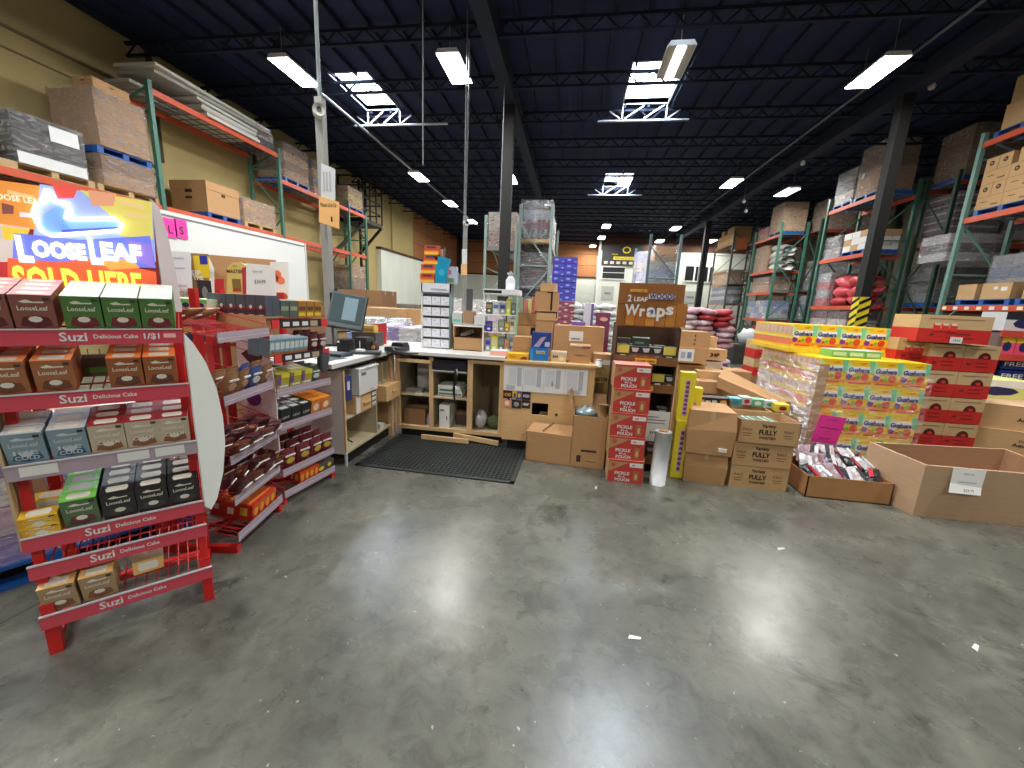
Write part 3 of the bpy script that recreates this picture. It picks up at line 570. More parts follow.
# cross rack behind, face looking down the hall towards the camera
CY = 13.0
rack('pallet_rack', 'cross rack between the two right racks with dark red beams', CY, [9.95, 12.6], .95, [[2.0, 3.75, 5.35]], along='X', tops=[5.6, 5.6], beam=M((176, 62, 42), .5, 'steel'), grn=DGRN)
def cl(x, z): return RY(x, CY + .5, z, 0)
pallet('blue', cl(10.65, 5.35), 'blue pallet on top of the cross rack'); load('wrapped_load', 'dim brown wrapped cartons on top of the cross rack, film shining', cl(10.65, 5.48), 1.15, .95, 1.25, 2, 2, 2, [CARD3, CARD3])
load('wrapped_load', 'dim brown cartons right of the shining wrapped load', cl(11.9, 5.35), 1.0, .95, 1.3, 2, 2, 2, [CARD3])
pallet('wood', cl(10.65, 3.75), 'wooden pallet under purple grey drink cases'); load('wrapped_load', 'tall stack of purple grey drink cases on the cross rack', cl(10.65, 3.88), 1.1, .95, 1.2, 3, 2, 6, [CASEM, CASEP], banding=CASEW)
pallet('wood', cl(11.95, 3.75), 'wooden pallet seen through the braces of the nearest right rack'); load('wrapped_load', 'pale film wrapped cases right half of the cross rack', cl(11.95, 3.88), 1.1, .95, .9, 3, 2, 4, [CASEW, CASEP])
pallet('blue', cl(10.65, 2.0), 'blue pallet under slumping silver film bundle'); load('wrapped_load', 'slumping silver film bundle with a black stripe on the cross rack', cl(10.65, 2.13), 1.15, .95, 1.0, 2, 2, 3, [SILV, M((170, 168, 160), .5, 'bundle')])
pallet('blue', cl(11.95, 2.0), 'blue pallet under blue grey bottles on the cross rack'); load('wrapped_load', 'blue grey wrapped bottles low on the cross rack', cl(11.95, 2.13), 1.1, .95, 1.05, 3, 2, 4, [BLUM, SILV])
# rack C
rack('pallet_rack', 'third right rack, in the middle distance', RX, [19.7, 22.2], 1.05, [[1.4, 2.63, 3.6, 5.12]][0:1], tops=[5.6, 5.6])
pallet('blue', rl(20.35, 5.12), 'blue pallet on top of the third right rack', 1.1, .95)
load('wrapped_load', 'lit yellow brown carton stack on top of the third right rack', rl(20.35, 5.25), 1.1, .95, 1.2, 2, 2, 4, [CARD2])
load('wrapped_load', 'low cartons with a pink patch left on the third right rack', rl(21.6, 5.12), 1.0, .9, .55, 2, 2, 2, [CARD2, M((210, 90, 130), .6)])
load('wrapped_load', 'tall brown carton block on the middle of the third right rack', rl(21.5, 3.6), 1.1, .9, 1.2, 2, 2, 3, [CARD])
bags('sack_stack', 'slumped grey white sacks on the middle of the third right rack', rl(20.3, 3.6), 1.1, .9, 1.1, 4, [WB, M((170, 168, 165), .6)], 9, 1)
load('wrapped_load', 'small cartons low on the third right rack', rl(21.0, 2.63), 1.6, .9, .7, 3, 2, 2, [CARD, CARD3])
load('wrapped_load', 'blue and white bottle packs on the lowest beam of the third right rack', rl(20.95, 1.4), 2.1, .9, .85, 5, 2, 3, [M((120, 140, 190), .4, 'bundle'), WB, M((150, 165, 205), .4, 'bundle')])
# cross rack 2
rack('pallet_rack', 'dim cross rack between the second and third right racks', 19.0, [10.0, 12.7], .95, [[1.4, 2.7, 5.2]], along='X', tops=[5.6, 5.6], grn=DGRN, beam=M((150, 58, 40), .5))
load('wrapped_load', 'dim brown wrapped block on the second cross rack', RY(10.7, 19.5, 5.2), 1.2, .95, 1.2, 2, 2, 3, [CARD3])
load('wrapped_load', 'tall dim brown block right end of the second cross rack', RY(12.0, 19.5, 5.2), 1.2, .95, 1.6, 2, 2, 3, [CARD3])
load('wrapped_load', 'green and grey wrapped goods low on the second cross rack', RY(11.0, 19.5, 1.4), 1.8, .95, 1.1, 4, 2, 3, [M((90, 120, 90), .5, 'bundle'), BLUM, SILV])
load('wrapped_load', 'shiny grey cans on the second cross rack', RY(11.2, 19.5, 2.7), 2.0, .95, 1.3, 4, 2, 4, [SILV, GRAYB])
# rack D
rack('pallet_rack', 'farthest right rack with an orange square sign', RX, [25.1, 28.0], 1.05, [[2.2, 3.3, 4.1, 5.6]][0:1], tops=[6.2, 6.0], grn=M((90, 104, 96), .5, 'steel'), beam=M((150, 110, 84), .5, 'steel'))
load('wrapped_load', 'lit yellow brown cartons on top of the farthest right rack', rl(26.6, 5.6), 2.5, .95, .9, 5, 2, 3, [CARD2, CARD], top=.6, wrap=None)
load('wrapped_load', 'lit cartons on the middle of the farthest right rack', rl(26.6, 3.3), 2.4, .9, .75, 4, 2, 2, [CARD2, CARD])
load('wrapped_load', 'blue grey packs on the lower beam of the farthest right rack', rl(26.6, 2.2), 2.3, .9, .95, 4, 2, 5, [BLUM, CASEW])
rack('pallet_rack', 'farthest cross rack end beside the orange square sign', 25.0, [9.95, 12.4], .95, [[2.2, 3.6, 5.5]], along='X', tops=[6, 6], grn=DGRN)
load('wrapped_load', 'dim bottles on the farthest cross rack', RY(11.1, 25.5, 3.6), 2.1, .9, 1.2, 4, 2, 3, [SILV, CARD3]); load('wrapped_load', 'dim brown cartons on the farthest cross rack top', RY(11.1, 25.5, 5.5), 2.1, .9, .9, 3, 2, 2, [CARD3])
tag(P().box((0, 0, 0), (.55, .02, .6), M((228, 130, 76), .6)).done('aisle_sign', None, at(736, 249, 24.9)), 'square orange sign on the farthest right rack', 'sign')
# ---- centre rack
G2 = M((140, 160, 152), .5, 'steel')
rack('pallet_rack', 'tall centre rack end holding two wrapped drink loads', -1.7, [12.0, 16.0], .92, [[1.9, 3.35]], tops=[4.4, 4.4], grn=G2, beam=GRY)
def crl(y, z): return RY(-1.24, y, z, -90)
pallet('dark', crl(12.6, 1.9), 'dark pallet under the lower drink load on the centre rack', 1.1, .9); pallet('wood', crl(12.6, 3.35), 'wooden pallet under the upper drink load on the centre rack', 1.1, .9)
load('wrapped_load', 'lower brown grey drink load on the centre rack', crl(12.6, 2.03), 1.1, .9, 1.05, 2, 3, 7, [CASEM, M((110, 84, 84), .5)], banding=M((140, 118, 118), .5))
load('wrapped_load', 'upper maroon and silver drink load, top of the centre rack', crl(12.6, 3.48), 1.1, .9, 1.05, 3, 3, 4, [MARO, SILV, CASEM])
load('wrapped_load', 'second wrapped load behind the maroon drink load', crl(13.9, 3.35), 1.1, .9, 1.0, 2, 2, 3, [SILV, CARD3]); load('wrapped_load', 'low second load behind the lower drink load', crl(13.9, 1.9), 1.1, .9, 1.0, 2, 2, 3, [CARD2, SILV])
rack('pallet_rack', 'slim green rack left of the centre column', 13.0, [-2.95, -1.95], 3.0, [[3.35]], along='X', tops=[4.3, 3.9], grn=G2, beam=GRY)
load('wrapped_load', 'pinkish brown wrapped load left of the centre column', RY(-2.5, 14.0, 3.35), .95, 1.1, 1.15, 2, 2, 2, [M((190, 158, 140), .6, 'card'), M((206, 190, 176), .6)])
# ---- blue rack further right
G3 = M((96, 124, 132), .5, 'steel')
rack('pallet_rack', 'far blue green rack behind the wraps board', 2.62, [15.5, 19.0], 1.05, [[2.5, 2.2]], tops=[4.25, 4.25], grn=G3, beam=G3)
load('wrapped_load', 'white wrapped sacks with brown cartons above, far blue rack', RY(3.15, 16.2, 2.5), .95, 1.1, .85, 1, 2, 3, [WB, M((176, 190, 214), .5)])
load('wrapped_load', 'brown cartons leaning on top of the far blue rack load', RY(3.25, 16.2, 3.36), .8, 1.0, .6, 1, 2, 2, [CARD2], top=.3)
load('wrapped_load', 'tall lavender wrapped load left of the far blue rack', RY(at(643, 265, 17.5).x, 17.5, 1.5), .6, 1.0, 2.35, 2, 2, 6, [M((176, 160, 176), .5), M((120, 120, 200), .5)])
for i, (x, Y, zb, w_, h_, mats, l) in enumerate([
    (2.85, 9.2, .13, 1.05, 1.5, [LPK, M((214, 190, 196), .35), REDB, M((222, 214, 212), .35), M((196, 150, 160), .35)], 'pink and red plastic sacks piled on a pallet right of the wraps board'),
    (1.55, 9.6, .13, .9, 1.35, [WB, LPK, M((150, 160, 70), .5)], 'white and pink sacks piled behind the wraps board'),
    (.45, 9.4, .13, 1.1, 1.5, [WHT, M((236, 236, 234), .3), WB, M((214, 220, 226), .3)], 'white bundles piled right of the blue carton stack'),
    ]):
    pallet('wood', RY(x, Y, 0), 'wooden pallet under the ' + l.split(' piled')[0].split(' low')[0] + (' by the racks' if i == 3 else ''), w_, .95)
    bags('sack_stack', l, RY(x, Y, zb), w_, .95, h_, 13, mats, 20 + i, 3)
for i, (x, y, Y, w_, h_, mats, l, nx, nz) in enumerate([
    (366, 290, 10.5, 1.3, 1.9, [CARD, CARD3], 'brown carton heap beyond the monitor', 3, 4), (395, 308, 9.0, 1.5, 1.45, [CARD2, CARD], 'open topped brown cartons beyond the register', 3, 3),
    (412, 304, 12, 1.6, 1.5, [CARD2, GRAYB], 'distant cartons before the office wall on the left', 3, 4), (378, 318, 7.2, .9, 1.35, [WHT, M((150, 170, 220), .5)], 'white and blue packs stacked behind the monitor', 3, 5),
    (408, 326, 6.4, 1.3, 1.2, [M((214, 210, 220), .5, 'bundle'), M((150, 130, 200), .5), M((228, 224, 224), .5)], 'purple and white goods under clear film behind the counter', 4, 4),
    (470, 312, 8.2, 1.2, 1.5, [CARD, LPK], 'cartons and white packs behind the grey card rack', 3, 4), (480, 300, 10.2, 1.2, 1.75, [WB, M((190, 160, 160), .5)], 'pale packs beyond the far register', 4, 5)]):
    c = at(x, y, Y); pallet('wood', RY(c.x, Y + .1, 0), 'wooden pallet under the ' + l, w_, .95); load('wrapped_load', l, RY(c.x, Y + .1, .13), w_, .95, c.z - .13, nx, 2, nz, mats, wrap=FILM if i in (4, 3, 6) else None, top=.3)
# blue over maroon patterned carton stack
def patt(col, dot):
    q = P(); w_, d_, h_ = .27, .3, .13; q.box((-w_ / 2, 0, 0), (w_ / 2, d_, h_ - .004), M(col, .5))
    q.oval(-.05, .07, .045, .022, -.003, 0, M(dot, .5), 8); q.oval(.09, .03, .03, .014, -.003, 0, M(dot, .5), 8); return proto(q.done('patterned_carton'), 'carton')
pb, pm = patt((74, 74, 190), (170, 178, 226)), patt((150, 78, 92), (226, 190, 190)); c = at(561, 325, 9)
q = P(); q.box((-.3, 0, 0), (.3, .35, c.z - .01), CARD); tag(q.done('display_crate', None, (c.x, 9.0, 0)), 'tall plain crate carrying the maroon and blue carton stack', 'crate')
for k in range(11):
    for i in range(2):
        (pm if k < 4 else pb).put((c.x - .137 + .274 * i, 9.0, c.z + .135 * k), '%s patterned carton, %s, %s layer' % ('maroon' if k < 4 else 'blue', ['left column', 'right column'][i], (['bottom', 'second', 'third', 'top'][k] if k < 4 else ['bottom', 'second', 'third', 'fourth', 'fifth', 'sixth', 'top'][k - 4])))

# floor level clutter seen through the farthest racks
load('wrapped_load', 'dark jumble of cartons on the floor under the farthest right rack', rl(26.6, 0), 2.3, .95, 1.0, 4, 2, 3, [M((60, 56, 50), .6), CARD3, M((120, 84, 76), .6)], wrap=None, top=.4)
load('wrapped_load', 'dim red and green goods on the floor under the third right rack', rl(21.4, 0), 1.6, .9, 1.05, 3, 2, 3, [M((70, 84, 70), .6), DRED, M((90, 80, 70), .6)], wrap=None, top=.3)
q = P(); rnd = random.Random(31); vs = []
for a in range(8):
    for b in range(10): ph = PI * a / 7; th = 2 * PI * b / 10; k = .3 * (1 + rnd.uniform(-.15, .15)); vs.append((math.sin(ph) * math.cos(th) * k, math.sin(ph) * math.sin(th) * k, (math.cos(ph) + 1) * k * .8))
q.add(vs, [(a * 10 + b, a * 10 + (b + 1) % 10, (a + 1) * 10 + (b + 1) % 10, (a + 1) * 10 + b) for a in range(7) for b in range(10)], M((200, 204, 204), .4), None, True)
c = at(746, 345, 13.5); q = tag(q.done('plastic_bundle', None, (c.x, 13.5, .62)), 'round white plastic bundle on a dark crate before the third right rack', 'bundle')
tag(P().box((-.45, -.3, 0), (.35, .4, .62), M((50, 46, 42), .7)).box((-.46, -.31, .56), (.36, .41, .6), M((80, 60, 50), .7)).done('dark_crate', None, (c.x, 13.5, 0)), 'dark crate under the round white bundle', 'crate')
# ================================================================ left foreground: the two red display racks
A1 = 47.3; O1 = Vector((-2.09, 1.09, 0)); TILT = 14
SUZI = M((210, 76, 92), .3); LAV = M((176, 160, 172), .25); WIRE = M((190, 40, 44), .35); SIL = M((205, 205, 210), .3)
def F1(x, y, z, rx=0, rz=0): return X3(O1, A1) @ Matrix.Translation((x, y, z)) @ Matrix.Rotation(math.radians(rz), 4, 'Z') @ Matrix.Rotation(math.radians(rx), 4, 'X')
t = thing('display_rack', 'red wire display rack with Delicious Cake shelf strips, nearest on the left', 'display rack', X3(O1, A1))
Lw, Dp = .56, .40
for x in (0, Lw - .04):
    q = P(); q.box((x, 0, 0), (x + .04, .04, .24), RED); q.bar((x + .02, .02, .2), (x + .02, .10, 1.36), .03, RED); q.done('front_leg', t)
    q = P(); q.box((x, Dp, 0), (x + .04, Dp + .04, 1.5), RED); q.done('rear_post', t)
    q = P(); q.bar((x + .02, .02, .05), (x + .02, Dp, .05), .03, RED); q.done('foot_bar', t)
q = P(); q.bar((.03, Dp - .02, .06), (Lw - .03, Dp - .02, .06), .035, RED); q.done('cross_bar', t); q = P(); q.bar((.03, Dp + .02, .85), (Lw - .03, Dp + .02, .85), .03, RED); q.done('cross_bar', t)
heights = [(.165, 'suzi'), (.40, 'suzi'), (.525, 'suzi'), (.83, 'clear'), (1.105, 'suzi'), (1.35, 'suzi1')]
for z, k in heights:
    q = P(); tn = math.tan(math.radians(TILT)); n = 15
    for i in range(n): x = .01 + (Lw - .02) * i / (n - 1); q.tube([(x, 0, z - .0), (x, Dp, z + Dp * tn), (x, Dp, z + Dp * tn + .05)], .0028, WIRE, 5)
    for j in range(4): y = Dp * j / 3; q.tube([(0, y, z + y * tn - .003), (Lw, y, z + y * tn - .003)], .004, WIRE, 5)
    s_ = q.done('wire_shelf', t); q = P(); cm = LAV if k == 'clear' else SUZI
    q.box((-.005, -.012, z - .033), (Lw + .005, -.006, z + .03), cm); q.box((-.005, -.016, z + .026), (Lw + .005, -.004, z + .031), SIL)
    if k != 'clear':
        x0 = .205 if k == 'suzi' else .235
        q.text('Suzi', (x0, -.0135, z), .075, WHT, .034, .02); q.text('Delicious Cake', (x0 + .12, -.0135, z), .13, WHT, .017, .02)
        if k == 'suzi1': q.text('1/$1', (.462, -.0135, z), .05, WHT, .024, .03); q.box((.5, -.0135, z - .008), (.54, -.012, z + .01), M((255, 190, 190), .5))
    else:
        for a in (.03, .3, .42): q.box((a, -.014, z - .02), (a + .1, -.0125, z + .02), WHT)
    q.done('price_strip', s_)
q = P(); q.box((-.012, -.002, .5), (-.004, Dp, 1.5), M((196, 170, 130), .7)); q.done('side_board', t)
# white oval wings on its right side
def wing(pts, nm, par, O, ang, mat=M((226, 230, 224), .3), th=.008):
    q = P(); q.poly(pts, 0, th, mat); return q.done(nm, par, X3(O1, A1).inverted() @ X3(O, ang))
pw = Vector((-1.695, 1.50, 0)); ow = lambda pts: [(max(0, (atx(x, y, pw.x)).y - pw.y), atx(x, y, pw.x).z) for x, y in pts]
edge = [(.0, 1.36), (.04, 1.31), (.09, 1.22), (.135, 1.08), (.152, .93), (.15, .80), (.12, .65), (.07, .53), (.03, .49), (0, .52)]
wing([(x, z) for x, z in edge], 'side_panel', t, pw, 92)
# --- LooseLeaf pouch boxes
def leafbox(front, top, acc, txt='', tcol=(240, 236, 220), w=.105, d=.058, h=.134):
    q = P(); fm, tm, am, xm = M(front, .45), M(top, .4), M(acc, .45), M(tcol, .5)
    q.box((-w / 2, 0, 0), (w / 2, d, h - .002), fm); q.box((-w / 2, -.0005, h - .002), (w / 2, d, h), tm)
    q.oval(0, h + .0008 - h * 0, 0, 0, 0, 0, tm, 3) if False else None
    q.add([(-.03, .01, h + .0006), (.03, .01, h + .0006), (.036, d * .5, h + .0006), (.03, d - .01, h + .0006), (-.03, d - .01, h + .0006), (-.036, d * .5, h + .0006)], [(0, 1, 2, 3, 4, 5)], M((232, 228, 214), .5))
    q.poly([(-.03, h * .8), (-.012, h * .86), (.004, h * .8), (.03, h * .81), (.03, h * .77), (-.02, h * .76)], -.0012, 0, xm)
    q.text('LooseLeaf', (0, -.0015, h * .62), w * .72, xm, h * .13, .02)
    q.poly([(-.04, h * .12), (-.03, h * .36), (.0, h * .42), (.035, h * .34), (.042, h * .12), (0, h * .05)], -.0008, 0, am); q.oval(.0, h * .3, .018, .012, -.0016, 0, xm, 8)
    if txt: 
        for i, l_ in enumerate(txt.split('|')): q.text(l_, (0, -.002, h * (.36 - .17 * i)), w * .62, xm, h * .13, .03)
    q.box((w * .28, -.0014, h * .84), (w * .44, 0, h * .92), M((70, 60, 50), .5))
    return proto(q.done('wrap_box'), 'box')
RB = {'pink': leafbox((150, 92, 84), (236, 176, 176), (104, 40, 48)), 'green': leafbox((86, 132, 66), (214, 236, 216), (128, 44, 52)), 'brown': leafbox((176, 112, 72), (244, 150, 92), (120, 74, 50)),
      'orange': leafbox((168, 98, 56), (250, 132, 60), (110, 66, 50)), 'blue': leafbox((142, 168, 182), (206, 210, 216), (46, 104, 140), 'ICE|COLD', (214, 222, 226)), 'cream': leafbox((212, 196, 172), (158, 40, 44), (150, 96, 60), 'CREAM'),
      'lime': leafbox((96, 128, 92), (130, 220, 90), (110, 60, 60)), 'black': leafbox((50, 50, 52), (38, 38, 40), (70, 66, 62)), 'tan': leafbox((188, 158, 122), (232, 186, 112), (140, 90, 60))}
RB['yellow'] = leafbox((240, 186, 46), (246, 200, 60), (250, 220, 110), '', (250, 246, 230), h=.05)
tn = math.tan(math.radians(TILT))
NAMES = {'pink': 'dusty pink', 'green': 'green', 'brown': 'brown and orange', 'orange': 'orange topped brown', 'blue': 'pale blue Ice Cold', 'cream': 'cream and red', 'lime': 'green and red topped', 'black': 'black', 'tan': 'tan', 'yellow': 'yellow'}
def rowof(sh, z, xs, kinds, depth, shelfname, skew=None):
    for i, (x, k) in enumerate(zip(xs, kinds)):
        for j in range(depth if isinstance(depth, int) else depth[i]):
            y = .012 + j * .0605; zz = z + .012 + y * tn
            rz = (skew[i] if skew else 0) 
            lab = '%s wrap box, %s on the %s, %s' % (NAMES[k], nth(i, len(xs)), shelfname, ['front row', 'second row', 'third row', 'fourth row', 'fifth row'][j])
            RB[k].put(F1(x, y, zz + .012, TILT, rz), lab)
rowof(5, 1.35, [.035, .145, .27, .38, .49], ['pink', 'pink', 'green', 'green', 'green'], [4, 4, 4, 4, 4], 'top shelf', [-3, 0, 0, 0, 0])
rowof(4, 1.105, [.045, .165, .365, .475], ['brown', 'brown', 'orange', 'orange'], [3, 3, 3, 3], 'second shelf', [-3, -1, 0, 0])
rowof(3, .83, [.055, .17, .28, .388, .492], ['blue', 'blue', 'cream', 'cream', 'cream'], [3, 3, 3, 3, 4], 'third shelf', [-4, -2, 0, 0, 0])
rowof(2, .525, [.165, .28, .388, .498], ['lime', 'black', 'black', 'black'], [4, 5, 5, 3], 'fourth shelf', [-1, 0, 0, 0])
for j in range(4):
    RB['yellow'].put(F1(.05, .004 + .058 * j, .525 + .02 + .06 * j * tn, TILT, -2), 'flat yellow box on the fourth shelf, ' + ['front one', 'second back', 'third back', 'fourth back'][j])
RB['yellow'].put(F1(.05, -.005, .59, TILT, -2), 'flat yellow box stacked on the front yellow one')
rowof(0, .165, [.06, .175], ['tan', 'tan'], [2, 2], 'bottom shelf', [-5, -2])
RB['tan'].put(F1(.33, .15, .235, 84, 3), 'lone tan wrap box lying tipped on the bottom shelf')
# loose stacks behind the gap on second shelf
for k in range(2):
    q = P(); q.box((-.05, 0, 0), (.05, .05, .085 - .03 * k), M([(110, 90, 76), (214, 190, 204)][k], .5)); q.box((-.04, -.001, .02), (.04, 0, .045), M([(90, 150, 60), (196, 214, 190)][k], .5))
    tag(q.done('small_pack', None, F1(.262, .17 + .07 * k, 1.117 + (.17 + .07 * k) * tn, TILT)), ['small brown pack set back in the gap of the second shelf', 'small pale pack farthest back in the gap of the second shelf'][k], 'pack')
# --- lit sign
def s1(x, y, dep=.27):
    p_ = X3(O1, A1).inverted(); d = _ray(x, y); a = p_ @ Vector((0, 0, EYE)); b_ = p_ @ (Vector((0, 0, EYE)) + d); dd = b_ - a; tt = (dep - a.y) / dd.y; r = a + dd * tt; return (r.x, r.z)
SB = .27
t = thing('lit_sign', 'glowing LooseLeaf SOLD HERE sign board on top of the red rack', 'sign', X3(O1, A1))
x0, x1, z0, z1 = -.42, .50, 1.40, 1.93
q = P(); q.box((x0, SB, z0), (x1, SB + .04, z1), M((176, 60, 60), .5))
def art(pts, col, dy, e=.34): q.poly([s1(*p_) for p_ in pts], SB - dy, SB - dy + .0012, M(tuple(int(c * .86 + 30) for c in col), .5, 'emit', e))  # print colours washed paler, the haze over the sign put into them
art([(-60, 172), (40, 186), (36, 230), (-60, 215)], (238, 140, 44), .002)
art([(-60, 215), (30, 228), (26, 240), (20, 262), (-60, 262)], (214, 200, 190), .002); art([(2, 226), (30, 230), (26, 238), (4, 240)], (250, 200, 40), .003)
art([(40, 184), (152, 203), (156, 262), (30, 262)], (150, 170, 240), .002)
art([(80, 190), (152, 202), (153, 240), (120, 236), (110, 215)], (222, 206, 90), .003); art([(52, 185), (78, 188), (74, 198), (58, 199)], (236, 60, 50), .004); art([(88, 190), (116, 194), (114, 206), (92, 206)], (226, 150, 110), .004)
art([(14, 233), (80, 240), (150, 236), (156, 268), (13, 262)], (96, 110, 236), .004); art([(8, 258), (60, 262), (90, 258), (156, 272), (160, 320), (8, 320)], (240, 86, 40), .0045); art([(0, 262), (9, 262), (9, 320), (-60, 320), (-60, 262)], (190, 30, 36), .004)
art([(2, 203), (14, 206), (14, 214), (3, 214)], (120, 60, 50), .005); art([(20, 212), (36, 214), (36, 218), (20, 217)], (232, 222, 220), .005)
art([(126, 240), (152, 245), (154, 268), (140, 262)], (140, 110, 220), .005); art([(100, 262), (130, 258), (140, 268), (110, 270)], (255, 160, 60), .006)
for a, b_ in (((8, 190), (34, 196)), ((120, 200), (144, 206)), ((126, 212), (148, 216))): art([(a[0], a[1]), (b_[0], b_[1]), (b_[0], b_[1] + 4), (a[0], a[1] + 4)], (236, 196, 130), .007)
art([(44, 214), (58, 206), (66, 210), (64, 222), (72, 230), (50, 234), (42, 226)], (110, 160, 226), .006); art([(62, 222), (118, 222), (120, 230), (60, 234)], (120, 176, 236), .006); art([(62, 230), (118, 227), (116, 231), (62, 235)], (60, 70, 190), .007)
# LooseLeaf small on orange
xs_ = s1(18, 199); q.text('LOOSE LEAF', (xs_[0], SB - .009, xs_[1]), .13, M((240, 220, 190), .5, 'emit', .6), .022, .02)
q.done('printed_face', t)
NEON = M((245, 248, 255), .5, 'emit', 1.5, name='white_neon'); NEOY = M((255, 222, 70), .5, 'emit', 1.1, name='yellow_neon')
pts = [(48, 190), (53, 196), (56, 202), (69, 204), (70, 210), (67, 219), (72, 220), (116, 219), (123, 225), (120, 231), (80, 234), (52, 236), (43, 231), (38, 222), (35, 212), (38, 205), (44, 203), (46, 196), (48, 190)]
q = P(); q.tube([(s1(*p_)[0], SB - .016, s1(*p_)[1]) for p_ in pts], .0085, NEON, 6); q.done('neon_outline', t)
q = P(); g0 = M((120, 120, 200), .5, 'emit', .6)
def word(txt, px0, px1, py, hpx, mat, bold):
    a, b_ = s1(px0, py), s1(px1, py); mid = s1((px0 + px1) / 2, py); hh = abs(s1((px0 + px1) / 2, py - hpx / 2)[1] - s1((px0 + px1) / 2, py + hpx / 2)[1])
    q.text(txt, (mid[0], SB - .014, mid[1]), b_[0] - a[0], mat, hh, bold)
for (ch, a, b_, h_) in (('L', 18, 33, 24), ('OOSE', 34, 87, 15), ('L', 90, 102, 24), ('EAF', 102, 142, 16)):
    word(ch, a, b_, 249 + (1 if h_ < 20 else 0) + (a - 18) * .03, h_, NEON, .055)
q.done('neon_name', t); q = P()
word('SOLD HERE', 20, 146, 284, 28, NEOY, .03); q.done('neon_words', t)
# pale wing right of the sign
q = P(); q.poly([(0, 1.44), (0, 1.95), (.035, 1.92), (.06, 1.80), (.078, 1.62), (.085, 1.44)], 0, .008, M((226, 212, 214), .5)); q.done('side_wing', t, X3(O1, A1).inverted() @ X3((O1.x + .505 * math.cos(math.radians(A1)) - SB * math.sin(math.radians(A1)), O1.y + .505 * math.sin(math.radians(A1)) + SB * math.cos(math.radians(A1)), 0), 92))
# ---- blue pallet of wrapped goods left of the rack
pallet('blue', X3((-3.1, 1.75, 0), 60), 'blue pallet on the floor at the left edge', 1.2, 1.0)
load('wrapped_load', 'white and purple pouches under film at the left edge', X3((-3.1, 1.75, .13), 60), 1.1, .95, .62, 4, 3, 4, [WHT, M((150, 130, 200), .5), M((210, 180, 200), .5)])
# ---------------------------------------------------------------- second display: units A and B
def unit(O, ang, Lw, label, strips, back=True, sides=False):
    t = thing('display_rack', label, 'display rack', X3(O, ang)); Dp = .42; tn_ = math.tan(math.radians(10))
    for x in (0, Lw):
        q = P(); q.box((x - .018, Dp, .0), (x + .018, Dp + .04, 1.56), RED); q.done('rear_post', t)
        q = P(); q.box((x - .018, 0, .0), (x + .018, .46, .045), RED); q.done('foot', t)
    q = P(); q.bar((0, Dp + .02, .3), (Lw, Dp + .02, .3), .03, RED); q.done('cross_bar', t); q = P(); q.bar((.0, .44, .05), (Lw, .1, .05), .03, RED); q.done('cross_bar', t)
    for z, kind in strips:
        q = P(); n = 13
        for i in range(n): x = Lw * i / (n - 1); q.tube([(x, 0, z), (x, Dp, z + Dp * tn_)], .0028, WIRE, 5)
        for j in range(4): y = Dp * j / 3; q.tube([(0, y, z + y * tn_ - .003), (Lw, y, z + y * tn_ - .003)], .004, WIRE, 5)
        for x in (0, Lw): q.tube([(x, 0, z + .05), (x, Dp, z + Dp * tn_ + .07)], .0035, WIRE, 5)
        s_ = q.done('wire_shelf', t); q = P()
        if kind == 'clear': q.box((-.01, -.012, z - .028), (Lw + .01, -.006, z + .028), LAV); q.box((-.01, -.014, z - .006), (Lw + .01, -.0125, z - .003), SIL)
        else:
            q.box((-.01, -.012, z - .028), (Lw + .01, -.006, z + .032), M((46, 44, 46), .4)); q.box((-.01, -.014, z - .028), (.05, -.0125, z + .032), M((222, 60, 62), .4)); q.box((Lw - .06, -.014, z - .028), (Lw + .01, -.0125, z + .032), M((222, 60, 62), .4))
            [q.box((Lw * (.16 + .17 * k_), -.014, z - .014), (Lw * (.27 + .17 * k_), -.0125, z + .016), WHT) for k_ in range(3)]; q.box((Lw * .66, -.014, z - .02), (Lw * .8, -.0125, z + .02), M((180, 160, 130), .5))
        q.done('price_strip', s_)
    return t
OA, AA, OB, AB = Vector((-1.90, 1.86, 0)), 101, Vector((-2.03, 2.42, 0)), 82
tA = unit(OA, AA, .47, 'red wire display rack with drooping brown pouches, behind the white wing', [(.10, 'clear'), (.335, 'clear'), (.59, 'clear'), (.945, 'clear'), (1.30, 'clear')])
tB = unit(OB, AB, .50, 'red wire display rack of pouches and tins beside the white cabinet', [(.08, 'clear'), (.25, 'clear'), (.605, 'clear'), (.86, 'clear'), (1.10, 'black'), (1.34, 'black')])
q = P(); q.box((-.02, .38, 0), (.05, .42, 1.62), RED); q.done('header_post', tA)
# printed oval panel between the two units
tx = thing('oval_panel', 'white oval panel with purple circle and red lettering between the displays', 'panel', X3(OB, AB - 90))
OVX = X3(OB, AB - 90)
q = P(); W_, prof = .34, [(-.02, .42), (-.02, .56), (-.014, .75), (-.02, .95), (-.05, 1.13), (-.1, 1.24), (-.31, 1.26), (-.34, 1.2), (-.34, .42)]
q.poly(prof, 0, .008, M((232, 226, 228), .4)); q.poly([(-.02, 1.3), (-.05, 1.14), (-.09, 1.24), (-.31, 1.26), (-.34, 1.32)], -.001, .006, RED); q.done('panel', tx); q = P()
q.oval(-.22, .80, .07, .06, -.003, -.001, M((110, 30, 140), .5), 18); q.done('printed_circle', tx); q = P(); q.poly([(-.3, 1.12), (-.2, 1.17), (-.1, 1.13), (-.12, 1.07), (-.22, 1.05)], -.003, -.001, M((84, 26, 40), .5)); q.done('printed_candy', tx); q = P()
q.text('Crumbley!', (-.19, -.004, .68), .2, M((190, 34, 44), .5), .036, .02); q.text('So yum!', (-.18, -.004, .61), .15, M((190, 34, 44), .5), .034, .02); q.done('printed_words', tx); q = P(); q.oval(-.18, .50, .12, .03, -.003, -.001, M((70, 50, 130), .5), 16); q.done('printed_oval', tx)
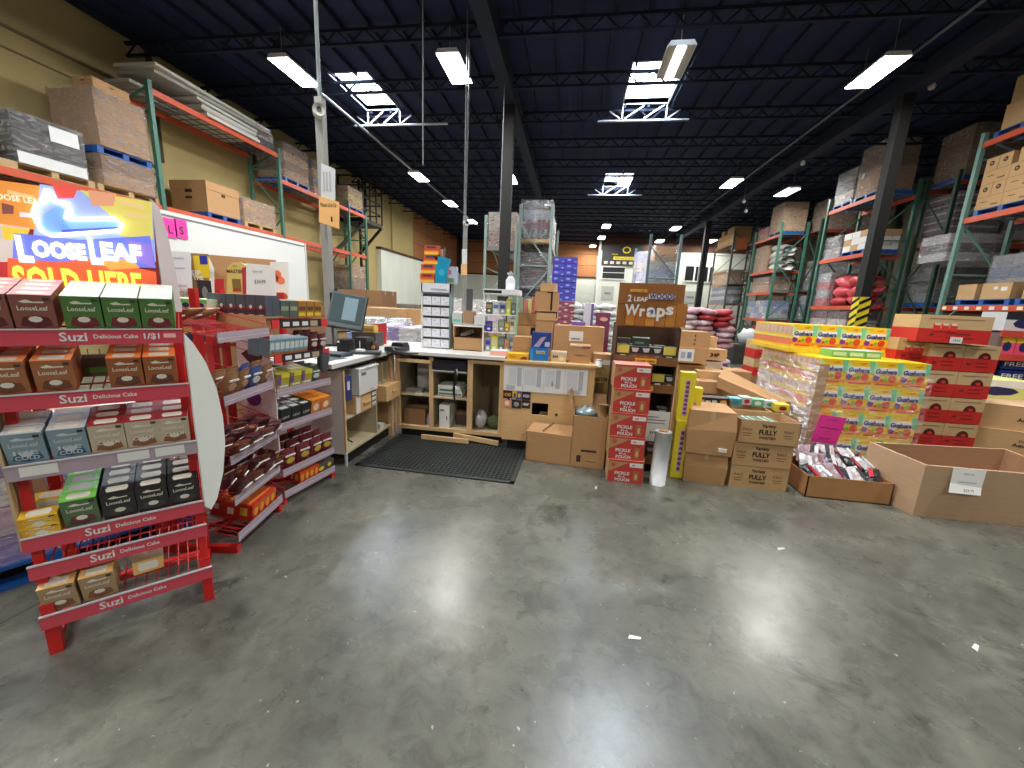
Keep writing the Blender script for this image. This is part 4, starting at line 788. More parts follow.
def pouch(col, col2, w=.09, d=.04, h=.14, gloss=.3, nm='pouch'):
    q = P(); vs = []; n = 8; lv = [(0, .8, 1), (.12, 1, 1), (.5, 1.05, 1), (.82, .6, 1), (.95, .2, 1.0), (1, .12, 1.02)]
    for f, s_, sx in lv:
        for k in range(n): a = 2 * PI * k / n; vs.append((math.copysign(abs(math.cos(a)) ** .5, math.cos(a)) * w / 2 * sx, d / 2 + math.sin(a) * d / 2 * s_, h * f))
    m_ = len(lv); q.add(vs, [(i * n + k, i * n + (k + 1) % n, (i + 1) * n + (k + 1) % n, (i + 1) * n + k) for i in range(m_ - 1) for k in range(n)] + [tuple(range(n)), tuple(range((m_ - 1) * n, m_ * n))[::-1]], M(col, gloss), None, True)
    q.oval(0, h * .45, w * .3, h * .16, -.004, .004, M(col2, .4), 8); q.box((-w * .35, -.001, h * .68), (w * .35, .006, h * .76), M((235, 232, 225), .4)); return proto(q.done(nm), 'pouch')
def UX(O, ang, x, y, z, rx=0, rz=0): return X3(O, ang) @ Matrix.Translation((x, y, z)) @ Matrix.Rotation(math.radians(rz), 4, 'Z') @ Matrix.Rotation(math.radians(rx), 4, 'X')
def fillrow(O, ang, z, prs, xs, rows, dy, label, rx=10, jit=2, y0=.01, seed=1, th=10):
    rnd = random.Random(seed)
    for j in range(rows):
        for i, x in enumerate(xs):
            y = y0 + j * dy; prs[i % len(prs)][0].put(UX(O, ang, x, y, z + .008 + y * math.tan(math.radians(th)), rx, rnd.uniform(-jit, jit)), '%s %s, %s, %s' % (prs[i % len(prs)][1], label, nth(i, len(xs)), ['front row', 'second row', 'third row', 'fourth row', 'fifth row'][j]))
# unit B
greyb = proto(P().box((-.042, 0, 0), (.042, .055, .14), M((84, 92, 104), .4)).box((-.042, -.0006, .0), (.042, 0, .045), M((66, 60, 74), .4)).box((-.042, -.0008, .04), (.042, 0, .055), DRED).box((-.042, 0, .14), (.042, .055, .1405), M((196, 200, 204), .3)).oval(0, .06, .013, .013, -.002, 0, WHT, 8).box((-.02, -.001, .0), (.02, 0, .01), M((226, 150, 150), .5)).done('flavour_box'), 'box')
amb = proto(P().box((-.036, 0, 0), (.036, .05, .12), M((176, 128, 60), .4)).box((-.03, -.001, .05), (.03, 0, .08), M((110, 70, 40), .5)).box((-.03, -.001, .01), (.03, 0, .035), YEL).done('flavour_box'), 'box')
grn = proto(P().box((-.036, 0, 0), (.036, .05, .12), M((92, 104, 96), .4)).box((-.03, -.001, .05), (.03, 0, .08), M((150, 170, 150), .5)).done('flavour_box'), 'box')
q = P(); q.box((-.04, .0, 0), (.1, .55, .006), CARD2); q.box((-.046, 0, -.09), (-.042, .55, .012), CARD2)
tag(q.done('cardboard_tray', None, UX(OB, AB, 0, .0, 1.388, 0, 0)), 'open cardboard tray under the grey topped boxes', 'tray')
for i in range(6):
    for j in range(2):
        greyb.put(UX(OB, AB, -.03 + .058 * j, .05 + .088 * i, 1.395, 0, -90), 'dark grey flavour box in the row running back, %s of six, %s file' % (ORD[i], ['outer', 'inner'][j]))
for j in range(3):
    for i, k in enumerate([grn, grn, amb, amb, amb]):
        k.put(UX(OB, AB, .13 + .078 * i, .02 + .055 * j, 1.385, 6, 0), '%s flavour box on the top black strip shelf, %s, %s' % (['grey green', 'amber'][i > 1], nth(i, 5), ['front row', 'middle row', 'back row'][j]))
teal = proto(P().box((-.022, 0, 0), (.022, .09, .12), M((120, 160, 176), .4)).box((-.018, -.001, .05), (.018, 0, .1), M((210, 220, 220), .4)).box((-.022, -.001, 0), (.022, 0, .03), M((180, 110, 60), .5)).done('foil_pack'), 'pack')
mar = pouch((92, 36, 44), (214, 196, 190), .09, .05, .13)
for i in range(8):
    for j in range(2): teal.put(UX(OB, AB, .0 + .042 * i, .02 + .1 * j, 1.115, 8, 3), 'narrow teal and silver pack on the second black strip shelf, %s, %s' % (nth(i, 8), ['front', 'back'][j]))
fillrow(OB, AB, 1.11, [(mar, 'maroon pouch')], [.37, .46], 3, .07, 'right end of the second black strip shelf', seed=2)
yel = proto(P().box((-.05, 0, 0), (.05, .05, .12), M((176, 168, 60), .4)).box((-.05, -.001, .09), (.05, 0, .12), M((232, 214, 70), .4)).box((-.05, -.001, .04), (-.02, 0, .12), M((120, 80, 150), .5)).box((-.03, -.0015, .02), (.04, -.0005, .035), WHT).done('snack_box'), 'box')
dgr = pouch((70, 92, 86), (190, 200, 190), .1, .06, .13)
fillrow(OB, AB, .86, [(yel, 'yellow and purple box'), (yel, 'yellow and purple box'), (yel, 'yellow and purple box')], [.06, .17, .275], 3, .056, 'middle clear strip shelf', seed=3)
fillrow(OB, AB, .86, [(dgr, 'dark green pouch')], [.37], 3, .07, 'right end of the middle clear strip shelf', seed=4)
q = P(); q.tube([(.44, .02, .1), (.42, -.02, .22), (.45, .1, .27)], [.04, .05, .03], M((28, 28, 30), .6), 8); tag(q.done('black_bag', None, UX(OB, AB, .02, .0, .86)), 'limp black bag hanging over the middle shelf edge', 'bag')
blk = proto(P().box((-.045, 0, 0), (.045, .08, .115), M((38, 46, 42), .4)).text('LEAF', (0, -.002, .05), .06, M((190, 196, 190), .5), .018, .02).box((-.03, .015, .1151), (.03, .05, .1156), M((214, 220, 214), .4)).done('flavour_box'), 'box')
ora = proto(P().box((-.05, 0, 0), (.05, .06, .12), M((214, 130, 66), .4)).oval(0, .06, .03, .03, -.002, 0, M((240, 214, 180), .5), 10).box((-.05, 0, .1205), (.05, .06, .121), M((250, 150, 50), .4)).done('snack_box'), 'box')
fillrow(OB, AB, .605, [(blk, 'black Leaf tin box')], [.06, .155, .25], 3, .085, 'fourth shelf of the cabinet side display', seed=5)
fillrow(OB, AB, .605, [(ora, 'orange snack box')], [.35, .455], 3, .065, 'fourth shelf of the cabinet side display', seed=6)
mar2 = pouch((112, 44, 52), (200, 170, 60), .12, .08, .15)
fillrow(OB, AB, .25, [(mar2, 'glossy maroon pouch')], [.07, .21, .34, .45], 3, .1, 'shelf above the bottom strip', seed=7, jit=10)
def redbox(w, d, h): 
    q = P(); q.box((-w / 2, 0, 0), (w / 2, d, h), M((196, 50, 30), .35)); q.box((-w / 2, -.0005, h * .45), (w / 2, 0, h), M((214, 90, 40), .4)); q.box((-w * .45, d * .1, h), (w * .45, d * .9, h + .001), M((240, 130, 60), .35))
    for k in range(4): q.oval(-w * .36 + w * .24 * k, h * .45, w * .08, h * .33, -.002, 0, M((240, 170, 60), .5), 8)
    for sg in (-1,): q.add([(-w / 2 - .001, d * .3, h * .25), (-w / 2 - .001, d * .12, h * .25), (-w / 2 - .001, d * .12, h * .8), (-w / 2 - .001, d * .3, h * .8)], [(0, 1, 2, 3)], M((216, 190, 60), .5)); q.add([(-w / 2 - .001, d * .6, h * .25), (-w / 2 - .001, d * .45, h * .25), (-w / 2 - .001, d * .45, h * .7), (-w / 2 - .001, d * .6, h * .7)], [(0, 1, 2, 3)], WHT)
    q.add([(-w / 2 - .001, d * .9, h * .5), (-w / 2 - .001, d * .8, h * .5), (-w / 2 - .001, d * .8, h * .85), (-w / 2 - .001, d * .9, h * .85)], [(0, 1, 2, 3)], WHT)
    return q
tag(redbox(.2, .14, .1).done('candy_box', None, UX(OB, AB, .25, .015, .09, 8)), 'red and orange candy box on the bottom shelf beside the cabinet', 'box')
tag(P().box((-.1, 0, 0), (.1, .14, .08), M((90, 84, 76), .4)).oval(-.04, .04, .03, .02, -.002, 0, YEL, 8).oval(.05, .045, .02, .02, -.002, 0, YEL, 8).done('candy_box', None, UX(OB, AB, .42, .015, .09, 8)), 'dull brown candy box at the right end of the bottom shelf', 'box')
# unit A
tag(redbox(.27, .26, .1).done('candy_box', None, UX(OA, AA, .30, .015, .11, 8)), 'big red and orange candy box low on the pouch display', 'box')
brp = pouch((150, 110, 76), (196, 150, 120), .1, .055, .15, .25); brb = pouch((70, 90, 150), (226, 230, 236), .1, .055, .15, .25); dbp = pouch((84, 36, 44), (236, 150, 150), .12, .07, .11, .3); dbo = pouch((120, 62, 44), (90, 30, 34), .12, .06, .1, .3)
fillrow(OA, AA, .945, [(brp, 'brown pouch'), (brp, 'brown pouch'), (brb, 'blue and white pouch'), (brp, 'brown pouch')], [.06, .17, .29, .41], 2, .07, 'upper filled shelf of the pouch display', rx=25, jit=8, seed=8)
fillrow(OA, AA, .59, [(dbo, 'rust brown pouch'), (dbp, 'dark plum pouch')], [.07, .2, .33, .43], 3, .09, 'middle shelf of the pouch display', rx=55, jit=25, seed=9)
fillrow(OA, AA, .335, [(dbp, 'dark plum pouch'), (dbo, 'rust brown pouch')], [.07, .2, .33, .43], 4, .09, 'lower shelf of the pouch display', rx=45, jit=25, seed=10)
for k in range(3): brp.put(UX(OA, AA, .02 + .12 * k, .3, 1.37, 70, 20 * k), ['brown pouch lying on the bare top wires, left one', 'brown pouch lying on the bare top wires, middle one', 'brown pouch lying on the bare top wires, right one'][k])
# red shelf with small packs behind unit A, seen past the wing
t = thing('red_shelf', 'red shelf unit edge seen between the white wing and the pouch display', 'shelf', (-3.05, 2.35, 0))
for z in (.9, 1.18, 1.42): q = P(); q.box((0, 0, z - .02), (.62, .4, z), M((186, 30, 34), .5)); q.box((0, -.01, z - .06), (.62, 0, z + .01), M((186, 30, 34), .5)); q.done('shelf', t)
for x in (0, .56): q = P(); q.box((x, 0, 0), (x + .05, .05, 1.44), RED); q.done('post', t)
for k in range(5): goods('small_pack', 'small colourful pack on the red shelf edge, ' + nth(k, 5), 'pack', (-2.97 + .115 * k, 2.36, 1.18), .1, .3, .12, [(226, 150, 60), (210, 190, 150), (240, 170, 60), (190, 60, 50), (210, 180, 90)][k], (230, 220, 120))
for k in range(5): goods('small_pack', 'green trimmed pack on the top red shelf, ' + nth(k, 5), 'pack', (-2.97 + .115 * k, 2.36, 1.42), .1, .3, .07, (214, 230, 200), (130, 210, 110))
# ---- white partition, papers, carton wall behind the displays
t = thing('white_partition', 'tall white partition panel under the orange beam on the left', 'partition', (-8.85, 7.6, 0)); q = P(); q.box((-.03, 0, 0), (.03, 4.65, 3.2), M((226, 226, 222), .6)); q.done('panel', t); q = P(); q.box((-.035, 0, 3.08), (.04, 4.66, 3.12), GRY); q.box((.03, 4.6, 0), (.05, 4.66, 3.2), OFFW); q.done('trim', t)
for i, (px, ch) in enumerate([(170, 'L'), (181, 'S')]):
    c = atx(px, 228 + 1 * i, -8.8); q = P(); q.box((0, -.14, -.2), (.008, .14, .2), PINK); q.text(ch, (.01, 0, -.03), .1, INK, .17, .02, (0, 1, 0), (0, 0, 1)); tag(q.done('letter_card', None, c), 'pink card with the letter %s on the white partition' % ch, 'card')
tag(P().box((-4.9, 3.95, 0), (-3.3, 4.95, 1.4), CARD3).box((-4.9, 3.94, .7), (-3.3, 4.951, .71), SEAM).done('stock_crate'), 'wide brown stock crate carrying the posters behind the red displays', 'crate')
# brown cardboard cut-out display wall
t = thing('carton_display_wall', 'brown cardboard cut-out wall with rounded openings behind the displays', 'display wall', (0, 4.6, 0)); q = P()
def c46(x, y, Y=4.6): p_ = at(x, y, Y); return (p_.x, p_.z)
q.poly([c46(*p_) for p_ in [(175, 252), (275, 260), (275, 268), (240, 263), (229, 268), (226, 280), (226, 330), (217, 330), (214, 268), (208, 255), (175, 257)]], 0, .02, CARD); q.done('panel', t)
q = P(); q.poly([c46(*p_) for p_ in [(215, 279), (224, 279), (224, 330), (216, 330)]], -.01, .0, M((216, 60, 72), .5)); q.done('red_edge', t)
q = P(); q.poly([c46(*p_) for p_ in [(216, 0 + 300), (231, 300), (231, 420), (216, 420)]], .02, .04, CARD); q.done('foot_panel', t)
def placard(px, Y, col, nm, lab, cat, fn=None, th=.02, foot=None):
    pts = [at(x, y, Y) for x, y in px]
    if foot: zmin = min(p_.z for p_ in pts); pts = [Vector((p_.x, p_.y, foot if p_.z < zmin + .06 else p_.z)) for p_ in pts]
    c = pts[0]; q = P(); pp = [(p_.x - c.x, p_.z - c.z) for p_ in pts]; q.poly(pp, 0, th, M(col, .6))
    xs_ = [a for a, _ in pp]; zs_ = [b_ for _, b_ in pp]
    if fn: fn(q, min(xs_), max(xs_), min(zs_), max(zs_))
    return tag(q.done(nm, None, (c.x, Y, c.z)), lab, cat)
def f1(q, a, b_, c, d): w_ = b_ - a; h_ = d - c; q.text('TOP', (a + w_ * .5, -.003, d - h_ * .1), w_ * .2, INK, h_ * .04); q.text('MASTER', (a + w_ * .5, -.003, d - h_ * .22), w_ * .75, INK, h_ * .08, .02); q.box((a + w_ * .32, -.003, c + h_ * .3), (b_ - w_ * .3, 0, c + h_ * .6), M((120, 100, 50), .6)); q.box((a + w_ * .34, -.005, c + h_ * .3), (b_ - w_ * .32, -.002, c + h_ * .38), M((150, 60, 40), .6))
placard([(227, 300), (227, 268), (232, 263), (240, 262), (246, 266), (246, 300)], 4.3, (206, 180, 100), 'placard', 'yellow MASTER placard standing behind the grey topped boxes', 'placard', f1, foot=1.405)
def f2(q, a, b_, c, d): w_ = b_ - a; h_ = d - c; q.text('Special', (a + w_ * .45, -.003, d - h_ * .18), w_ * .3, GRY, h_ * .06); q.text('$34.99', (a + w_ * .5, -.003, d - h_ * .42), w_ * .34, INK, h_ * .09)
placard([(246, 300), (246, 263), (275, 266), (275, 300)], 4.0, (232, 230, 228), 'price_sheet', 'white price sheet curling beside the yellow MASTER placard', 'sheet', f2, .004, 1.405)
placard([(242, 296), (242, 268), (248, 266), (250, 280), (248, 297)], 4.15, (176, 44, 58), 'placard_edge', 'narrow red and blue strip between placard and price sheet', 'placard', foot=1.405)
def f3(q, a, b_, c, d): w_ = b_ - a; h_ = d - c; [q.oval(a + w_ * x, c + h_ * z, w_ * .2, h_ * .09, -.004, 0, M((230, 120, 84), .5), 10) for x, z in ((.3, .62), (.6, .58), (.45, .72))]; q.oval(a + w_ * .6, c + h_ * .22, w_ * .28, h_ * .09, -.004, 0, M((196, 96, 60), .5), 10)
placard([(270, 300), (270, 262), (288, 262), (288, 300)], 4.5, (226, 224, 220), 'food_poster', 'white poster with orange snacks on the partition end', 'poster', f3, .01, 1.405)
placard([(172, 291), (172, 251), (190, 252), (192, 291)], 4.4, (222, 222, 226), 'notice_sheet', 'white notice sheet left of the comic black poster', 'sheet', lambda q, a, b_, c, d: [q.box((a + .08, -.003, c + (d - c) * f), (b_ - .1, 0, c + (d - c) * (f + .03)), M((180, 180, 190), .6)) for f in (.85, .65, .3)], .004, 1.405)
def f4(q, a, b_, c, d):
    w_ = b_ - a; h_ = d - c; q.box((a + w_ * .3, -.003, c + h_ * .5), (b_, 0, d - h_ * .05), M((222, 190, 40), .5)); q.box((a + w_ * .6, -.005, c + h_ * .78), (b_ - w_ * .05, -.002, d - h_ * .05), M((40, 50, 160), .5)); q.box((a + w_ * .35, -.004, c), (b_, -.001, c + h_ * .45), M((38, 38, 42), .5)); q.text('SIP', (a + w_ * .35, -.006, c + h_ * .6), w_ * .5, WHT, h_ * .1, .03); q.text('THE', (a + w_ * .45, -.007, c + h_ * .5), w_ * .5, WHT, h_ * .08, .03); q.oval(a + w_ * .68, c + h_ * .2, w_ * .14, h_ * .13, -.006, -.003, GRY, 10)
placard([(191, 291), (191, 253), (208, 254), (208, 292)], 4.45, (150, 110, 60), 'comic_poster', 'black and yellow poster with blue corner behind the displays', 'poster', f4, .008, 1.405)
placard([(208, 330), (208, 255), (214, 262), (219, 280), (219, 330)], 4.75, (230, 228, 224), 'curved_panel', 'white curved panel edge behind the black and yellow poster', 'panel', foot=1.0)
placard([(180, 302), (180, 288), (196, 290), (196, 302)], 4.2, (196, 186, 180), 'word_plate', 'small grey plate with blurred capitals above the red shelf', 'plate', lambda q, a, b_, c, d: q.text('QUICK', ((a + b_) / 2, -.004, (c + d) / 2 + .02), (b_ - a) * .8, GRY, (d - c) * .35, .03), foot=1.405)
placard([(166, 293), (166, 278), (175, 279), (175, 294)], 4.3, (190, 24, 40), 'red_card', 'red card with a dark mark left of the notice sheet', 'card', lambda q, a, b_, c, d: q.oval((a + b_) / 2, (c + d) / 2, .03, .06, -.004, 0, INK, 8), foot=1.405)
# ================================================================ counter
PLY = M((214, 180, 132), .55, 'wood'); PLYI = M((196, 182, 150), .6); TOPW = M((222, 222, 218), .3); BLKT = M((24, 24, 26), .6); EDGE = M((204, 166, 116), .6, 'wood')
t = thing('counter_cabinet', 'white end counter cabinet with drawers along the left', 'cabinet', (-1.97, 3.14, 0))
def cb(a, b_, m, nm, pr=None): return P().box(a, b_, m).done(nm, pr or t)
cb((-.72, 0, .12), (0, .02, .91), WHT, 'end_panel'); cb((-.72, 0, .12), (-.70, 1.0, .91), PLYI, 'back_panel'); cb((-.70, .02, .12), (0, .98, .14), PLYI, 'bottom'); cb((-.06, .05, 0), (-.04, 1.0, .12), BLKT, 'toe_kick'); cb((-.70, .02, .0), (-.67, .05, .12), SIL, 'leg'); cb((-.02, .0, 0), (.0, .02, .12), SIL, 'leg')
cb((-.70, .58, .14), (0, .60, .91), PLYI, 'divider'); cb((-.70, .96, .1), (0, .99, .91), PLY, 'end_post'); cb((-.65, .02, .44), (-.01, .58, .455), PLYI, 'shelf'); cb((-.65, .6, .655), (-.01, .96, .67), PLYI, 'shelf'); cb((-.012, -.002, .14), (.003, .022, .91), PLY, 'edge_strip')
d = cb((-.4, .17, .46), (.012, .57, .63), BIRCH, 'drawer'); P().box((.012, .3, .53), (.03, .43, .545), BIRCH).done('pull', d)
q = P(); q.box((.0125, .46, .47), (.014, .56, .62), BLKT)
for k in range(3): q.box((.014, .47, .475 + .05 * k), (.016, .55, .51 + .05 * k), WHT)
q.done('sticker', d); P().box((.0125, .18, .46), (.014, .25, .62), WHT).done('sticker', d)
for k in range(5): pass
d = cb((-.3, .62, .48), (.10, .95, .645), BIRCH, 'drawer'); P().box((.10, .74, .56), (.115, .84, .575), BIRCH).done('pull', d)
for k in range(3): cb((-.3, .63 + .11 * k, .67), (-.0, .64 + .11 * k, .88), PLYI, 'pigeonhole_wall')
cb((-.31, .62, .67), (-.3, .95, .9), M((120, 104, 84), .7), 'pigeonhole_back')
P().box((.002, .02, .62), (.006, .12, .85), M((50, 56, 120), .5)).box((.006, .05, .72), (.008, .09, .8), WHT).done('blue_label', t)
q = P(); q.box((-.3, 0, 0), (.03, .36, .25), WHT); q.box((.03, .05, .18), (.033, .13, .21), GRY); q.box((.03, .2, .02), (.033, .27, .03), M((210, 180, 150), .6)); q.box((-.31, -.01, .24), (.04, .37, .255), M((240, 240, 238), .5))
tag(q.done('file_box', None, (-1.965, 3.34, .64)), 'white file box jutting out above the birch drawer', 'box')
q = P(); q.tube([(0, 0, 0), (.1, .06, .03), (.16, -.04, .01), (.06, -.08, .04), (-.02, .02, .02), (.1, .14, .02), (.2, .1, 0)], .006, BLK, 5); q.tube([(.02, .02, .01), (.12, -.02, .03), (.2, .05, .01)], .007, WHT, 5); tag(q.done('cable_tangle', None, (-2.25, 3.28, .15)), 'tangle of black and white cables in the cabinet bottom', 'cables')
q = P(); q.box((0, 0, 0), (.12, .08, .05), WHT); q.tube([(.05, .04, .05), (.02, .0, .2), (-.1, .02, .3)], .005, BLK, 5); tag(q.done('power_adapter', None, (-2.12, 3.86, .142)), 'white power adapter on the cabinet floor near the corner', 'adapter')
q = P(); q.box((0, 0, 0), (.06, .1, .14), BLK); tag(q.done('adapter_brick', None, (-2.3, 3.78, .142)), 'black adapter brick behind the white one', 'adapter')
q = P(); q.lathe([(.05, 0), (.055, .03), (.03, .06), (.045, .1), (.01, .12)], BLK, (0, 0), 10); tag(q.done('cable_coil', None, (-2.3, 3.95, .142)), 'coiled black gadget in the dark corner of the cabinet', 'gadget')
# back counter body
t = thing('counter_cabinet', 'open plywood back counter with shelves in three bays', 'cabinet', (-1.93, 4.1, 0))
for x, w_ in ((0, .05), (.40, .045), (.84, .06), (1.20, .05)): cb((x, 0, .1), (x + w_, .03, .95), PLY, 'face_post'); cb((x + .01, .03, .1), (x + .03, .6, .95), PLYI, 'divider')
cb((0, .6, .1), (1.25, .62, .95), M((150, 132, 106), .7), 'back_panel'); cb((0, .0, .10), (1.25, .6, .125), PLYI, 'bottom'); cb((0, -.004, .09), (1.25, .02, .13), PLY, 'bottom_rail'); cb((.05, .04, 0), (1.25, .06, .09), BLKT, 'toe_kick')
cb((.05, .01, .485), (.40, .6, .505), PLYI, 'shelf'); cb((.445, .01, .475), (.84, .6, .495), PLYI, 'shelf'); cb((.02, -.03, .87), (.42, .0, .905), PLY, 'loose_rail'); cb((.84, -.004, .9), (1.25, .02, .95), PLY, 'top_rail'); cb((.42, .02, .77), (.84, .58, .785), PLYI, 'shelf')
q = P(); q.bar((.35, -.1, .045), (.9, -.13, .05), .025, PLY, .05); q.bar((.7, -.02, .07), (1.23, -.1, .05), .025, PLY, .05); q.done('broken_kick_board', t)
tag(P().box((-2.0, 4.05, 0), (-1.955, 4.13, .95), PLY).done('corner_post'), 'narrow plywood post where the two counters meet', 'post')
q = P(); q.box((-.73, -.16, 0), (.0, 1.0, .04), TOPW); q.box((-.735, -.165, -.014), (.006, 1.0, 0), BLKT); q.poly([(0, 0), (.01, 0)], 0, 0, TOPW) if False else None
tag(q.done('countertop', None, (-1.955, 3.12, .95)), 'white countertop with a dark edge over the left cabinet', 'countertop')
q = P(); q.box((-.75, -.05, 0), (1.27, .9, .035), TOPW); q.box((-.0, -.055, -.012), (1.275, .9, 0), BLKT)
tag(q.done('countertop', None, (-1.95, 4.13, .955)), 'long white countertop over the open plywood bays', 'countertop')
# items in the bays
q = P(); q.box((0, 0, 0), (.38, .42, .12), M((24, 26, 34), .4)); q.box((-.005, -.012, .01), (.385, 0, .1), M((30, 32, 44), .4)); q.box((.0, -.02, -.006), (.385, -.01, .004), SIL); q.tube([(.28, -.025, .03), (.28, -.03, -.05)], .012, SIL, 6); tag(q.done('cash_drawer', None, (-1.49, 4.11, .795)), 'black cash drawer with keys hanging under the countertop', 'cash drawer')
q = P(); q.tube([(0, 0, .38), (.02, -.01, .3), (-.01, 0, .15), (.01, -.01, 0)], [.012, .018, .015, .01], BLK, 6); q.tube([(.0, -.01, .2), (.05, -.02, .16), (.04, -.01, .1)], .006, WHT, 5); tag(q.done('charging_cable', None, (-1.22, 4.05, .45)), 'black cord hanging in front of the middle bay', 'cord')
q = P(); q.box((0, 0, 0), (.28, .3, .05), WHT); q.box((.01, -.002, .01), (.27, 0, .035), GRY); q.box((0, 0, .05), (.27, .29, .09), M((200, 214, 206), .4)); q.box((.02, -.003, .055), (.2, 0, .075), M((60, 110, 90), .5)); q.box((0, 0, .09), (.25, .28, .12), M((232, 232, 230), .3)); tag(q.done('binder_stack', None, (-1.44, 4.14, .505)), 'white and green paperwork packets stuffed in the middle bay', 'paperwork')
q = P(); q.box((0, 0, 0), (.12, .3, .27), WHT); q.box((.01, -.002, .2), (.06, 0, .22), GRY); q.oval(.09, .12, .006, .03, -.002, 0, INK, 6); tag(q.done('router_box', None, (-1.42, 4.13, .125)), 'upright white carton low in the middle bay', 'box')
q = P(); q.box((0, 0, 0), (.2, .2, .12), M((90, 70, 60), .7)); q.box((0, 0, .12), (.2, .2, .16), M((120, 96, 76), .7)); tag(q.done('book_pile', None, (-1.27, 4.3, .125)), 'dark brown pile behind the white carton in the middle bay', 'pile')
tag(carton_mesh(.26, .22, .19, CARD3).done('carton', None, (-1.73, 4.16, .125)), 'small brown carton low in the left bay by the corner', 'carton')
q = P(); q.lathe([(.03, 0), (.04, .06), (.025, .12), (.012, .14), (.012, .17)], M((150, 140, 170), .3), (0, 0), 10); tag(q.done('spray_bottle', None, (-1.56, 4.2, .125)), 'pale bottle right of the small carton in the left bay', 'bottle')
q = P(); q.poly([(0, 0), (.0, .28), (.04, .34), (.16, .34), (.2, .28), (.2, 0)], 0, .02, M((196, 196, 190), .5)); q.tube([(-.01, -.01, 0), (-.01, -.01, .3), (.04, -.01, .36), (.18, -.01, .36), (.215, -.01, .3), (.215, -.01, 0)], .014, BLK, 6); tag(q.done('seat_back', None, (-1.79, 4.4, .505)), 'grey panel with black rim standing in the upper left bay', 'panel')
q = P(); q.box((0, 0, 0), (.2, .14, .06), CLEAR); q.box((.01, .01, .005), (.19, .13, .04), M((150, 150, 170), .5)); tag(q.done('plastic_tray', None, (-1.83, 4.16, .505)), 'clear plastic tray before the grey panel in the left bay', 'tray')
def blob(r, mat, c=(0, 0, 0), seed=1, n=10, m_=7, sc=(1, 1, 1)):
    q = P(); rnd = random.Random(seed); vs = []
    for a in range(m_ + 1):
        ph = PI * a / m_
        for b in range(n): th = 2 * PI * b / n; k = r * (1 + rnd.uniform(-.16, .16)); vs.append((c[0] + math.sin(ph) * math.cos(th) * k * sc[0], c[1] + math.sin(ph) * math.sin(th) * k * sc[1], c[2] + (math.cos(ph) + 1) * k * .97 * sc[2]))
    return q.add(vs, [(a * n + b, a * n + (b + 1) % n, (a + 1) * n + (b + 1) % n, (a + 1) * n + b) for a in range(m_) for b in range(n)], mat, None, True)
tag(blob(.09, M((70, 84, 50), .7), seed=3, sc=(1.1, 1, .9)).done('helmet', None, (-.80, 4.28, .125)), 'dark olive round bundle low in the tall right bay', 'bundle')
tag(blob(.08, M((190, 190, 200), .3), seed=5, sc=(.9, 1, 1.3)).done('crumpled_bag', None, (-.96, 4.24, .13)), 'crumpled white plastic bag in the tall right bay', 'bag')
# plywood end with poster
t = thing('plywood_counter_end', 'birch plywood counter front with rectangular hole and long pale chart', 'counter front', (-.66, 3.96, 0))
q = P(); W_ = .93
for (a, b_) in (((0, 0, .12), (.31, .02, .96)), ((.48, 0, .12), (W_, .02, .96)), ((.31, 0, .12), (.48, .02, .42)), ((.31, 0, .55), (.48, .02, .96))): q.box(a, b_, BIRCH)
q.oval(.57, .44, .016, .016, -.002, 0, BLK, 10); q.done('front_board', t); cb((0, .02, .12), (.02, .9, .96), BIRCH, 'side_board'); cb((W_ - .02, .02, .12), (W_, .9, .96), BIRCH, 'side_board'); cb((0, -.02, .96), (W_ + .02, .9, .985), BIRCH, 'top_board'); cb((.05, .08, 0), (W_, .1, .12), BLKT, 'toe_kick'); cb((.0, .4, .12), (W_, .42, .9), BLKT, 'inner_back')
q = P(); q.box((0, -.006, .665), (.86, -.001, .93), M((236, 236, 238), .4))
for k, (a, b_) in enumerate([(.05, .13), (.215, .335), (.43, .53), (.65, .76)]): q.box((a, -.0075, .74), (b_, -.006, .90), M((214, 216, 220), .5)); q.box((b_ + .01, -.0075, .72), (b_ + .055, -.006, .91), M((186, 188, 196), .5))
for k in range(3): q.box((.2 + .215 * k, -.0078, .67), (.204 + .215 * k, -.006, .925), M((200, 200, 206), .5))
for k in range(8): q.box((.03, -.0078, .68 + .006 * k), (.12, -.006, .682 + .006 * k), M((190, 190, 196), .5)); q.box((.66, -.0078, .68 + .006 * k), (.8, -.006, .682 + .006 * k), M((190, 190, 196), .5))
q.box((.5, -.0082, .74), (.512, -.006, .79), M((150, 120, 90), .5)); q.done('chart', t)
for k, (x, z, w_, h_, c_, c2, tx_) in enumerate([(.0, .575, .095, .085, (90, 36, 30), (226, 190, 60), 'OG'), (.1, .575, .045, .085, (222, 200, 50), (90, 60, 140), ''), (.147, .575, .05, .085, (98, 70, 160), (222, 200, 50), ''), (.2, .575, .09, .085, (40, 34, 50), (232, 228, 220), 'HIGH'), (.0, .48, .09, .09, (226, 156, 120), (240, 220, 200), ''), (.095, .475, .1, .09, (50, 48, 50), (160, 160, 160), ''), (.2, .485, .09, .085, (52, 40, 44), (236, 226, 222), 'HEMP'), (.05, .56, .1, .03, (60, 40, 60), (240, 230, 240), 'ZIG')]):
    q = P(); q.box((x, -.005, z), (x + w_, -.001, z + h_), M(c_, .4)); q.oval(x + w_ / 2, z + h_ / 2, w_ * .28, h_ * .3, -.006, -.004, M(c2, .4), 10) if not tx_ else q.text(tx_, (x + w_ / 2, -.006, z + h_ / 2), w_ * .7, M(c2, .4), h_ * .35, .03); q.done('sticker', t)
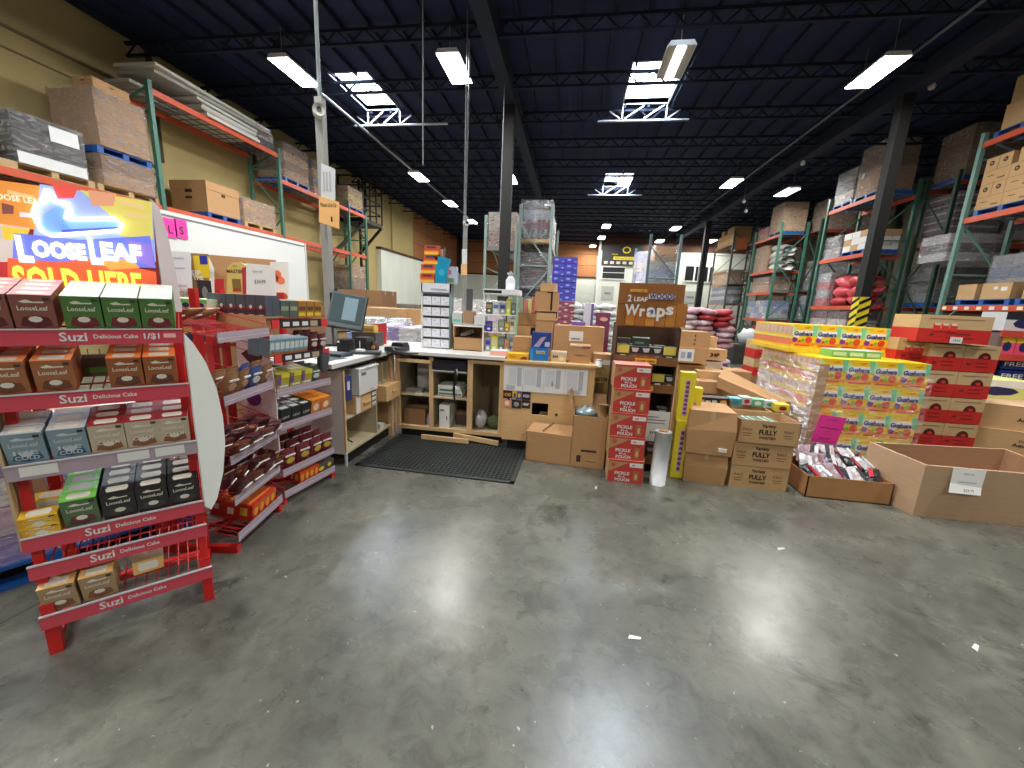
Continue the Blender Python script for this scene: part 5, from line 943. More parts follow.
# rubber mat
q = P(); mw, md = 1.52, .92; RUB = M((50, 54, 52), .55); RUB2 = M((36, 39, 38), .7); q.box((0, 0, 0), (mw, md, .006), RUB2); 
for (a, b_) in (((0, 0, 0), (mw, .04, .012)), ((0, md - .04, 0), (mw, md, .012)), ((0, 0, 0), (.04, md, .012)), ((mw - .04, 0, 0), (mw, md, .012))): q.box(a, b_, RUB)
nx = 34; ny = 20
for i in range(nx): x = .05 + (mw - .1) * (i + .5) / nx; q.box((x - .005, .04, .005), (x + .005, md - .04, .014), RUB)
for j in range(ny): y = .05 + (md - .1) * (j + .5) / ny; q.box((.04, y - .006, .005), (mw - .04, y + .006, .0135), RUB)
tag(q.done('rubber_mat', None, X3((-1.92, 3.19, 0), -1.2)), 'black perforated rubber mat on the floor before the counter', 'mat')
# ---- on the left countertop: monitor on arm, printer, phone, keyboard, scale
t = thing('touch_monitor', 'grey touch monitor tilted on a black arm at the register pole', 'monitor', (-2.42, 4.12, .99)); MG = M((88, 98, 100), .4)
mx = X3((-.03, -.08, .42), 24, -22, 9)
q = P(); q.box((-.18, 0, -.2), (.18, .03, .19), MG); q.box((-.165, -.006, -.15), (.165, 0, .17), M((70, 84, 88), .25)); q.box((-.04, -.008, -.12), (.10, -.005, .14), M((104, 124, 134), .3, 'emit', .35)); q.done('screen', t, mx)
q = P(); q.box((-.19, .03, -.21), (.19, .06, .2), M((40, 44, 46), .5)); q.done('back_shell', t, mx)
q = P(); q.tube([(-.3, .05, 0), (-.3, .05, .6)], .014, BLK, 8); q.tube([(-.3, .05, .42), (-.1, .03, .3), (.0, .0, .33)], .012, BLK, 6); q.box((-.36, 0, 0), (-.22, .12, .015), BLK); q.tube([(-.24, .05, .16), (-.06, .0, .18)], .01, BLK, 6); q.done('arm', t)
q = P(); q.box((0, 0, 0), (.12, .16, .13), BLK); q.box((.005, -.004, .03), (.1, 0, .09), M((34, 36, 40), .3)); q.box((.01, -.006, .1), (.03, -.003, .12), WHT); tag(q.done('receipt_printer', None, X3((-2.35, 3.66, .99), 10)), 'black receipt printer under the monitor on the countertop', 'printer')
q = P(); q.box((0, 0, 0), (.13, .18, .15), M((34, 34, 38), .35)); q.box((0, 0, .15), (.13, .17, .155), M((60, 60, 64), .3)); q.box((.05, -.003, .05), (.06, 0, .12), WHT); tag(q.done('receipt_printer', None, X3((-2.2, 3.74, .99), 5)), 'second black printer beside the first, with a white mark', 'printer')
q = P(); q.box((0, 0, 0), (.3, .16, .02), M((60, 64, 68), .5)); 
for i in range(11):
    for j in range(4): q.box((.01 + .026 * i, .012 + .036 * j, .02), (.032 + .026 * i, .042 + .036 * j, .027), M((84, 88, 92), .5))
tag(q.done('keyboard', None, X3((-2.16, 3.56, .992), 22)), 'grey keyboard lying on the corner of the countertop', 'keyboard')
q = P(); q.box((0, 0, 0), (.16, .24, .05), M((44, 48, 50), .4)); q.poly([(0, .05), (.16, .05), (.14, .09), (.02, .09)], .12, .24, M((30, 32, 34), .4)); q.tube([(.1, .0, .05), (.2, -.1, .03), (.35, -.06, .01), (.42, .0, .01)], .009, BLK, 6); tag(q.done('card_terminal', None, X3((-1.98, 3.95, .99), -10)), 'black card terminal with a trailing cable at the counter bend', 'card terminal')
q = P(); q.lathe([(.03, 0), (.045, .03), (.035, .07), (.03, .1), (.008, .11)], M((70, 52, 40), .5), (0, 0), 10); q.oval(0, .05, .02, .02, -.05, -.03, M((220, 160, 90), .5), 8); tag(q.done('figurine', None, (-2.06, 3.9, .99)), 'small brown ornament between printer and red poster', 'ornament')
q = P(); q.box((0, 0, 0), (.07, .06, .05), WHT); tag(q.done('cup', None, (-2.12, 3.62, .99)), 'small white block before the second printer', 'block')
q = P(); q.box((-.26, 0, 0), (0, .3, .004), PAPER); q.box((-.2, .04, .004), (-.02, .24, .01), M((60, 70, 76), .5)); tag(q.done('clipboard', None, X3((-2.05, 3.06, .992), -12)), 'papers and dark clipboard on the near end of the countertop', 'clipboard')
q = P(); q.box((0, 0, 0), (.34, .2, .03), M((40, 44, 48), .4)); q.box((.02, .02, .03), (.3, .18, .035), M((90, 100, 104), .4)); tag(q.done('scanner_scale', None, X3((-2.42, 3.3, .992), 0)), 'flat dark scale on the near countertop', 'scale')
def f5(q, a, b_, c, d): w_ = b_ - a; h_ = d - c; q.box((a, -.003, c), (a + w_ * .3, 0, d - h_ * .15), M((214, 206, 214), .5)); q.box((a + w_ * .55, -.005, c), (a + w_ * .72, -.002, c + h_ * .5), WHT); q.oval(a + w_ * .64, c + h_ * .6, w_ * .06, h_ * .12, -.006, -.002, WHT, 8); q.oval(a + w_ * .63, c + h_ * .74, w_ * .1, h_ * .05, -.007, -.002, WHT, 8)
placard([(359, 345), (359, 326), (386, 323), (386, 346)], 4.62, (196, 56, 52), 'countertop_poster', 'red card with a white bottle shape behind the terminal', 'card', f5, .02)
tag(P().box((0, 0, 0), (.22, .1, .08), M((214, 176, 80), .5)).box((.01, -.002, .02), (.2, 0, .05), M((180, 120, 60), .5)).done('snack_carton', None, (-2.5, 4.3, 1.15)), 'yellow snack carton beneath the monitor screen', 'carton')
tag(P().box((0, 0, 0), (.3, .2, .16), M((70, 62, 60), .5)).done('equipment_box', None, (-2.55, 4.28, .99)), 'dark box carrying the yellow snack carton', 'box')
# register poles
def pole(X, base, topz, labs, dz=0, s=.08):
    t = thing('register_pole', labs[0], 'pole', (X[0], X[1], base)); q = P(); q.box((-s / 2, -s / 2, 0), (s / 2, s / 2, topz - base), M((150, 150, 146), .45, 'steel')); q.done('post', t)
    q = P(); q.tube([(0, 0, topz - base - .02), (-.0, 0, topz - base + .3), (.02, 0, ZJ - base - .4), (0, 0, ZJ - base)], .02, M((96, 106, 108), .5), 8); q.done('cable_drop', t)
    q = P(); zt_ = topz - base - .16; q.tube([(s / 2 - .03, -s / 2, zt_), (s / 2 + .03, -s / 2 - .09, zt_)], .06, M((196, 196, 190), .5), 14); q.tube([(s / 2 + .03, -s / 2 - .088, zt_), (s / 2 + .034, -s / 2 - .096, zt_)], .025, DGY, 10); q.done('junction_box', t)
    return t
pole((-2.76, 4.2), 0, 3.56, ['grey register pole with white and orange signs, nearest'])
for (x0, y0, x1, y1, Y, col, nm, l, tx_) in [(321, 163, 335, 199, 4.1, (206, 210, 212), 'pole_notice', 'white glossy notice high on the nearest register pole', ''), (319, 196, 339, 222, 4.08, (238, 184, 116), 'pole_sign', 'orange paper sign with number one on the nearest register pole', '1')]:
    def fs(q, a, b_, c, d, tx_=tx_):
        if tx_: q.text('Please Line Up', ((a + b_) / 2, -.003, c + (d - c) * .74), (b_ - a) * .75, INK, (d - c) * .12, .01); q.text('1', ((a + b_) / 2 + .03, -.003, c + (d - c) * .3), .02, INK, (d - c) * .16)
        else: [q.box((a + (b_ - a) * (.2 + .2 * k), -.003, c + (d - c) * .35), (a + (b_ - a) * (.3 + .2 * k), 0, c + (d - c) * .8), M((170, 172, 176), .6)) for k in range(3)]
    placard([(x0, y0), (x1, y0 + 6), (x1, y1 + 7), (x0, y1)], Y, col, nm, l, 'sign', fs, .006)
c = at(464, 300, 8.6); pole((c.x, 8.6), 0, at(466, 216, 8.6).z, ['far register pole beyond the grey card rack'])
placard([(462, 249), (467, 249), (467, 264), (462, 264)], 8.5, (226, 228, 226), 'pole_notice', 'white notice on the far register pole', 'sign', None, .006)
placard([(461, 264), (467, 264), (467, 275), (461, 275)], 8.5, (238, 190, 130), 'pole_sign', 'orange sign on the far register pole', 'sign', None, .006)
c = at(469, 304, 8.4); t = thing('far_monitor', 'dark narrow monitor beside the far register pole', 'monitor', (c.x, 8.4, 0)); P().box((-.06, 0, c.z - .25), (.07, .05, c.z + .1 + .22), M((74, 72, 72), .5)).done('screen', t); P().box((-.02, .02, .9), (.02, .06, c.z), BLK).done('stand', t)
tag(P().box((-.55, 0, 0), (.35, .7, .95), CARD2).box((-.55, -.02, .95), (.35, .7, .98), TOPW).done('far_counter', None, (c.x, 8.3, 0)), 'far counter carrying the narrow dark monitor', 'counter')
# ---- on the back counter
t = thing('card_rack', 'white tower rack of small white blister cards on the back counter', 'card rack', (-1.78, 4.5, .99)); q = P(); H_ = .76; W_ = .36
q.box((0, .1, 0), (W_, .12, H_), WHT); q.box((0, 0, 0), (.015, .12, H_), WHT); q.box((W_ - .015, 0, 0), (W_, .12, H_), M((120, 140, 140), .5)); q.box((0, -.0, H_ - .1), (W_, .02, H_), M((226, 228, 240), .5)); q.box((.12, -.004, H_ - .075), (W_ - .05, 0, H_ - .06), M((170, 170, 200), .5)); q.done('frame', t)
for r_ in range(5): P().box((.015, .0, .01 + .125 * r_), (W_ - .015, .1, .02 + .125 * r_), WHT).box((.015, .02, .11 + .125 * r_), (W_ - .015, .04, .135 + .125 * r_), M((60, 62, 84), .6)).done('shelf', t)
card = proto(P().box((0, 0, 0), (.1, .03, .085), M((234, 236, 244), .35)).box((.04, -.001, .02), (.09, 0, .025), M((170, 176, 200), .5)).box((.02, -.001, .05), (.05, 0, .07), M((206, 210, 226), .5)).done('blister_card'), 'card')
for r_ in range(5):
    for i in range(3): card.put((-1.76 + .11 * i, 4.51, 1.012 + .125 * r_), 'white blister card in the tower rack, %s row, %s' % (lay(r_, 5), ['left', 'middle', 'right'][i]))
chip = proto(P().box((0, 0, 0), (.17, .07, .1), M((206, 84, 44), .4)).box((0, -.001, .0), (.17, 0, .03), M((250, 196, 70), .4)).box((.03, -.002, .07), (.14, -.001, .09), M((60, 60, 100), .4)).box((0, -.002, .03), (.17, -.001, .045), M((236, 130, 50), .4)).done('chip_box'), 'box')
for k in range(4): chip.put((-1.79 + .02 * (k > 1) + .01 * k, 4.5, 1.755 + .105 * k), 'orange and yellow box in the tall pile on the card rack, ' + lay(k, 4))
tag(P().box((0, 0, 0), (.05, .06, .3), M((40, 36, 40), .5)).box((.005, -.001, .1), (.045, 0, .28), M((190, 150, 130), .5)).done('dark_box', None, (-1.575, 4.56, 1.86)), 'dark narrow box leaning behind the orange box pile', 'box')
q = P(); q.poly([(0, 0), (.13, 0), (.15, .18), (.18, .27), (.1, .29), (.0, .3)], 0, .05, M((24, 150, 190), .3)); q.oval(.08, .12, .035, .04, -.003, 0, M((60, 180, 216), .3), 10); tag(q.done('blue_pack', None, (-1.61, 4.5, 1.755)), 'bright blue pack standing on the card rack', 'pack')
tag(P().box((0, 0, 0), (.11, .07, .19), M((170, 184, 206), .4)).box((.01, -.001, .01), (.08, 0, .06), M((90, 130, 90), .5)).box((.02, -.001, .1), (.05, 0, .15), M((210, 90, 100), .5)).done('small_box', None, (-1.47, 4.52, 1.755)), 'small pale blue box right of the bright blue pack', 'box')
q = P(); w_, d_, h_ = .36, .3, .3; 
for a, b_ in (((0, 0, 0), (w_, d_, .01)), ((0, 0, 0), (w_, .01, .15)), ((0, d_ - .01, 0), (w_, d_, h_)), ((0, 0, 0), (.01, d_, h_)), ((w_ - .01, 0, 0), (w_, d_, h_)), ((0, -.002, h_ - .02), (w_, d_, h_))): q.box(a, b_, CARD if a[2] == 0 else WHT)
q.tube([(.05, .2, .16), (.2, .15, .22)], .03, M((200, 196, 190), .5), 8); q.tube([(.25, .2, .02), (.3, .25, .28)], .012, CARD2, 6); q.box((.02, .05, .01), (.34, .25, .16), M((90, 50, 40), .6)); tag(q.done('open_carton', None, (-1.37, 4.46, .99)), 'half open carton with dark contents between the racks', 'carton')
for k, (x, z, w_, h_, c_) in enumerate([(-1.4, 1.3, .12, .12, (196, 206, 200)), (-1.27, 1.3, .13, .15, (176, 140, 110)), (-1.13, 1.3, .13, .1, (226, 228, 228))]):
    tag(P().box((0, 0, 0), (w_, .14, h_), M(c_, .5)).box((.01, -.001, .02), (w_ - .01, 0, .05), M((120, 200, 190) if k == 0 else c_, .5)).done('small_carton', None, (x, 4.5, z)), ['pale box with teal base on the half open carton', 'tan box in the middle on the half open carton', 'white box right on the half open carton'][k], 'box')
t = thing('wire_shelf', 'white and green wire shelf unit crammed with small packs on the counter', 'shelf', (-1.0, 4.42, .99)); sg = M((150, 196, 176), .5)
for x in (0, .38): 
    for y in (0, .28): P().box((x - .008, y - .008, 0), (x + .008, y + .008, .70), sg if x else WHT).done('post', t)
for z in (.01, .24, .44, .66): P().box((0, 0, z - .01), (.38, .28, z), WHT).done('shelf', t)
q = P(); q.box((-.01, -.01, .66), (.39, .3, .72), M((226, 230, 232), .4)); q.box((0, -.012, .675), (.2, -.008, .705), BLK); q.done('top_tray', t)
rnd = random.Random(5)
cols = [(150, 160, 150), (210, 214, 60), (110, 110, 116), (190, 150, 110), (70, 120, 180), (60, 50, 180), (200, 190, 180), (120, 140, 120), (190, 130, 60), (200, 196, 160), (90, 100, 90), (206, 206, 206)]
k = 0
for z, hmax in ((.0, .2), (.24, .17), (.44, .19)):
    x = .01; i = 0
    while x < .31:
        w_ = rnd.uniform(.05, .08); h_ = hmax * rnd.uniform(.65, .95); c_ = cols[k % 12]
        q = P(); q.box((0, 0, 0), (w_, .12, h_), M(c_, .5)); q.box((.008, -.001, h_ * .5), (w_ - .008, 0, h_ * .8), M(cols[(k + 5) % 12], .5)); q.oval(w_ / 2, h_ * .28, w_ * .25, h_ * .12, -.001, 0, WHT, 6)
        tag(q.done('small_pack', None, (-.99 + x, 4.44, .99 + z + .001)), 'small pack on the white and green wire shelf, %s level, %s from left' % ({0: 'bottom', .24: 'middle', .44: 'upper'}[z], ORD[i]), 'pack'); x += w_ + .006; k += 1; i += 1
q = P(); q.lathe([(.05, 0), (.055, .1), (.03, .14), (.02, .16), (.035, .17), (.01, .2)], M((214, 220, 230), .3), (0, 0), 10); q.box((-.04, -.01, .17), (.02, .01, .185), WHT); tag(q.done('pump_bottle', None, (-.72, 4.5, 1.711)), 'clear pump bottle on top of the wire shelf unit', 'bottle')
tag(P().box((0, 0, 0), (.2, .16, .05), M((238, 176, 158), .6)).box((0, 0, .05), (.2, .15, .06), WHT).done('pink_carton', None, (-.86, 4.17, .99)), 'flat pink carton before the wire shelf unit', 'carton')
# on the plywood end
ZT = .986
def bx(x0, x1, y, z0, z1, d_, mat, nm, lab, cat='carton', extra=None, rz=0):
    q = P(); w_ = x1 - x0; h_ = z1 - z0; q.box((0, 0, 0), (w_, d_, h_), mat); q.box((-.0008, -.0008, h_ - .004), (w_ + .0008, d_ + .0008, h_ - .002), SEAM) if mat in (CARD, CARD2, CARD3) else None
    if extra: extra(q, w_, h_)
    return tag(q.done(nm, None, X3((x0, y, z0), rz)), lab, cat)
bx(-.64, -.42, 3.98, ZT, ZT + .065, .16, M((240, 190, 40), .45), 'candy_carton', 'yellow candy carton flat on the plywood counter corner', 'carton', lambda q, w, h: (q.poly([(w * .6, .01), (w * .95, .01), (w * .95, h * .6), (w * .75, h * .6)], -.002, 0, M((120, 60, 40), .5)), q.text('M&Ms', (w * .3, -.002, h * .5), w * .3, M((200, 90, 40), .5), h * .4)))
bx(-.62, -.41, 4.2, ZT, ZT + .22, .25, CARD, 'carton', 'plain brown carton behind the yellow candy carton')
bx(-.62, -.41, 4.5, ZT + .0, ZT + .33, .3, CARD2, 'carton', 'tan carton with a black printed mark behind the wire shelf', 'carton', lambda q, w, h: q.box((w * .75, -.002, h * .7), (w, 0, h * .95), BLK))
bx(-.41, -.22, 4.03, ZT, ZT + .13, .14, M((32, 120, 200), .4), 'snack_carton', 'bright blue snack carton with yellow letters on the counter', 'carton', lambda q, w, h: (q.text('DOTS', (w * .6, -.002, h * .68), w * .5, YEL, h * .25, .03), q.box((.005, -.001, 0), (w * .2, 0, h * .9), M((60, 150, 220), .4))))
bx(-.40, -.20, 4.06, ZT + .13, ZT + .29, .12, M((44, 66, 140), .4), 'snack_carton', 'dark blue snack carton stacked on the bright blue one', 'carton', lambda q, w, h: (q.poly([(.02, .01), (w * .5, h * .7), (w * .75, h * .75), (w * .4, .01)], -.002, 0, M((190, 170, 190), .5)), q.box((w * .7, -.002, h * .1), (w * .95, 0, h * .4), M((200, 206, 230), .5))))
bx(-.19, -.03, 4.06, ZT, ZT + .095, .2, M((214, 196, 160), .6), 'open_tray_carton', 'low cream carton with dark lettering on the counter', 'carton', lambda q, w, h: ([q.box((w * (.12 + .12 * k_), -.002, h * .42), (w * (.2 + .12 * k_), 0, h * .65), INK) for k_ in range(3)], q.oval(w * .7, h * .35, w * .16, h * .25, -.002, 0, M((240, 220, 190), .5), 8), q.box((0, 0, h), (w, .004, h + .008), WHT)))
bx(.0, .21, 4.06, ZT, ZT + .18, .22, CARD, 'carton', 'square brown carton right end of the plywood counter', 'carton', lambda q, w, h: (q.text('Organic', (w * .5, -.002, h * .45), w * .5, M((90, 90, 80), .6), h * .1, .02), q.box((.0, -.003, h - .012), (w, .0, h + .002), M((220, 210, 200), .5)), q.box((w * .6, -.004, h - .02), (w * .98, -.001, h - .005), M((190, 60, 60), .5))))
t = bx(-.18, .36, 4.36, ZT, ZT + .36, .3, CARD, 'open_carton', 'wide brown carton with a white label behind the counter boxes', 'carton', lambda q, w, h: (q.box((w * .3, -.002, h * .55), (w * .58, 0, h * .85), WHT), q.box((w * .34, -.003, h * .6), (w * .52, -.001, h * .64), GRY)))
bx(.0, .15, 4.5, ZT + .361, ZT + .4, .12, M((120, 90, 170), .5), 'purple_pack', 'purple pack lying in the wide brown carton', 'pack'); 
bx(-.40, -.2, 4.42, ZT + .0, ZT + .40, .3, CARD, 'carton', 'brown carton under the black trimmed ones behind the blue cartons'); bx(-.62, -.40, 4.56, ZT + .335, ZT + .47, .3, CARD, 'carton', 'brown carton left in the pile above the tan one')
bx(-.40, -.17, 4.46, ZT + .405, ZT + .5, .3, CARD2, 'carton', 'flat brown carton with a black edge in the upper pile', 'carton', lambda q, w, h: (q.box((0, -.002, h - .012), (w, 0, h), BLK), q.box((w - .01, -.002, h * .3), (w, 0, h), BLK)))
bx(-.43, -.17, 4.5, ZT + .505, ZT + .72, .28, CARD, 'carton', 'large brown carton with a black vertical strip on the pile', 'carton', lambda q, w, h: (q.box((w * .68, -.002, .01), (w * .76, 0, h), BLK), q.box((w * .5, -.002, h - .012), (w * .76, 0, h), BLK)))
bx(-.38, -.22, 4.55, ZT + .725, ZT + .82, .2, CARD2, 'carton', 'small brown carton topping the pile left of the blue stack', rz=-8)
for k in range(4): bx(-.62 + .05 * k, -.575 + .05 * k, 4.6, ZT + .475, ZT + .475 + [.14, .15, .16, .18][k], .2, M([(196, 214, 180), (226, 150, 140), (230, 220, 150), (226, 130, 120)][k], .5), 'small_pack', ['pale green pack left on the brown pile', 'pink pack second on the brown pile', 'cream pack third on the brown pile', 'red pack fourth on the brown pile'][k], 'pack')
bx(.13, .24, 4.72, ZT, 1.6, .1, M((210, 214, 232), .5), 'standing_leaflet', 'pale standing pack with a violet edge behind the wide carton', 'pack', lambda q, w, h: q.box((w * .75, -.002, 0), (w, 0, h), M((110, 90, 160), .5)))
bx(.28, .44, 4.75, 1.0, 1.5, .1, M((130, 60, 96), .5), 'plum_box', 'plum coloured box standing behind the wide brown carton', 'box', lambda q, w, h: q.oval(w * .55, h * .85, w * .3, h * .05, -.003, 0, M((214, 180, 160), .5), 8))
# ================================================================ row of boxes on the floor
q = P(); w_, d_, h_ = .50, .34, .31
for a, b_ in (((0, 0, 0), (w_, d_, .01)), ((0, 0, 0), (w_, .008, h_)), ((0, d_ - .008, 0), (w_, d_, h_)), ((0, 0, 0), (.008, d_, h_)), ((w_ - .008, 0, 0), (w_, d_, h_))): q.box(a, b_, CARD)
q.add([(0, 0, h_), (w_, 0, h_), (w_ - .02, .2, h_ + .05), (.03, .19, h_ + .04)], [(0, 1, 2, 3)], CARD); q.add([(0, 0, h_), (0, d_, h_), (-.05, d_ - .05, h_ + .02), (-.06, .04, h_ - .07)], [(0, 1, 2, 3)], CARD3); q.add([(0, d_, h_), (w_, d_, h_), (w_ - .06, d_ + .02, h_ + .14), (.06, d_ + .01, h_ + .12)], [(0, 1, 2, 3)], CARD); q.add([(w_ * .3, .02, h_ + .012), (w_ * .34, .02, h_ + .012), (w_ * .5, .2, h_ + .06), (w_ * .46, .2, h_ + .06)], [(0, 1, 2, 3)], SEAM)
tag(q.done('open_carton', None, X3((-.37, 3.74, 0), -7)), 'empty brown carton with loose flaps before the plywood counter', 'carton')
t = thing('tall_carton', 'tall open brown carton filled with foil trash', 'carton', X3((.08, 3.68, 0), -2)); q = P(); w_, d_, h_ = .33, .28, .53
for a, b_ in (((0, 0, 0), (w_, d_, .01)), ((0, 0, 0), (w_, .008, h_)), ((0, d_ - .008, 0), (w_, d_, h_)), ((0, 0, 0), (.008, d_, h_)), ((w_ - .008, 0, 0), (w_, d_, h_))): q.box(a, b_, CARD)
q.box((w_ * .3, -.001, h_ * .32), (w_ * .75, 0, h_ * .36), INK); q.box((.06, -.001, .06), (.1, 0, .13), INK); q.box((.15, -.001, .07), (.25, 0, .075), INK); q.done('box_body', t)
q = P(); q.add([(0, 0, h_), (0, d_, h_), (-.04, d_, h_ + .22), (-.06, .1, h_ + .2)], [(0, 1, 2, 3)], CARD); q.add([(0, d_, h_), (w_, d_, h_), (w_ - .02, d_ + .04, h_ + .16), (.05, d_ + .04, h_ + .17)], [(0, 1, 2, 3)], CARD); q.done('flap', t)
tag(blob(.1, M((150, 170, 176), .2, 'bundle', 0, .4), seed=8, sc=(1.1, 1, .65)).done('foil_trash', None, (.2, 3.8, .47)), 'crumpled silver foil in the tall carton', 'foil'); tag(P().tube([(0, 0, 0), (.01, .02, .2)], .06, CARD2, 12).done('cardboard_core', None, (.35, 3.82, .42)), 'brown cardboard core standing in the tall carton', 'core')
# tan boxes behind: MASTER box
bx(.235, .44, 4.1, 0, .33, .3, CARD, 'carton', 'lower brown carton behind the tall foil filled one'); bx(.235, .44, 4.1, .335, .60, .3, CARD2, 'carton', 'MASTER carton, lower one right of the pale chart', 'carton', lambda q, w, h: (q.text('MASTER', (w * .5, -.002, h * .6), w * .7, INK, h * .1, .03), q.box((w * .35, -.002, h * .2), (w * .7, 0, h * .45), M((150, 110, 60), .6))))
bx(.23, .44, 4.1, .605, .96, .3, M((206, 170, 110), .7, 'card'), 'carton', 'yellowish MASTER carton right of the pale chart', 'carton', lambda q, w, h: (q.text('MASTER', (w * .5, -.002, h * .62), w * .75, INK, h * .1, .03), q.box((w * .33, -.002, h * .2), (w * .7, 0, h * .5), M((150, 110, 60), .6)), q.text('TOP', (w * .4, -.002, h * .8), w * .2, INK, h * .05)))
bx(.25, .44, 4.12, .965, 1.08, .25, CARD, 'carton', 'brown carton with a paper label beside the wraps display', 'carton', lambda q, w, h: q.box((w * .5, -.002, .01), (w, 0, .06), WHT))
tag(P().lathe([(.035, 0), (.037, .05), (.03, .055), (.03, .075)], WHT).done('jar', None, (.3, 4.05, .962)), 'white lidded jar on the yellowish carton', 'jar')
# Pickle boxes
PR = M((196, 62, 52), .5)
def pickle():
    q = P(); w_, d_, h_ = .31, .24, .215; q.box((0, 0, 0), (w_, d_, h_ - .003), CARD); q.poly([(0, 0), (w_, 0), (w_, h_ * .95), (w_ * .62, h_ * .95), (0, h_ * .45)], -.001, 0, PR); q.box((0, 0, h_ - .003), (w_, d_, h_), M((216, 150, 140), .6)); q.box((0, -.0012, h_ * .93), (w_, 0, h_), PR)
    q.box((w_ * .6, -.003, h_ * .72), (w_ * .97, -.001, h_ * .9), WHT); q.box((w_ * .66, -.004, h_ * .78), (w_ * .76, -.002, h_ * .84), M((220, 120, 120), .5)); q.oval(w_ * .14, h_ * .78, .02, .02, -.002, 0, M((196, 90, 70), .6), 10)
    q.text('PICKLE', (w_ * .4, -.003, h_ * .42), w_ * .42, WHT, h_ * .13, .035); q.text('IN A', (w_ * .4, -.003, h_ * .27), w_ * .2, WHT, h_ * .08, .03); q.text('POUCH', (w_ * .42, -.003, h_ * .13), w_ * .42, WHT, h_ * .13, .035); q.box((w_ * .72, -.0022, h_ * .1), (w_ * .88, 0, h_ * .55), M((176, 110, 70), .6)); q.oval(w_ * .8, h_ * .3, .012, .03, -.004, 0, M((220, 180, 120), .6), 8)
    return proto(q.done('pickle_box'), 'box')
pk = pickle()
for k, (dx, rz) in enumerate([(0, 0), (-.01, .5), (-.015, -.5), (-.01, -1), (-.02, 0)]): pk.put(X3((.425 + dx, 3.44 + .01 * k, .216 * k), rz), 'red and tan Pickle in a Pouch box, %s of the stack' % lay(k, 5))
# wraps display stand
t = thing('wraps_display', 'brown wood printed 2 Leaf Wraps floor display stand with shelves', 'display stand', (.42, 3.76, 0)); WD = M((150, 92, 44), .5, 'wood'); WD2 = M((70, 46, 30), .6, 'wood'); W_ = .57; D_ = .34
for x in (0, W_ - .015): P().box((x, 0, 0), (x + .015, D_, 1.40), WD2).done('side', t)
P().box((0, D_ - .01, 0), (W_, D_, 1.42), WD2).done('back', t)
for z in (.13, .52, .84, 1.1): 
    s_ = P().box((.0, 0, z - .01), (W_, D_, z), WD2).done('shelf', t); q = P(); q.box((0, -.006, z - .05), (W_, 0, z + .03), M((128, 84, 46), .5, 'wood')); q.box((W_ * .33, -.009, z - .035), (W_ * .67, -.005, z + .012), M((246, 176, 50), .5)); q.text('GOOD TIMES', (W_ * .5, -.011, z - .012), W_ * .28, M((90, 60, 30), .5), .016, .02); q.done('shelf_lip', s_)
q = P(); bw, z0, z1 = W_ - .02, 1.40, 1.79; q.box((-.01, .05, z0), (W_ - .0, .07, z1), M((146, 92, 40), .5, 'wood'))
for k in range(6): q.box((.07 + .09 * k, .047, z0 + .01), (.155 + .09 * k, .05, z0 + [.13, .16, .15, .17, .2, .22][k]), M([(196, 124, 44), (176, 104, 34), (206, 134, 50), (186, 116, 44), (190, 126, 50), (176, 112, 44)][k], .5, 'wood'))
for k in range(7): q.box((.065 + .09 * k, .046, z0 + .01), (.069 + .09 * k, .05, z0 + .2), M((84, 50, 24), .6))
q.box((.0, .046, z0 + .2), (.1, .05, z0 + .205), M((84, 50, 24), .6)); q.done('header_board', t)
q = P(); q.box((.09, .042, 1.71), (.24, .046, 1.735), M((246, 176, 50), .5)); q.text('GOOD TIMES', (.165, .04, 1.722), .12, M((150, 90, 30), .5), .012, .02); q.text('2', (.09, .04, 1.655), .035, WHT, .06, .03); q.text('LEAF', (.19, .04, 1.648), .12, WHT, .038, .03); q.box((.26, .044, 1.655), (.49, .047, 1.70), M((226, 222, 226), .5)); q.text('WOODS', (.375, .04, 1.68), .23, M((90, 84, 130), .5), .045, .05)
q.text('W', (.12, .04, 1.55), .13, WHT, .1, .03); q.text('r', (.215, .04, 1.545), .05, WHT, .1, .035); q.text('a', (.295, .04, 1.555), .085, WHT, .12, .035); q.text('p', (.38, .04, 1.555), .075, WHT, .115, .035); q.text('s', (.455, .04, 1.57), .07, WHT, .1, .035); q.oval(.30, 1.54, .015, .02, .037, .04, M((60, 110, 190), .5), 8); q.done('header_lettering', t)
wp = {}
def wrapbox(col, col2, h=.115):
    q = P(); q.box((0, 0, 0), (.098, .1, h), M(col, .45)); q.box((0, -.001, 0), (.098, 0, h * .42), M((120, 70, 56), .5)); q.poly([(.015, h * .88), (.083, h * .88), (.07, h * .55), (.03, h * .55)], -.002, 0, M(col2, .5)); q.box((0, 0, h), (.098, .1, h + .001), M((160, 164, 150), .4)); q.box((.03, -.003, h * .12), (.07, -.001, h * .25), M((226, 210, 190), .5)); return proto(q.done('wrap_carton'), 'box')
wp['a'] = wrapbox((38, 38, 40), (196, 196, 196)); q = P(); q.box((0, 0, 0), (.11, .1, .125), M((60, 62, 60), .45)); q.box((0, -.001, .05), (.11, 0, .125), M((226, 206, 90), .5)); q.box((.03, -.003, .02), (.08, -.001, .035), WHT); wp['y'] = proto(q.done('wrap_carton'), 'box')
wp['y'].put((.44, 3.78, 1.101), 'yellow and dark wrap carton, left end of the top display shelf'); wp['y'].put((.86, 3.78, 1.101), 'yellow and dark wrap carton, right end of the top display shelf')
for k in range(3): wp['a'].put((.555 + .1 * k, 3.78, 1.101), 'black wrap carton with white trapezoid, %s of three on the top shelf' % ['left', 'middle', 'right'][k])
for k in range(4): wp['a'].put((.45 + .12 * k, 3.93, 1.105), 'black wrap carton in the back row of the top display shelf, ' + nth(k, 4))
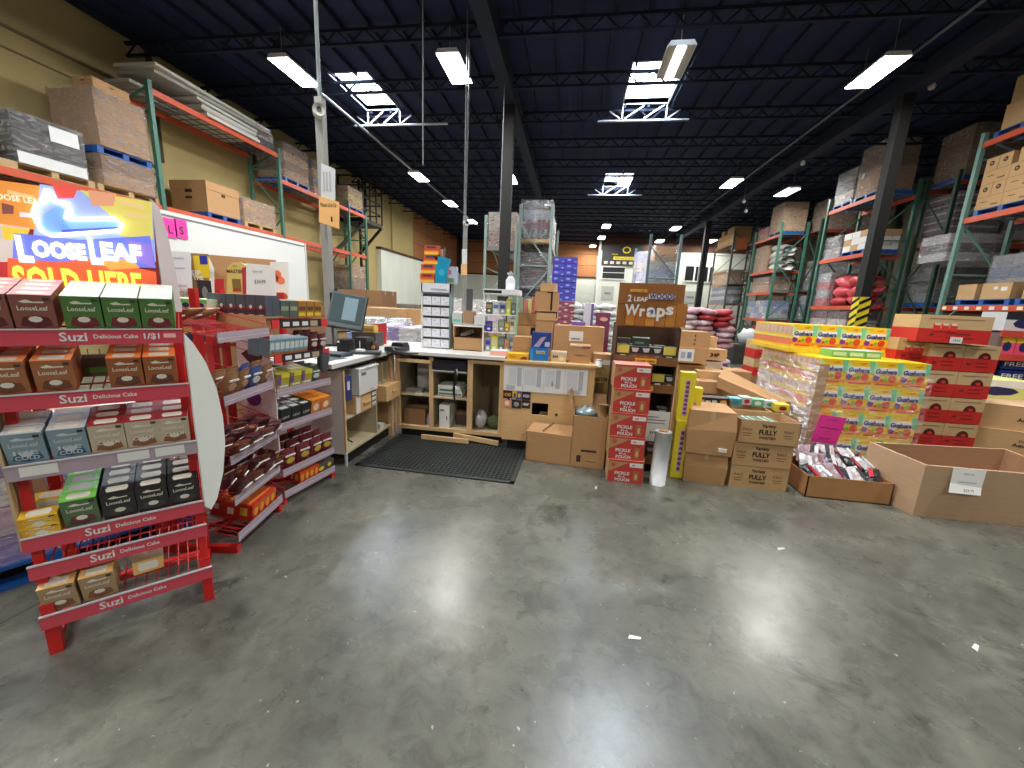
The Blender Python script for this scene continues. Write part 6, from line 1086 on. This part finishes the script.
q = P(); q.box((0, 0, 0), (.15, .1, .075), M((46, 60, 52), .4)); q.box((0, 0, .075), (.15, .1, .078), M((160, 190, 170), .4)); q.box((.02, -.001, .02), (.1, 0, .04), M((100, 120, 104), .5)); tag(q.done('wrap_carton', None, X3((.58, 3.80, 1.219), -4)), 'dark green carton lying on top of the black wrap cartons', 'box')
tag(P().box((0, 0, 0), (.13, .1, .05), M((90, 86, 76), .5)).done('wrap_carton', None, (.44, 3.85, 1.232)), 'flat dull box on the left yellow carton', 'box')
wp['y'].put((.79, 3.8, .841), 'yellow and dark wrap carton on the second display shelf'); wp['a'].put((.9, 3.8, .841), 'black wrap carton on the second display shelf')
wp['a'].put((.87, 3.8, .521), 'black wrap carton behind the white price paper, third display shelf'); wp['a'].put((.80, 3.8, .131), 'black wrap carton on the bottom display shelf'); wp['a'].put((.80, 3.8, .255), 'upper black wrap carton on the bottom display shelf')
q = P(); q.box((0, 0, 0), (.23, .004, .30), PAPER)
for k, w2 in enumerate((.1, .16, .16)): q.box((.03, -.001, .24 - .03 * k), (.03 + w2, 0, .246 - .03 * k), INK)
q.text('$44.99', (.11, -.001, .09), .1, INK, .03); tag(q.done('price_paper', None, (.75, 3.735, .32)), 'white price paper taped across the wraps display', 'paper')
# film roll
q = P(); q.lathe([(.07, 0), (.07, .5)], M((214, 218, 222), .25), (0, 0), 20); q.lathe([(.04, .5), (.04, .512)], CARD, (0, 0), 14); tag(q.done('film_roll', None, (.88, 3.5, 0)), 'upright roll of clear stretch film on the floor', 'film roll')
# yellow standing boxes
def ybox(l, x, y, h, rz, txt, z0=0):
    q = P(); q.box((0, 0, 0), (.13, .09, h), M((236, 216, 44), .4)); q.box((.045, -.001, h * .1), (.085, 0, h * .85), M((206, 176, 196), .5)); [q.poly([(.05, h * (.14 + .09 * k_)), (.08, h * (.13 + .09 * k_)), (.081, h * (.19 + .09 * k_)), (.066, h * (.2 + .09 * k_)), (.052, h * (.18 + .09 * k_))], -.003, 0, M((120, 60, 110), .5)) for k_ in range(8)]; q.box((0, 0, h), (.13, .09, h + .002), M((250, 236, 110), .4))
    return tag(q.done('candy_box', None, X3((x, y, z0), rz)), l, 'box')
ybox('lower tall yellow lettered candy box leaning by the wraps display', 1.03, 3.68, .56, -2, 'STARBURST'); ybox('upper yellow lettered candy box standing on the lower one', 1.02, 3.69, .45, -3, 'STARBURST', .563); ybox('yellow box edge behind the front lettered candy boxes', 1.14, 3.83, .85, -3, 'CHEW')
# stacked plain boxes and Fully Twisted boxes
def plainbox(l, x, y, z, w_, d_, h_, rz, bulge=.0):
    q = P(); q.add([(0, 0, 0), (w_, 0, 0), (w_, d_, 0), (0, d_, 0), (-bulge, -.0, h_ * .55), (w_ + bulge, -bulge, h_ * .6), (w_ + bulge, d_, h_ * .55), (-bulge, d_, h_ * .55), (.0, .01, h_), (w_, .015, h_), (w_, d_, h_), (0, d_, h_)], [(0, 3, 2, 1), (8, 9, 10, 11)] + [(k, (k + 1) % 4, 4 + (k + 1) % 4, 4 + k) for k in range(4)] + [(4 + k, 4 + (k + 1) % 4, 8 + (k + 1) % 4, 8 + k) for k in range(4)], CARD)
    q.box((w_ * .45, .008, h_ * .7), (w_ * .55, .02, h_ + .002), TAPE); q.box((w_ * .7, -bulge - .004, h_ * .1), (w_ * .88, 0, h_ * .18), WHT) if z > 0 else None
    return tag(q.done('carton', None, X3((x, y, z), rz)), l, 'carton')
plainbox('plain taped carton, lower one right of the yellow boxes', 1.14, 3.62, 0, .35, .38, .29, -4, .008); plainbox('plain bulging carton stacked on the lower one beside the yellow boxes', 1.12, 3.6, .292, .38, .4, .40, -5, .012)
def ft(openb=False):
    q = P(); w_, d_, h_ = .49, .36, .215
    if openb:
        for a, b_ in (((0, 0, 0), (w_, d_, .01)), ((0, 0, 0), (w_, .008, h_)), ((0, d_ - .008, 0), (w_, d_, h_)), ((0, 0, 0), (.008, d_, h_)), ((w_ - .008, 0, 0), (w_, d_, h_))): q.box(a, b_, CARD2)
    else: q.box((0, 0, 0), (w_, d_, h_), CARD2); q.box((-.001, -.001, h_ - .005), (w_ + .001, d_, h_ - .003), SEAM)
    q.text('Variety', (w_ * .48, -.002, h_ * .8), w_ * .24, INK, h_ * .14, .03); q.text('FULLY', (w_ * .48, -.002, h_ * .52), w_ * .3, INK, h_ * .2, .04); q.text('TWISTED', (w_ * .48, -.002, h_ * .28), w_ * .28, INK, h_ * .1, .04)
    for sx in (.14, .82): q.text('FULLY', (w_ * sx, -.002, h_ * .6), w_ * .16, INK, h_ * .08, .02); q.box((w_ * (sx - .08), -.001, h_ * .42), (w_ * (sx + .08), 0, h_ * .44), INK); q.box((w_ * (sx - .06), -.001, h_ * .32), (w_ * (sx + .06), 0, h_ * .34), INK)
    return q.done('twisted_carton')
fp = proto(ft(), 'carton'); fp.put(X3((1.53, 3.6, 0), 1), 'Fully Twisted carton, bottom of the stack of three'); fp.put(X3((1.525, 3.6, .216), 0), 'Fully Twisted carton, middle of the stack of three')
tag(ft(True), 'open Fully Twisted carton on top, full of striped bags', 'carton').matrix_world = X3((1.54, 3.59, .432), -1)
for k in range(7):
    q = P(); vs = [(0, 0, 0), (.05, 0, .03), (.09, 0, .03), (.12, 0, 0)]; q.add([(0, 0, 0), (.015, 0, .02), (.045, 0, .02), (.055, 0, 0), (0, .28, 0), (.015, .28, .025), (.045, .28, .022), (.055, .28, 0)], [(0, 1, 2, 3), (4, 7, 6, 5), (0, 4, 5, 1), (1, 5, 6, 2), (2, 6, 7, 3), (3, 7, 4, 0)], M([(210, 206, 190), (150, 150, 150), (226, 222, 206)][k % 3], .5)); q.box((.02, .02, .0215), (.04, .26, .027), M((70, 130, 110), .4))
    tag(q.done('striped_bag', None, X3((1.60 + .048 * k, 3.63, .575 + .002 * k), 8)), 'striped bag in the open Fully Twisted carton, ' + nth(k, 7), 'bag')
# boxes behind them
q = P(); w_, d_, h_ = .75, .5, .55; tt = .012
for a, b_ in (((0, 0, 0), (w_, d_, .01)), ((0, 0, 0), (w_, tt, h_)), ((0, d_ - tt, 0), (w_, d_, h_)), ((0, 0, 0), (tt, d_, h_)), ((w_ - tt, 0, 0), (w_, d_, h_))): q.box(a, b_, CARD2)
tag(q.done('open_bin_carton', None, X3((1.32, 4.2, .05), -3)), 'large open carton of bright packs behind the Fully Twisted stack', 'carton')
cA, cB = at(707, 378, 4.75), at(768, 396, 4.3)
q = P(); pts = [at(718, 377, 4.75), at(778, 403, 4.35), at(790, 402, 4.6), at(724, 368, 5.0)]; lo = [v - Vector((0, 0, .12)) for v in pts]; q.add(pts + lo, [(0, 1, 2, 3), (0, 4, 5, 1), (1, 5, 6, 2), (2, 6, 7, 3), (3, 7, 4, 0), (7, 6, 5, 4)], CARD); tag(q.done('carton_flap', None), 'long folded cardboard sheet propped behind the open cartons', 'cardboard sheet')
for k, (x0, x1, y, Y, c_, l, tx_) in enumerate([(690, 730, 400, 4.05, (40, 38, 38), 'black carton front with white words behind the plain boxes', 'DOLLAR'), (730, 742, 402, 4.2, (90, 170, 180), 'teal and white pack among the bright packs', ''), (742, 752, 401, 4.25, (200, 206, 206), 'white striped pack among the bright packs', ''), (752, 764, 403, 4.3, (110, 190, 150), 'green pack among the bright packs', ''), (764, 778, 404, 4.35, (214, 226, 230), 'pale pack at the right of the bright packs', ''), (776, 790, 408, 4.25, (240, 214, 80), 'yellow pack with red spot beside the corner post', '')]):
    a, b_ = at(x0, y, Y), at(x1, y, Y); q = P(); h_ = .075; q.box((0, 0, 0), (b_.x - a.x, .12, h_), M(c_, .45)); q.box((0, .0, h_), (b_.x - a.x, .12, h_ + .002), M(tuple(min(255, v + 20) for v in c_), .4))
    if tx_: [q.box(((b_.x - a.x) * (.08 + .16 * k_), -.002, h_ * .3), ((b_.x - a.x) * (.2 + .16 * k_), 0, h_ * (.6 + .1 * (k_ % 2))), WHT) for k_ in range(4)]; q.poly([((b_.x - a.x) * .75, .015), ((b_.x - a.x) * .95, .02), ((b_.x - a.x) * .9, .06), ((b_.x - a.x) * .78, .055)], -.002, 0, M((230, 180, 60), .5))
    else: q.oval((b_.x - a.x) / 2, h_ / 2, (b_.x - a.x) * .3, h_ * .3, -.002, 0, M([(190, 40, 50), (60, 140, 150), (190, 40, 60), (240, 240, 230), (70, 150, 130), (150, 30, 40)][k], .5), 8)
    tag(q.done('bright_pack', None, (a.x, Y, a.z - h_ / 2)), l, 'pack')
tag(P().box((0, 0, 0), (.42, .1, .70), CARD3).done('carton', None, (1.22, 4.08, .0)), 'brown carton base under the black carton front', 'carton').location.z = .0
# mid cartons left of the candy pallet
for k, (x0, y0, x1, y1, Y, z_to_floor, c_, l, tx_) in enumerate([(681, 331, 709, 349, 5.2, 0, CARD, 'brown carton with three dots atop the pile by the wraps board', ''), (679, 347, 706, 364, 5.15, 0, CARD, 'brown carton with a white label in the pile by the wraps board', 'L'), (704, 349, 726, 361, 5.3, 0, CARD2, 'tan carton marked with black letters jutting right from the pile', '34P'), (700, 336, 716, 350, 5.6, 0, CARD2, 'pinkish brown carton behind the dotted one', ''), (702, 361, 722, 369, 5.35, 0, WHT, 'white carton below the lettered tan carton', ''), (699, 371, 728, 381, 5.0, 0, CARD2, 'shallow tan carton on the lower pile with red and white goods', ''), (728, 371, 750, 384, 5.1, 0, CARD, 'shallow brown carton right of the tan one on the lower pile', ''), (698, 381, 717, 394, 4.8, 0, CARD, 'small brown carton under the red edged goods', '')]):
    a, b_ = at(x0, y0, Y), at(x1, y1, Y); w_, h_ = b_.x - a.x, a.z - b_.z; q = P(); q.box((0, 0, 0), (w_, .35, h_), c_)
    if k == 0: [q.oval(w_ * .5, h_ * f, .012, .012, -.002, 0, INK, 6) for f in (.25, .5, .75)]
    if tx_ == 'L': q.box((w_ * .02, -.002, h_ * .1), (w_ * .55, 0, h_ * .9), WHT); q.box((w_ * .1, -.003, h_ * .3), (w_ * .25, -.001, h_ * .7), M((170, 180, 200), .5)); q.box((w_ * .32, -.003, h_ * .3), (w_ * .46, -.001, h_ * .7), M((120, 140, 180), .5))
    elif tx_: q.text(tx_, (w_ * .5, -.002, h_ * .5), w_ * .4, BLK, h_ * .35, .04)
    if k == 5: q.box((0, -.003, -.06), (w_, 0, 0), RED); [q.oval(w_ * f, -.02, .03, .025, -.006, -.002, WHT, 8) for f in (.35, .6, .85)]
    tag(q.done('carton', None, (a.x, Y, b_.z)), l, 'carton')
for k, (x0, x1, y, Y, ztop, l) in enumerate([(679, 706, 364, 5.2, 0, 'big brown carton carrying the pile by the wraps board'), (703, 724, 369, 5.42, 0, 'brown carton under the white one in the pile'), (700, 750, 385, 5.12, 0, 'long brown carton carrying the lower pile')]):
    a, b_ = at(x0, y, Y), at(x1, y, Y); tag(P().box((0, 0, 0), (b_.x - a.x, .5, min(a.z, b_.z) - .002), CARD).done('carton', None, (a.x, Y, 0)), l, 'carton')
# ---------------------------------------------------------------- Gushers pallet
GYM = M((250, 210, 40), .4); GOR = M((244, 150, 40), .4); GGR = M((130, 214, 170), .4); GPU = M((130, 50, 150), .4); GRE = M((232, 76, 44), .4); GBL = M((60, 56, 130), .4)
gw, gd, gh = .237, .30, .26
def gusher():
    q = P(); w_, h_ = gw, gh; q.box((-w_ / 2 + .001, 0, 0), (w_ / 2 - .001, gd, h_ - .002), GYM)
    q.poly([(-w_ / 2, h_ * .18), (w_ / 2, h_ * .1), (w_ / 2, h_ * .24), (-w_ / 2, h_ * .3)], -.0008, 0, GOR)
    q.poly([(w_ * .3, h_ * .97), (w_ / 2, h_ * .97), (w_ / 2, h_ * .5), (w_ * .36, h_ * .55)], -.001, 0, GGR); q.poly([(-w_ / 2, h_ * .5), (-w_ * .35, h_ * .55), (-w_ * .3, h_ * .8), (-w_ * .42, h_ * .9), (-w_ / 2, h_ * .9)], -.001, 0, M((200, 232, 150), .4))
    q.oval(-w_ * .36, h_ * .36, w_ * .12, h_ * .11, -.0016, 0, GPU, 10); q.oval(w_ * .22, h_ * .36, w_ * .15, h_ * .14, -.002, 0, GRE, 10); q.oval(-w_ * .02, h_ * .34, w_ * .09, h_ * .08, -.0018, 0, M((120, 190, 60), .4), 8); q.oval(-w_ * .16, h_ * .3, w_ * .07, h_ * .06, -.0017, 0, GRE, 8)
    q.poly([(-w_ * .44, h_ * .48), (-w_ * .46, h_ * .66), (-w_ * .36, h_ * .74), (w_ * .34, h_ * .76), (w_ * .36, h_ * .6), (-w_ * .1, h_ * .54), (-w_ * .3, h_ * .42)], -.0022, 0, M((240, 240, 246), .4))
    q.text('Gushers', (-w_ * .05, -.0035, h_ * .62), w_ * .78, GBL, h_ * .17, .05); q.poly([(-w_ * .1, h_ * .86), (w_ * .15, h_ * .92), (w_ * .25, h_ * .88), (w_ * .1, h_ * .82)], -.001, 0, GOR); q.box((-w_ * .35, -.0012, h_ * .1), (w_ * .3, 0, h_ * .16), GRE)
    # carton side with small pack ends
    for sg in (-1, 1):
        X = sg * (w_ / 2)
        for k in range(6): q.box((X - .0008, .01 + .048 * k, h_ * .55), (X + .0008, .05 + .048 * k, h_ * .92), M([(186, 176, 190), (226, 180, 150)][k % 2], .5))
        q.box((X - .0006, 0, h_ * .12), (X + .0006, gd, h_ * .4), M((236, 130, 90), .5)); q.box((X - .0007, 0, h_ * .4), (X + .0007, gd, h_ * .47), M((226, 230, 120), .5))
    return proto(q.done('gushers_case'), 'carton')
gp = gusher(); GX0, GY0, GZ0 = 2.45, 4.22, .08
pallet('wood', (GX0 + .5, GY0 + .62, 0), 'wooden pallet under the yellow Gushers cases', 1.05, 1.25)
sizes = {0: 'bottom', 1: 'second', 2: 'third', 3: 'top'}
for k in range(4):
    for i in range(4):
        for j in range(4):
            if i > 0 and j > 0 and k < 3: continue
            if j > 0 and k == 3 and i > 0 and j > 1: continue
            if j: gl_ = 'side Gushers case, %s layer, %s back along the left face' % (sizes[k], ORD[j]) if i == 0 else 'top layer Gushers case just behind the front row, ' + nth(i, 4)
            else: gl_ = 'front Gushers case, %s layer, %s column' % (sizes[k], nth(i, 4))
            gp.put((GX0 + gw * (i + .5) - (.012 if k < 1 else 0), GY0 + .305 * j, GZ0 + .131 - .131 + .05 + gh * k), gl_)
zt = GZ0 + .05 + gh * 4
for i in range(4):
    for j in range(2 if i else 3): gp.put((GX0 - .04 + gw * (i + .5), GY0 + .52 + .305 * j, zt + .045), ('raised upper Gushers case, %s of its row' % nth(i, 4)) if j == 0 else 'raised upper Gushers case, %s back at column %s' % (ORD[j], ORD[i]))
tag(P().box((0, 0, 0), (1.0, 1.0, .042), M((240, 206, 60), .5)).done('tier_sheet', None, (GX0 - .05, GY0 + .5, zt + .001)), 'yellow tier sheet under the raised Gushers cases', 'sheet')
for k in range(3):
    q = P(); q.box((0, 0, 0), (.15, .2, .07), M((120, 190, 110), .35)); q.box((.01, -.002, .015), (.13, 0, .05), M((196, 226, 190), .4)); q.box((0, 0, .07), (.15, .2, .075), M((226, 240, 226), .3)); tag(q.done('green_pack', None, X3((GX0 + .2 + .155 * k, GY0 + .2, zt + .001), 2 * k)), 'green clear pack on the ledge of the Gushers pallet, ' + nth(k, 3), 'pack')
q = P(); q.box((-.01, -.014, 0), (.075, -.008, .98), CARD); q.box((-.014, -.014, 0), (-.008, .08, .98), CARD2); tag(q.done('corner_protector', None, (GX0, GY0, .13)), 'brown cardboard corner post on the Gushers pallet', 'corner post')
q = P(); q.box((0, 0, 0), (1.0, .004, .98), M((235, 235, 240), .09, 'film')); q.box((-.004, 0, 0), (0, 1.22, .98), M((225, 225, 230), .25, 'film')); tag(q.done('stretch_wrap', None, (GX0 - .018, GY0 - .02, .11)), 'wrinkled clear film around the Gushers pallet', 'film')
q = P(); q.box((0, 0, 0), (.235, .004, .29), PINK); q.text('GUSHERS', (.12, -.001, .25), .09, INK, .014); q.text('FRUIT SNACKS ASSORTED', (.12, -.001, .16), .17, INK, .014, .01); q.text('6CT', (.12, -.001, .125), .04, INK, .012); q.text('$12.99', (.11, -.001, .05), .08, INK, .02); tag(q.done('price_sheet', None, X3((2.44, 4.12, .345), 0, 6, 5)), 'hot pink price sheet on the Gushers pallet', 'sheet')
# red cup soup like cases
CB = M((200, 170, 126), .75, 'card'); CR_ = M((200, 44, 40), .5)
def rcase(w_=.30, h_=.265, hole=True, cans=False):
    q = P(); d_ = .36; q.box((-w_ / 2, 0, 0), (w_ / 2, d_, h_ - .003), CB); q.box((-w_ / 2 - .001, -.001, 0), (w_ / 2 + .001, d_ + .001, h_ * .5), CR_); q.oval(-w_ * .3, h_ * .28, .022, .012, -.003, 0, M((120, 40, 40), .5), 10); q.box((-w_ * .1, -.002, h_ * .31), (w_ * .24, 0, h_ * .36), M((140, 36, 36), .5)); q.box((-w_ * .1, -.002, h_ * .17), (w_ * .27, 0, h_ * .22), M((140, 36, 36), .5))
    q.box((-w_ * .38, -.002, h_ * .84), (w_ * .38, 0, h_ * .87), M((150, 116, 84), .7))
    if hole: q.poly([(w_ * .1 + .055 * math.cos(a * PI / 8), h_ * .5 + .062 * math.sin(a * PI / 8)) for a in range(9)], -.003, 0, M((90, 26, 26), .5)); q.oval(w_ * .12, h_ * .56, .022, .016, -.005, -.002, M((206, 60, 50), .5), 8)
    if cans: [ (q.box((-w_ * .3 + .07 * k, -.006, h_ * .42), (-w_ * .3 + .055 + .07 * k, 0, h_ * .68), M((226, 60, 56), .4)), q.box((-w_ * .3 + .07 * k + .006, -.008, h_ * .62), (-w_ * .3 + .049 + .07 * k, 0, h_ * .7), M((236, 206, 190), .4))) for k in range(3)]
    return q
rp = proto(rcase().done('red_case'), 'carton'); rc = proto(rcase(.34, .25, False, True).done('red_case'), 'carton')
for k in range(4):
    for i in range(2):
        rp.put((3.74 + .305 * i, 4.52, .28 + .27 * k), 'red and tan case with a round hole, %s layer, %s column' % (lay(k, 4), ['left', 'right'][i]))
tag(P().box((0, 0, 0), (.66, .5, .278), CARD3).done('carton', None, (3.58, 4.53, 0)), 'brown carton base under the red and tan cases', 'carton')
q = rcase(.6, .27, False, True); q.box((-.02, -.01, .0), (.08, -.006, .06), WHT); q.text('3343', (.03, -.012, .03), .06, GRY, .02); tag(q.done('red_case', None, X3((3.72, 4.48, 1.365), -3)), 'long red and tan case with a white tag, topmost on the stack', 'carton')
rc.put((3.52, 4.6, 1.14), 'red and tan case with red jars showing, left of the tall stack'); rp.put((3.2, 4.95, 1.13), 'red and tan case partly behind the raised Gushers cases'); rp.put((3.56, 4.98, 1.13), 'red and tan case second from the Gushers cases')
tag(P().box((0, 0, 0), (.95, .4, 1.12), CARD3).done('carton_tower', None, (3.42, 4.97, 0)), 'plain tall crate behind the Gushers pallet carrying red cases', 'crate')
for k in range(4): rp.put((3.5, 4.86 - .27, .02 + .27 * k), 'red and tan case hidden beside the Gushers pallet, %s of the narrow column' % lay(k, 4))
c = at(743, 362, 6.3); tag(P().box((-.2, .0, 0), (.3, .5, .648), CARD3).done('carton', None, (c.x + .3, 6.28, 0)), 'brown carton carrying the red cases left of the Gushers pallet', 'carton')
for k in range(2): rp.put((c.x + .3, 6.3, .65 + .27 * k), ['lower red case seen left of the Gushers pallet', 'upper red case seen left of the Gushers pallet'][k])
# long brown cartons on the right
def lc(l, x, y, z, w_, d_, h_, rz, c_=CARD2):
    q = P(); q.box((0, 0, 0), (w_, d_, h_), c_); q.box((-.001, -.001, h_ - .004), (w_ + .001, d_ + .001, h_ - .002), SEAM); q.text('Double', (w_ * .5, -.002, h_ * .62), w_ * .14, INK, h_ * .1, .02); q.text('Aquarius', (w_ * .5, -.002, h_ * .45), w_ * .24, INK, h_ * .14, .03); q.box((0, 0, h_), (w_, d_, h_ + .001), M((214, 178, 136), .7)); return tag(q.done('long_carton', None, X3((x, y, z), rz)), l, 'carton')
lc('long brown carton under its twin at the right edge', 4.22, 4.62, .26, .85, .8, .25, -18); lc('upper long brown carton at the right edge', 4.24, 4.66, .512, .85, .8, .25, -18); lc('lowest long brown carton behind the big floor box', 4.2, 4.6, .0, .85, .8, .257, -18, CARD)
bx(4.14, 4.26, 4.8, .765, .88, .3, CARD, 'carton', 'small brown carton on the long cartons beside the red stack')
goods('paper_pack', 'yellow and white drink pack lying on the long cartons', 'pack', (4.7, 5.0, .765), .8, .5, .2, (226, 230, 140), (240, 240, 232)); goods('paper_pack', 'white pack with blue label on top at the right', 'pack', (4.42, 5.2, .765), .5, .2, .27, (236, 236, 226)) 
# open tray of foil bags
t = thing('low_tray_carton', 'low open brown tray carton on the floor before the Gushers pallet', 'carton', (2.14, 3.54, 0)); q = P(); w_, d_, h_ = .67, .5, .20
for a, b_ in (((0, 0, 0), (w_, d_, .01)), ((0, 0, 0), (w_, .008, h_)), ((0, d_ - .008, 0), (w_, d_, h_)), ((0, 0, 0), (.008, d_, h_)), ((w_ - .008, 0, 0), (w_, d_, h_))): q.box(a, b_, M((176, 128, 82), .75, 'card'))
q.done('tray', t)
rnd = random.Random(12)
bagc = [M((38, 36, 42), .25), M((206, 206, 210), .2, 'plain', 0, .3), M((170, 150, 156), .25), M((60, 56, 64), .25), M((200, 190, 190), .2)]
for k in range(17):
    q = P(); n = 7; m_ = 5; vs = []; W2, L2 = .13, .2
    for a in range(m_ + 1):
        for b in range(n + 1): u, v = a / m_, b / n; e = (4 * u * (1 - u)) ** .6 * (4 * v * (1 - v)) ** .6; vs.append(((u - .5) * W2, (v - .5) * L2, .035 * e + rnd.uniform(-.006, .006)))
    top = len(vs); vs += [(x, y, -.02 * (1 if z > .01 else 0)) for x, y, z in vs]
    fs = []
    for a in range(m_):
        for b in range(n): i0 = a * (n + 1) + b; fs.append((i0, i0 + n + 1, i0 + n + 2, i0 + 1)); fs.append((top + i0, top + i0 + 1, top + i0 + n + 2, top + i0 + n + 1))
    q.add(vs, fs, bagc[k % 5]); q.box((-.01 - .0, -.06, .036), (.02, .06, .04), M([(196, 40, 60), (230, 230, 230), (120, 40, 70), (220, 220, 226), (60, 60, 70)][k % 5], .3))
    i, r_ = k % 6, k // 6; row = ['front', 'middle', 'back'][r_]
    tag(q.done('foil_bag', None, X3((2.23 + .095 * i + .03 * r_, 3.665 + .135 * r_, .175 + .05 * r_ + .015 * (k % 3)), rnd.uniform(-30, 30), rnd.uniform(15, 40), rnd.uniform(-20, 20))), '%s foil snack bag in the low tray, %s row, %s' % (['black', 'silver', 'pinkish', 'charcoal', 'pale'][k % 5], row, ORD[i] + ' from left'), 'bag')
# big open floor bin
t = thing('open_floor_box', 'big open brown floor box with a white price sheet, lower right', 'box', (2.87, 3.39, 0)); q = P(); BX = M((192, 160, 128), .8, 'card'); BI = M((176, 138, 106), .8, 'card')
O = [(0, 0), (1.05, .02), (1.12, .62), (-.1, .47)]; h_ = .44; n = 4
ins = [(.02, .02), (1.03, .04), (1.09, .6), (-.07, .455)]
q.add([(x, y, 0) for x, y in O] + [(x, y, h_ + [0, 0, .02, .02][i]) for i, (x, y) in enumerate(O)] + [(x, y, h_ + [0, 0, .02, .02][i]) for i, (x, y) in enumerate(ins)] + [(x, y, .01) for x, y in ins], [(k, (k + 1) % 4, 4 + (k + 1) % 4, 4 + k) for k in range(4)] + [(4 + k, 4 + (k + 1) % 4, 8 + (k + 1) % 4, 8 + k) for k in range(4)] + [(3, 2, 1, 0)], BX)
q.add([(x, y, h_ + [0, 0, .02, .02][i]) for i, (x, y) in enumerate(ins)] + [(x, y, .01) for x, y in ins], [(k, (k + 1) % 4, 4 + (k + 1) % 4, 4 + k) for k in range(4)] + [(4, 5, 6, 7)], BI); q.done('box_body', t)
q = P(); q.add([(.185, -.006, .445), (.415, -.004, .442), (.40, -.02, .30), (.385, -.045, .245), (.16, -.05, .25), (.18, -.02, .32)], [(0, 5, 2, 1), (5, 4, 3, 2)], PAPER); q.text('SPECIAL', (.3, -.012, .40), .07, GRY, .012, .01, (1, 0, 0), (0, -.05, 1)); q.text('$24.99', (.29, -.052, .28), .07, GRY, .02, .01, (1, 0, 0), (0, .3, 1)); q.text('CLEARANCE SALE', (.29, -.024, .335), .13, GRY, .012, .01, (1, 0, 0), (0, .3, 1)); q.done('price_sheet', t)
# small litter on the floor
for k, (x, y) in enumerate([(634, 638), (781, 549), (976, 648), (866, 478), (596, 488)]):
    c = fl(x, min(y, 700)); q = P(); q.add([(-.03, -.01, .002), (.03, -.005, .003), (.035, .01, .002), (-.02, .012, .004)], [(0, 1, 2, 3)], WHT); q.add([(-.03, -.01, 0), (.03, -.005, 0), (.035, .01, 0), (-.02, .012, 0)], [(3, 2, 1, 0)], WHT)
    tag(q.done('paper_scrap', None, X3(c, 20 * k)), ['white scrap on the open floor at the lower centre', 'tiny white scrap on the floor below the plain cartons', 'white scrap on the floor at the lower right', 'tiny scrap near the low tray carton', 'tiny scrap on the floor before the Pickle boxes'][k], 'scrap')
# label bookkeeping while building
for l, v in _labels.items():
    if len(v) > 1 and l != 'x': print('DUPLABEL', len(v), l)
    if not 4 <= len(l.split()) <= 16 and l != 'x': print('LABELLEN', len(l.split()), l)
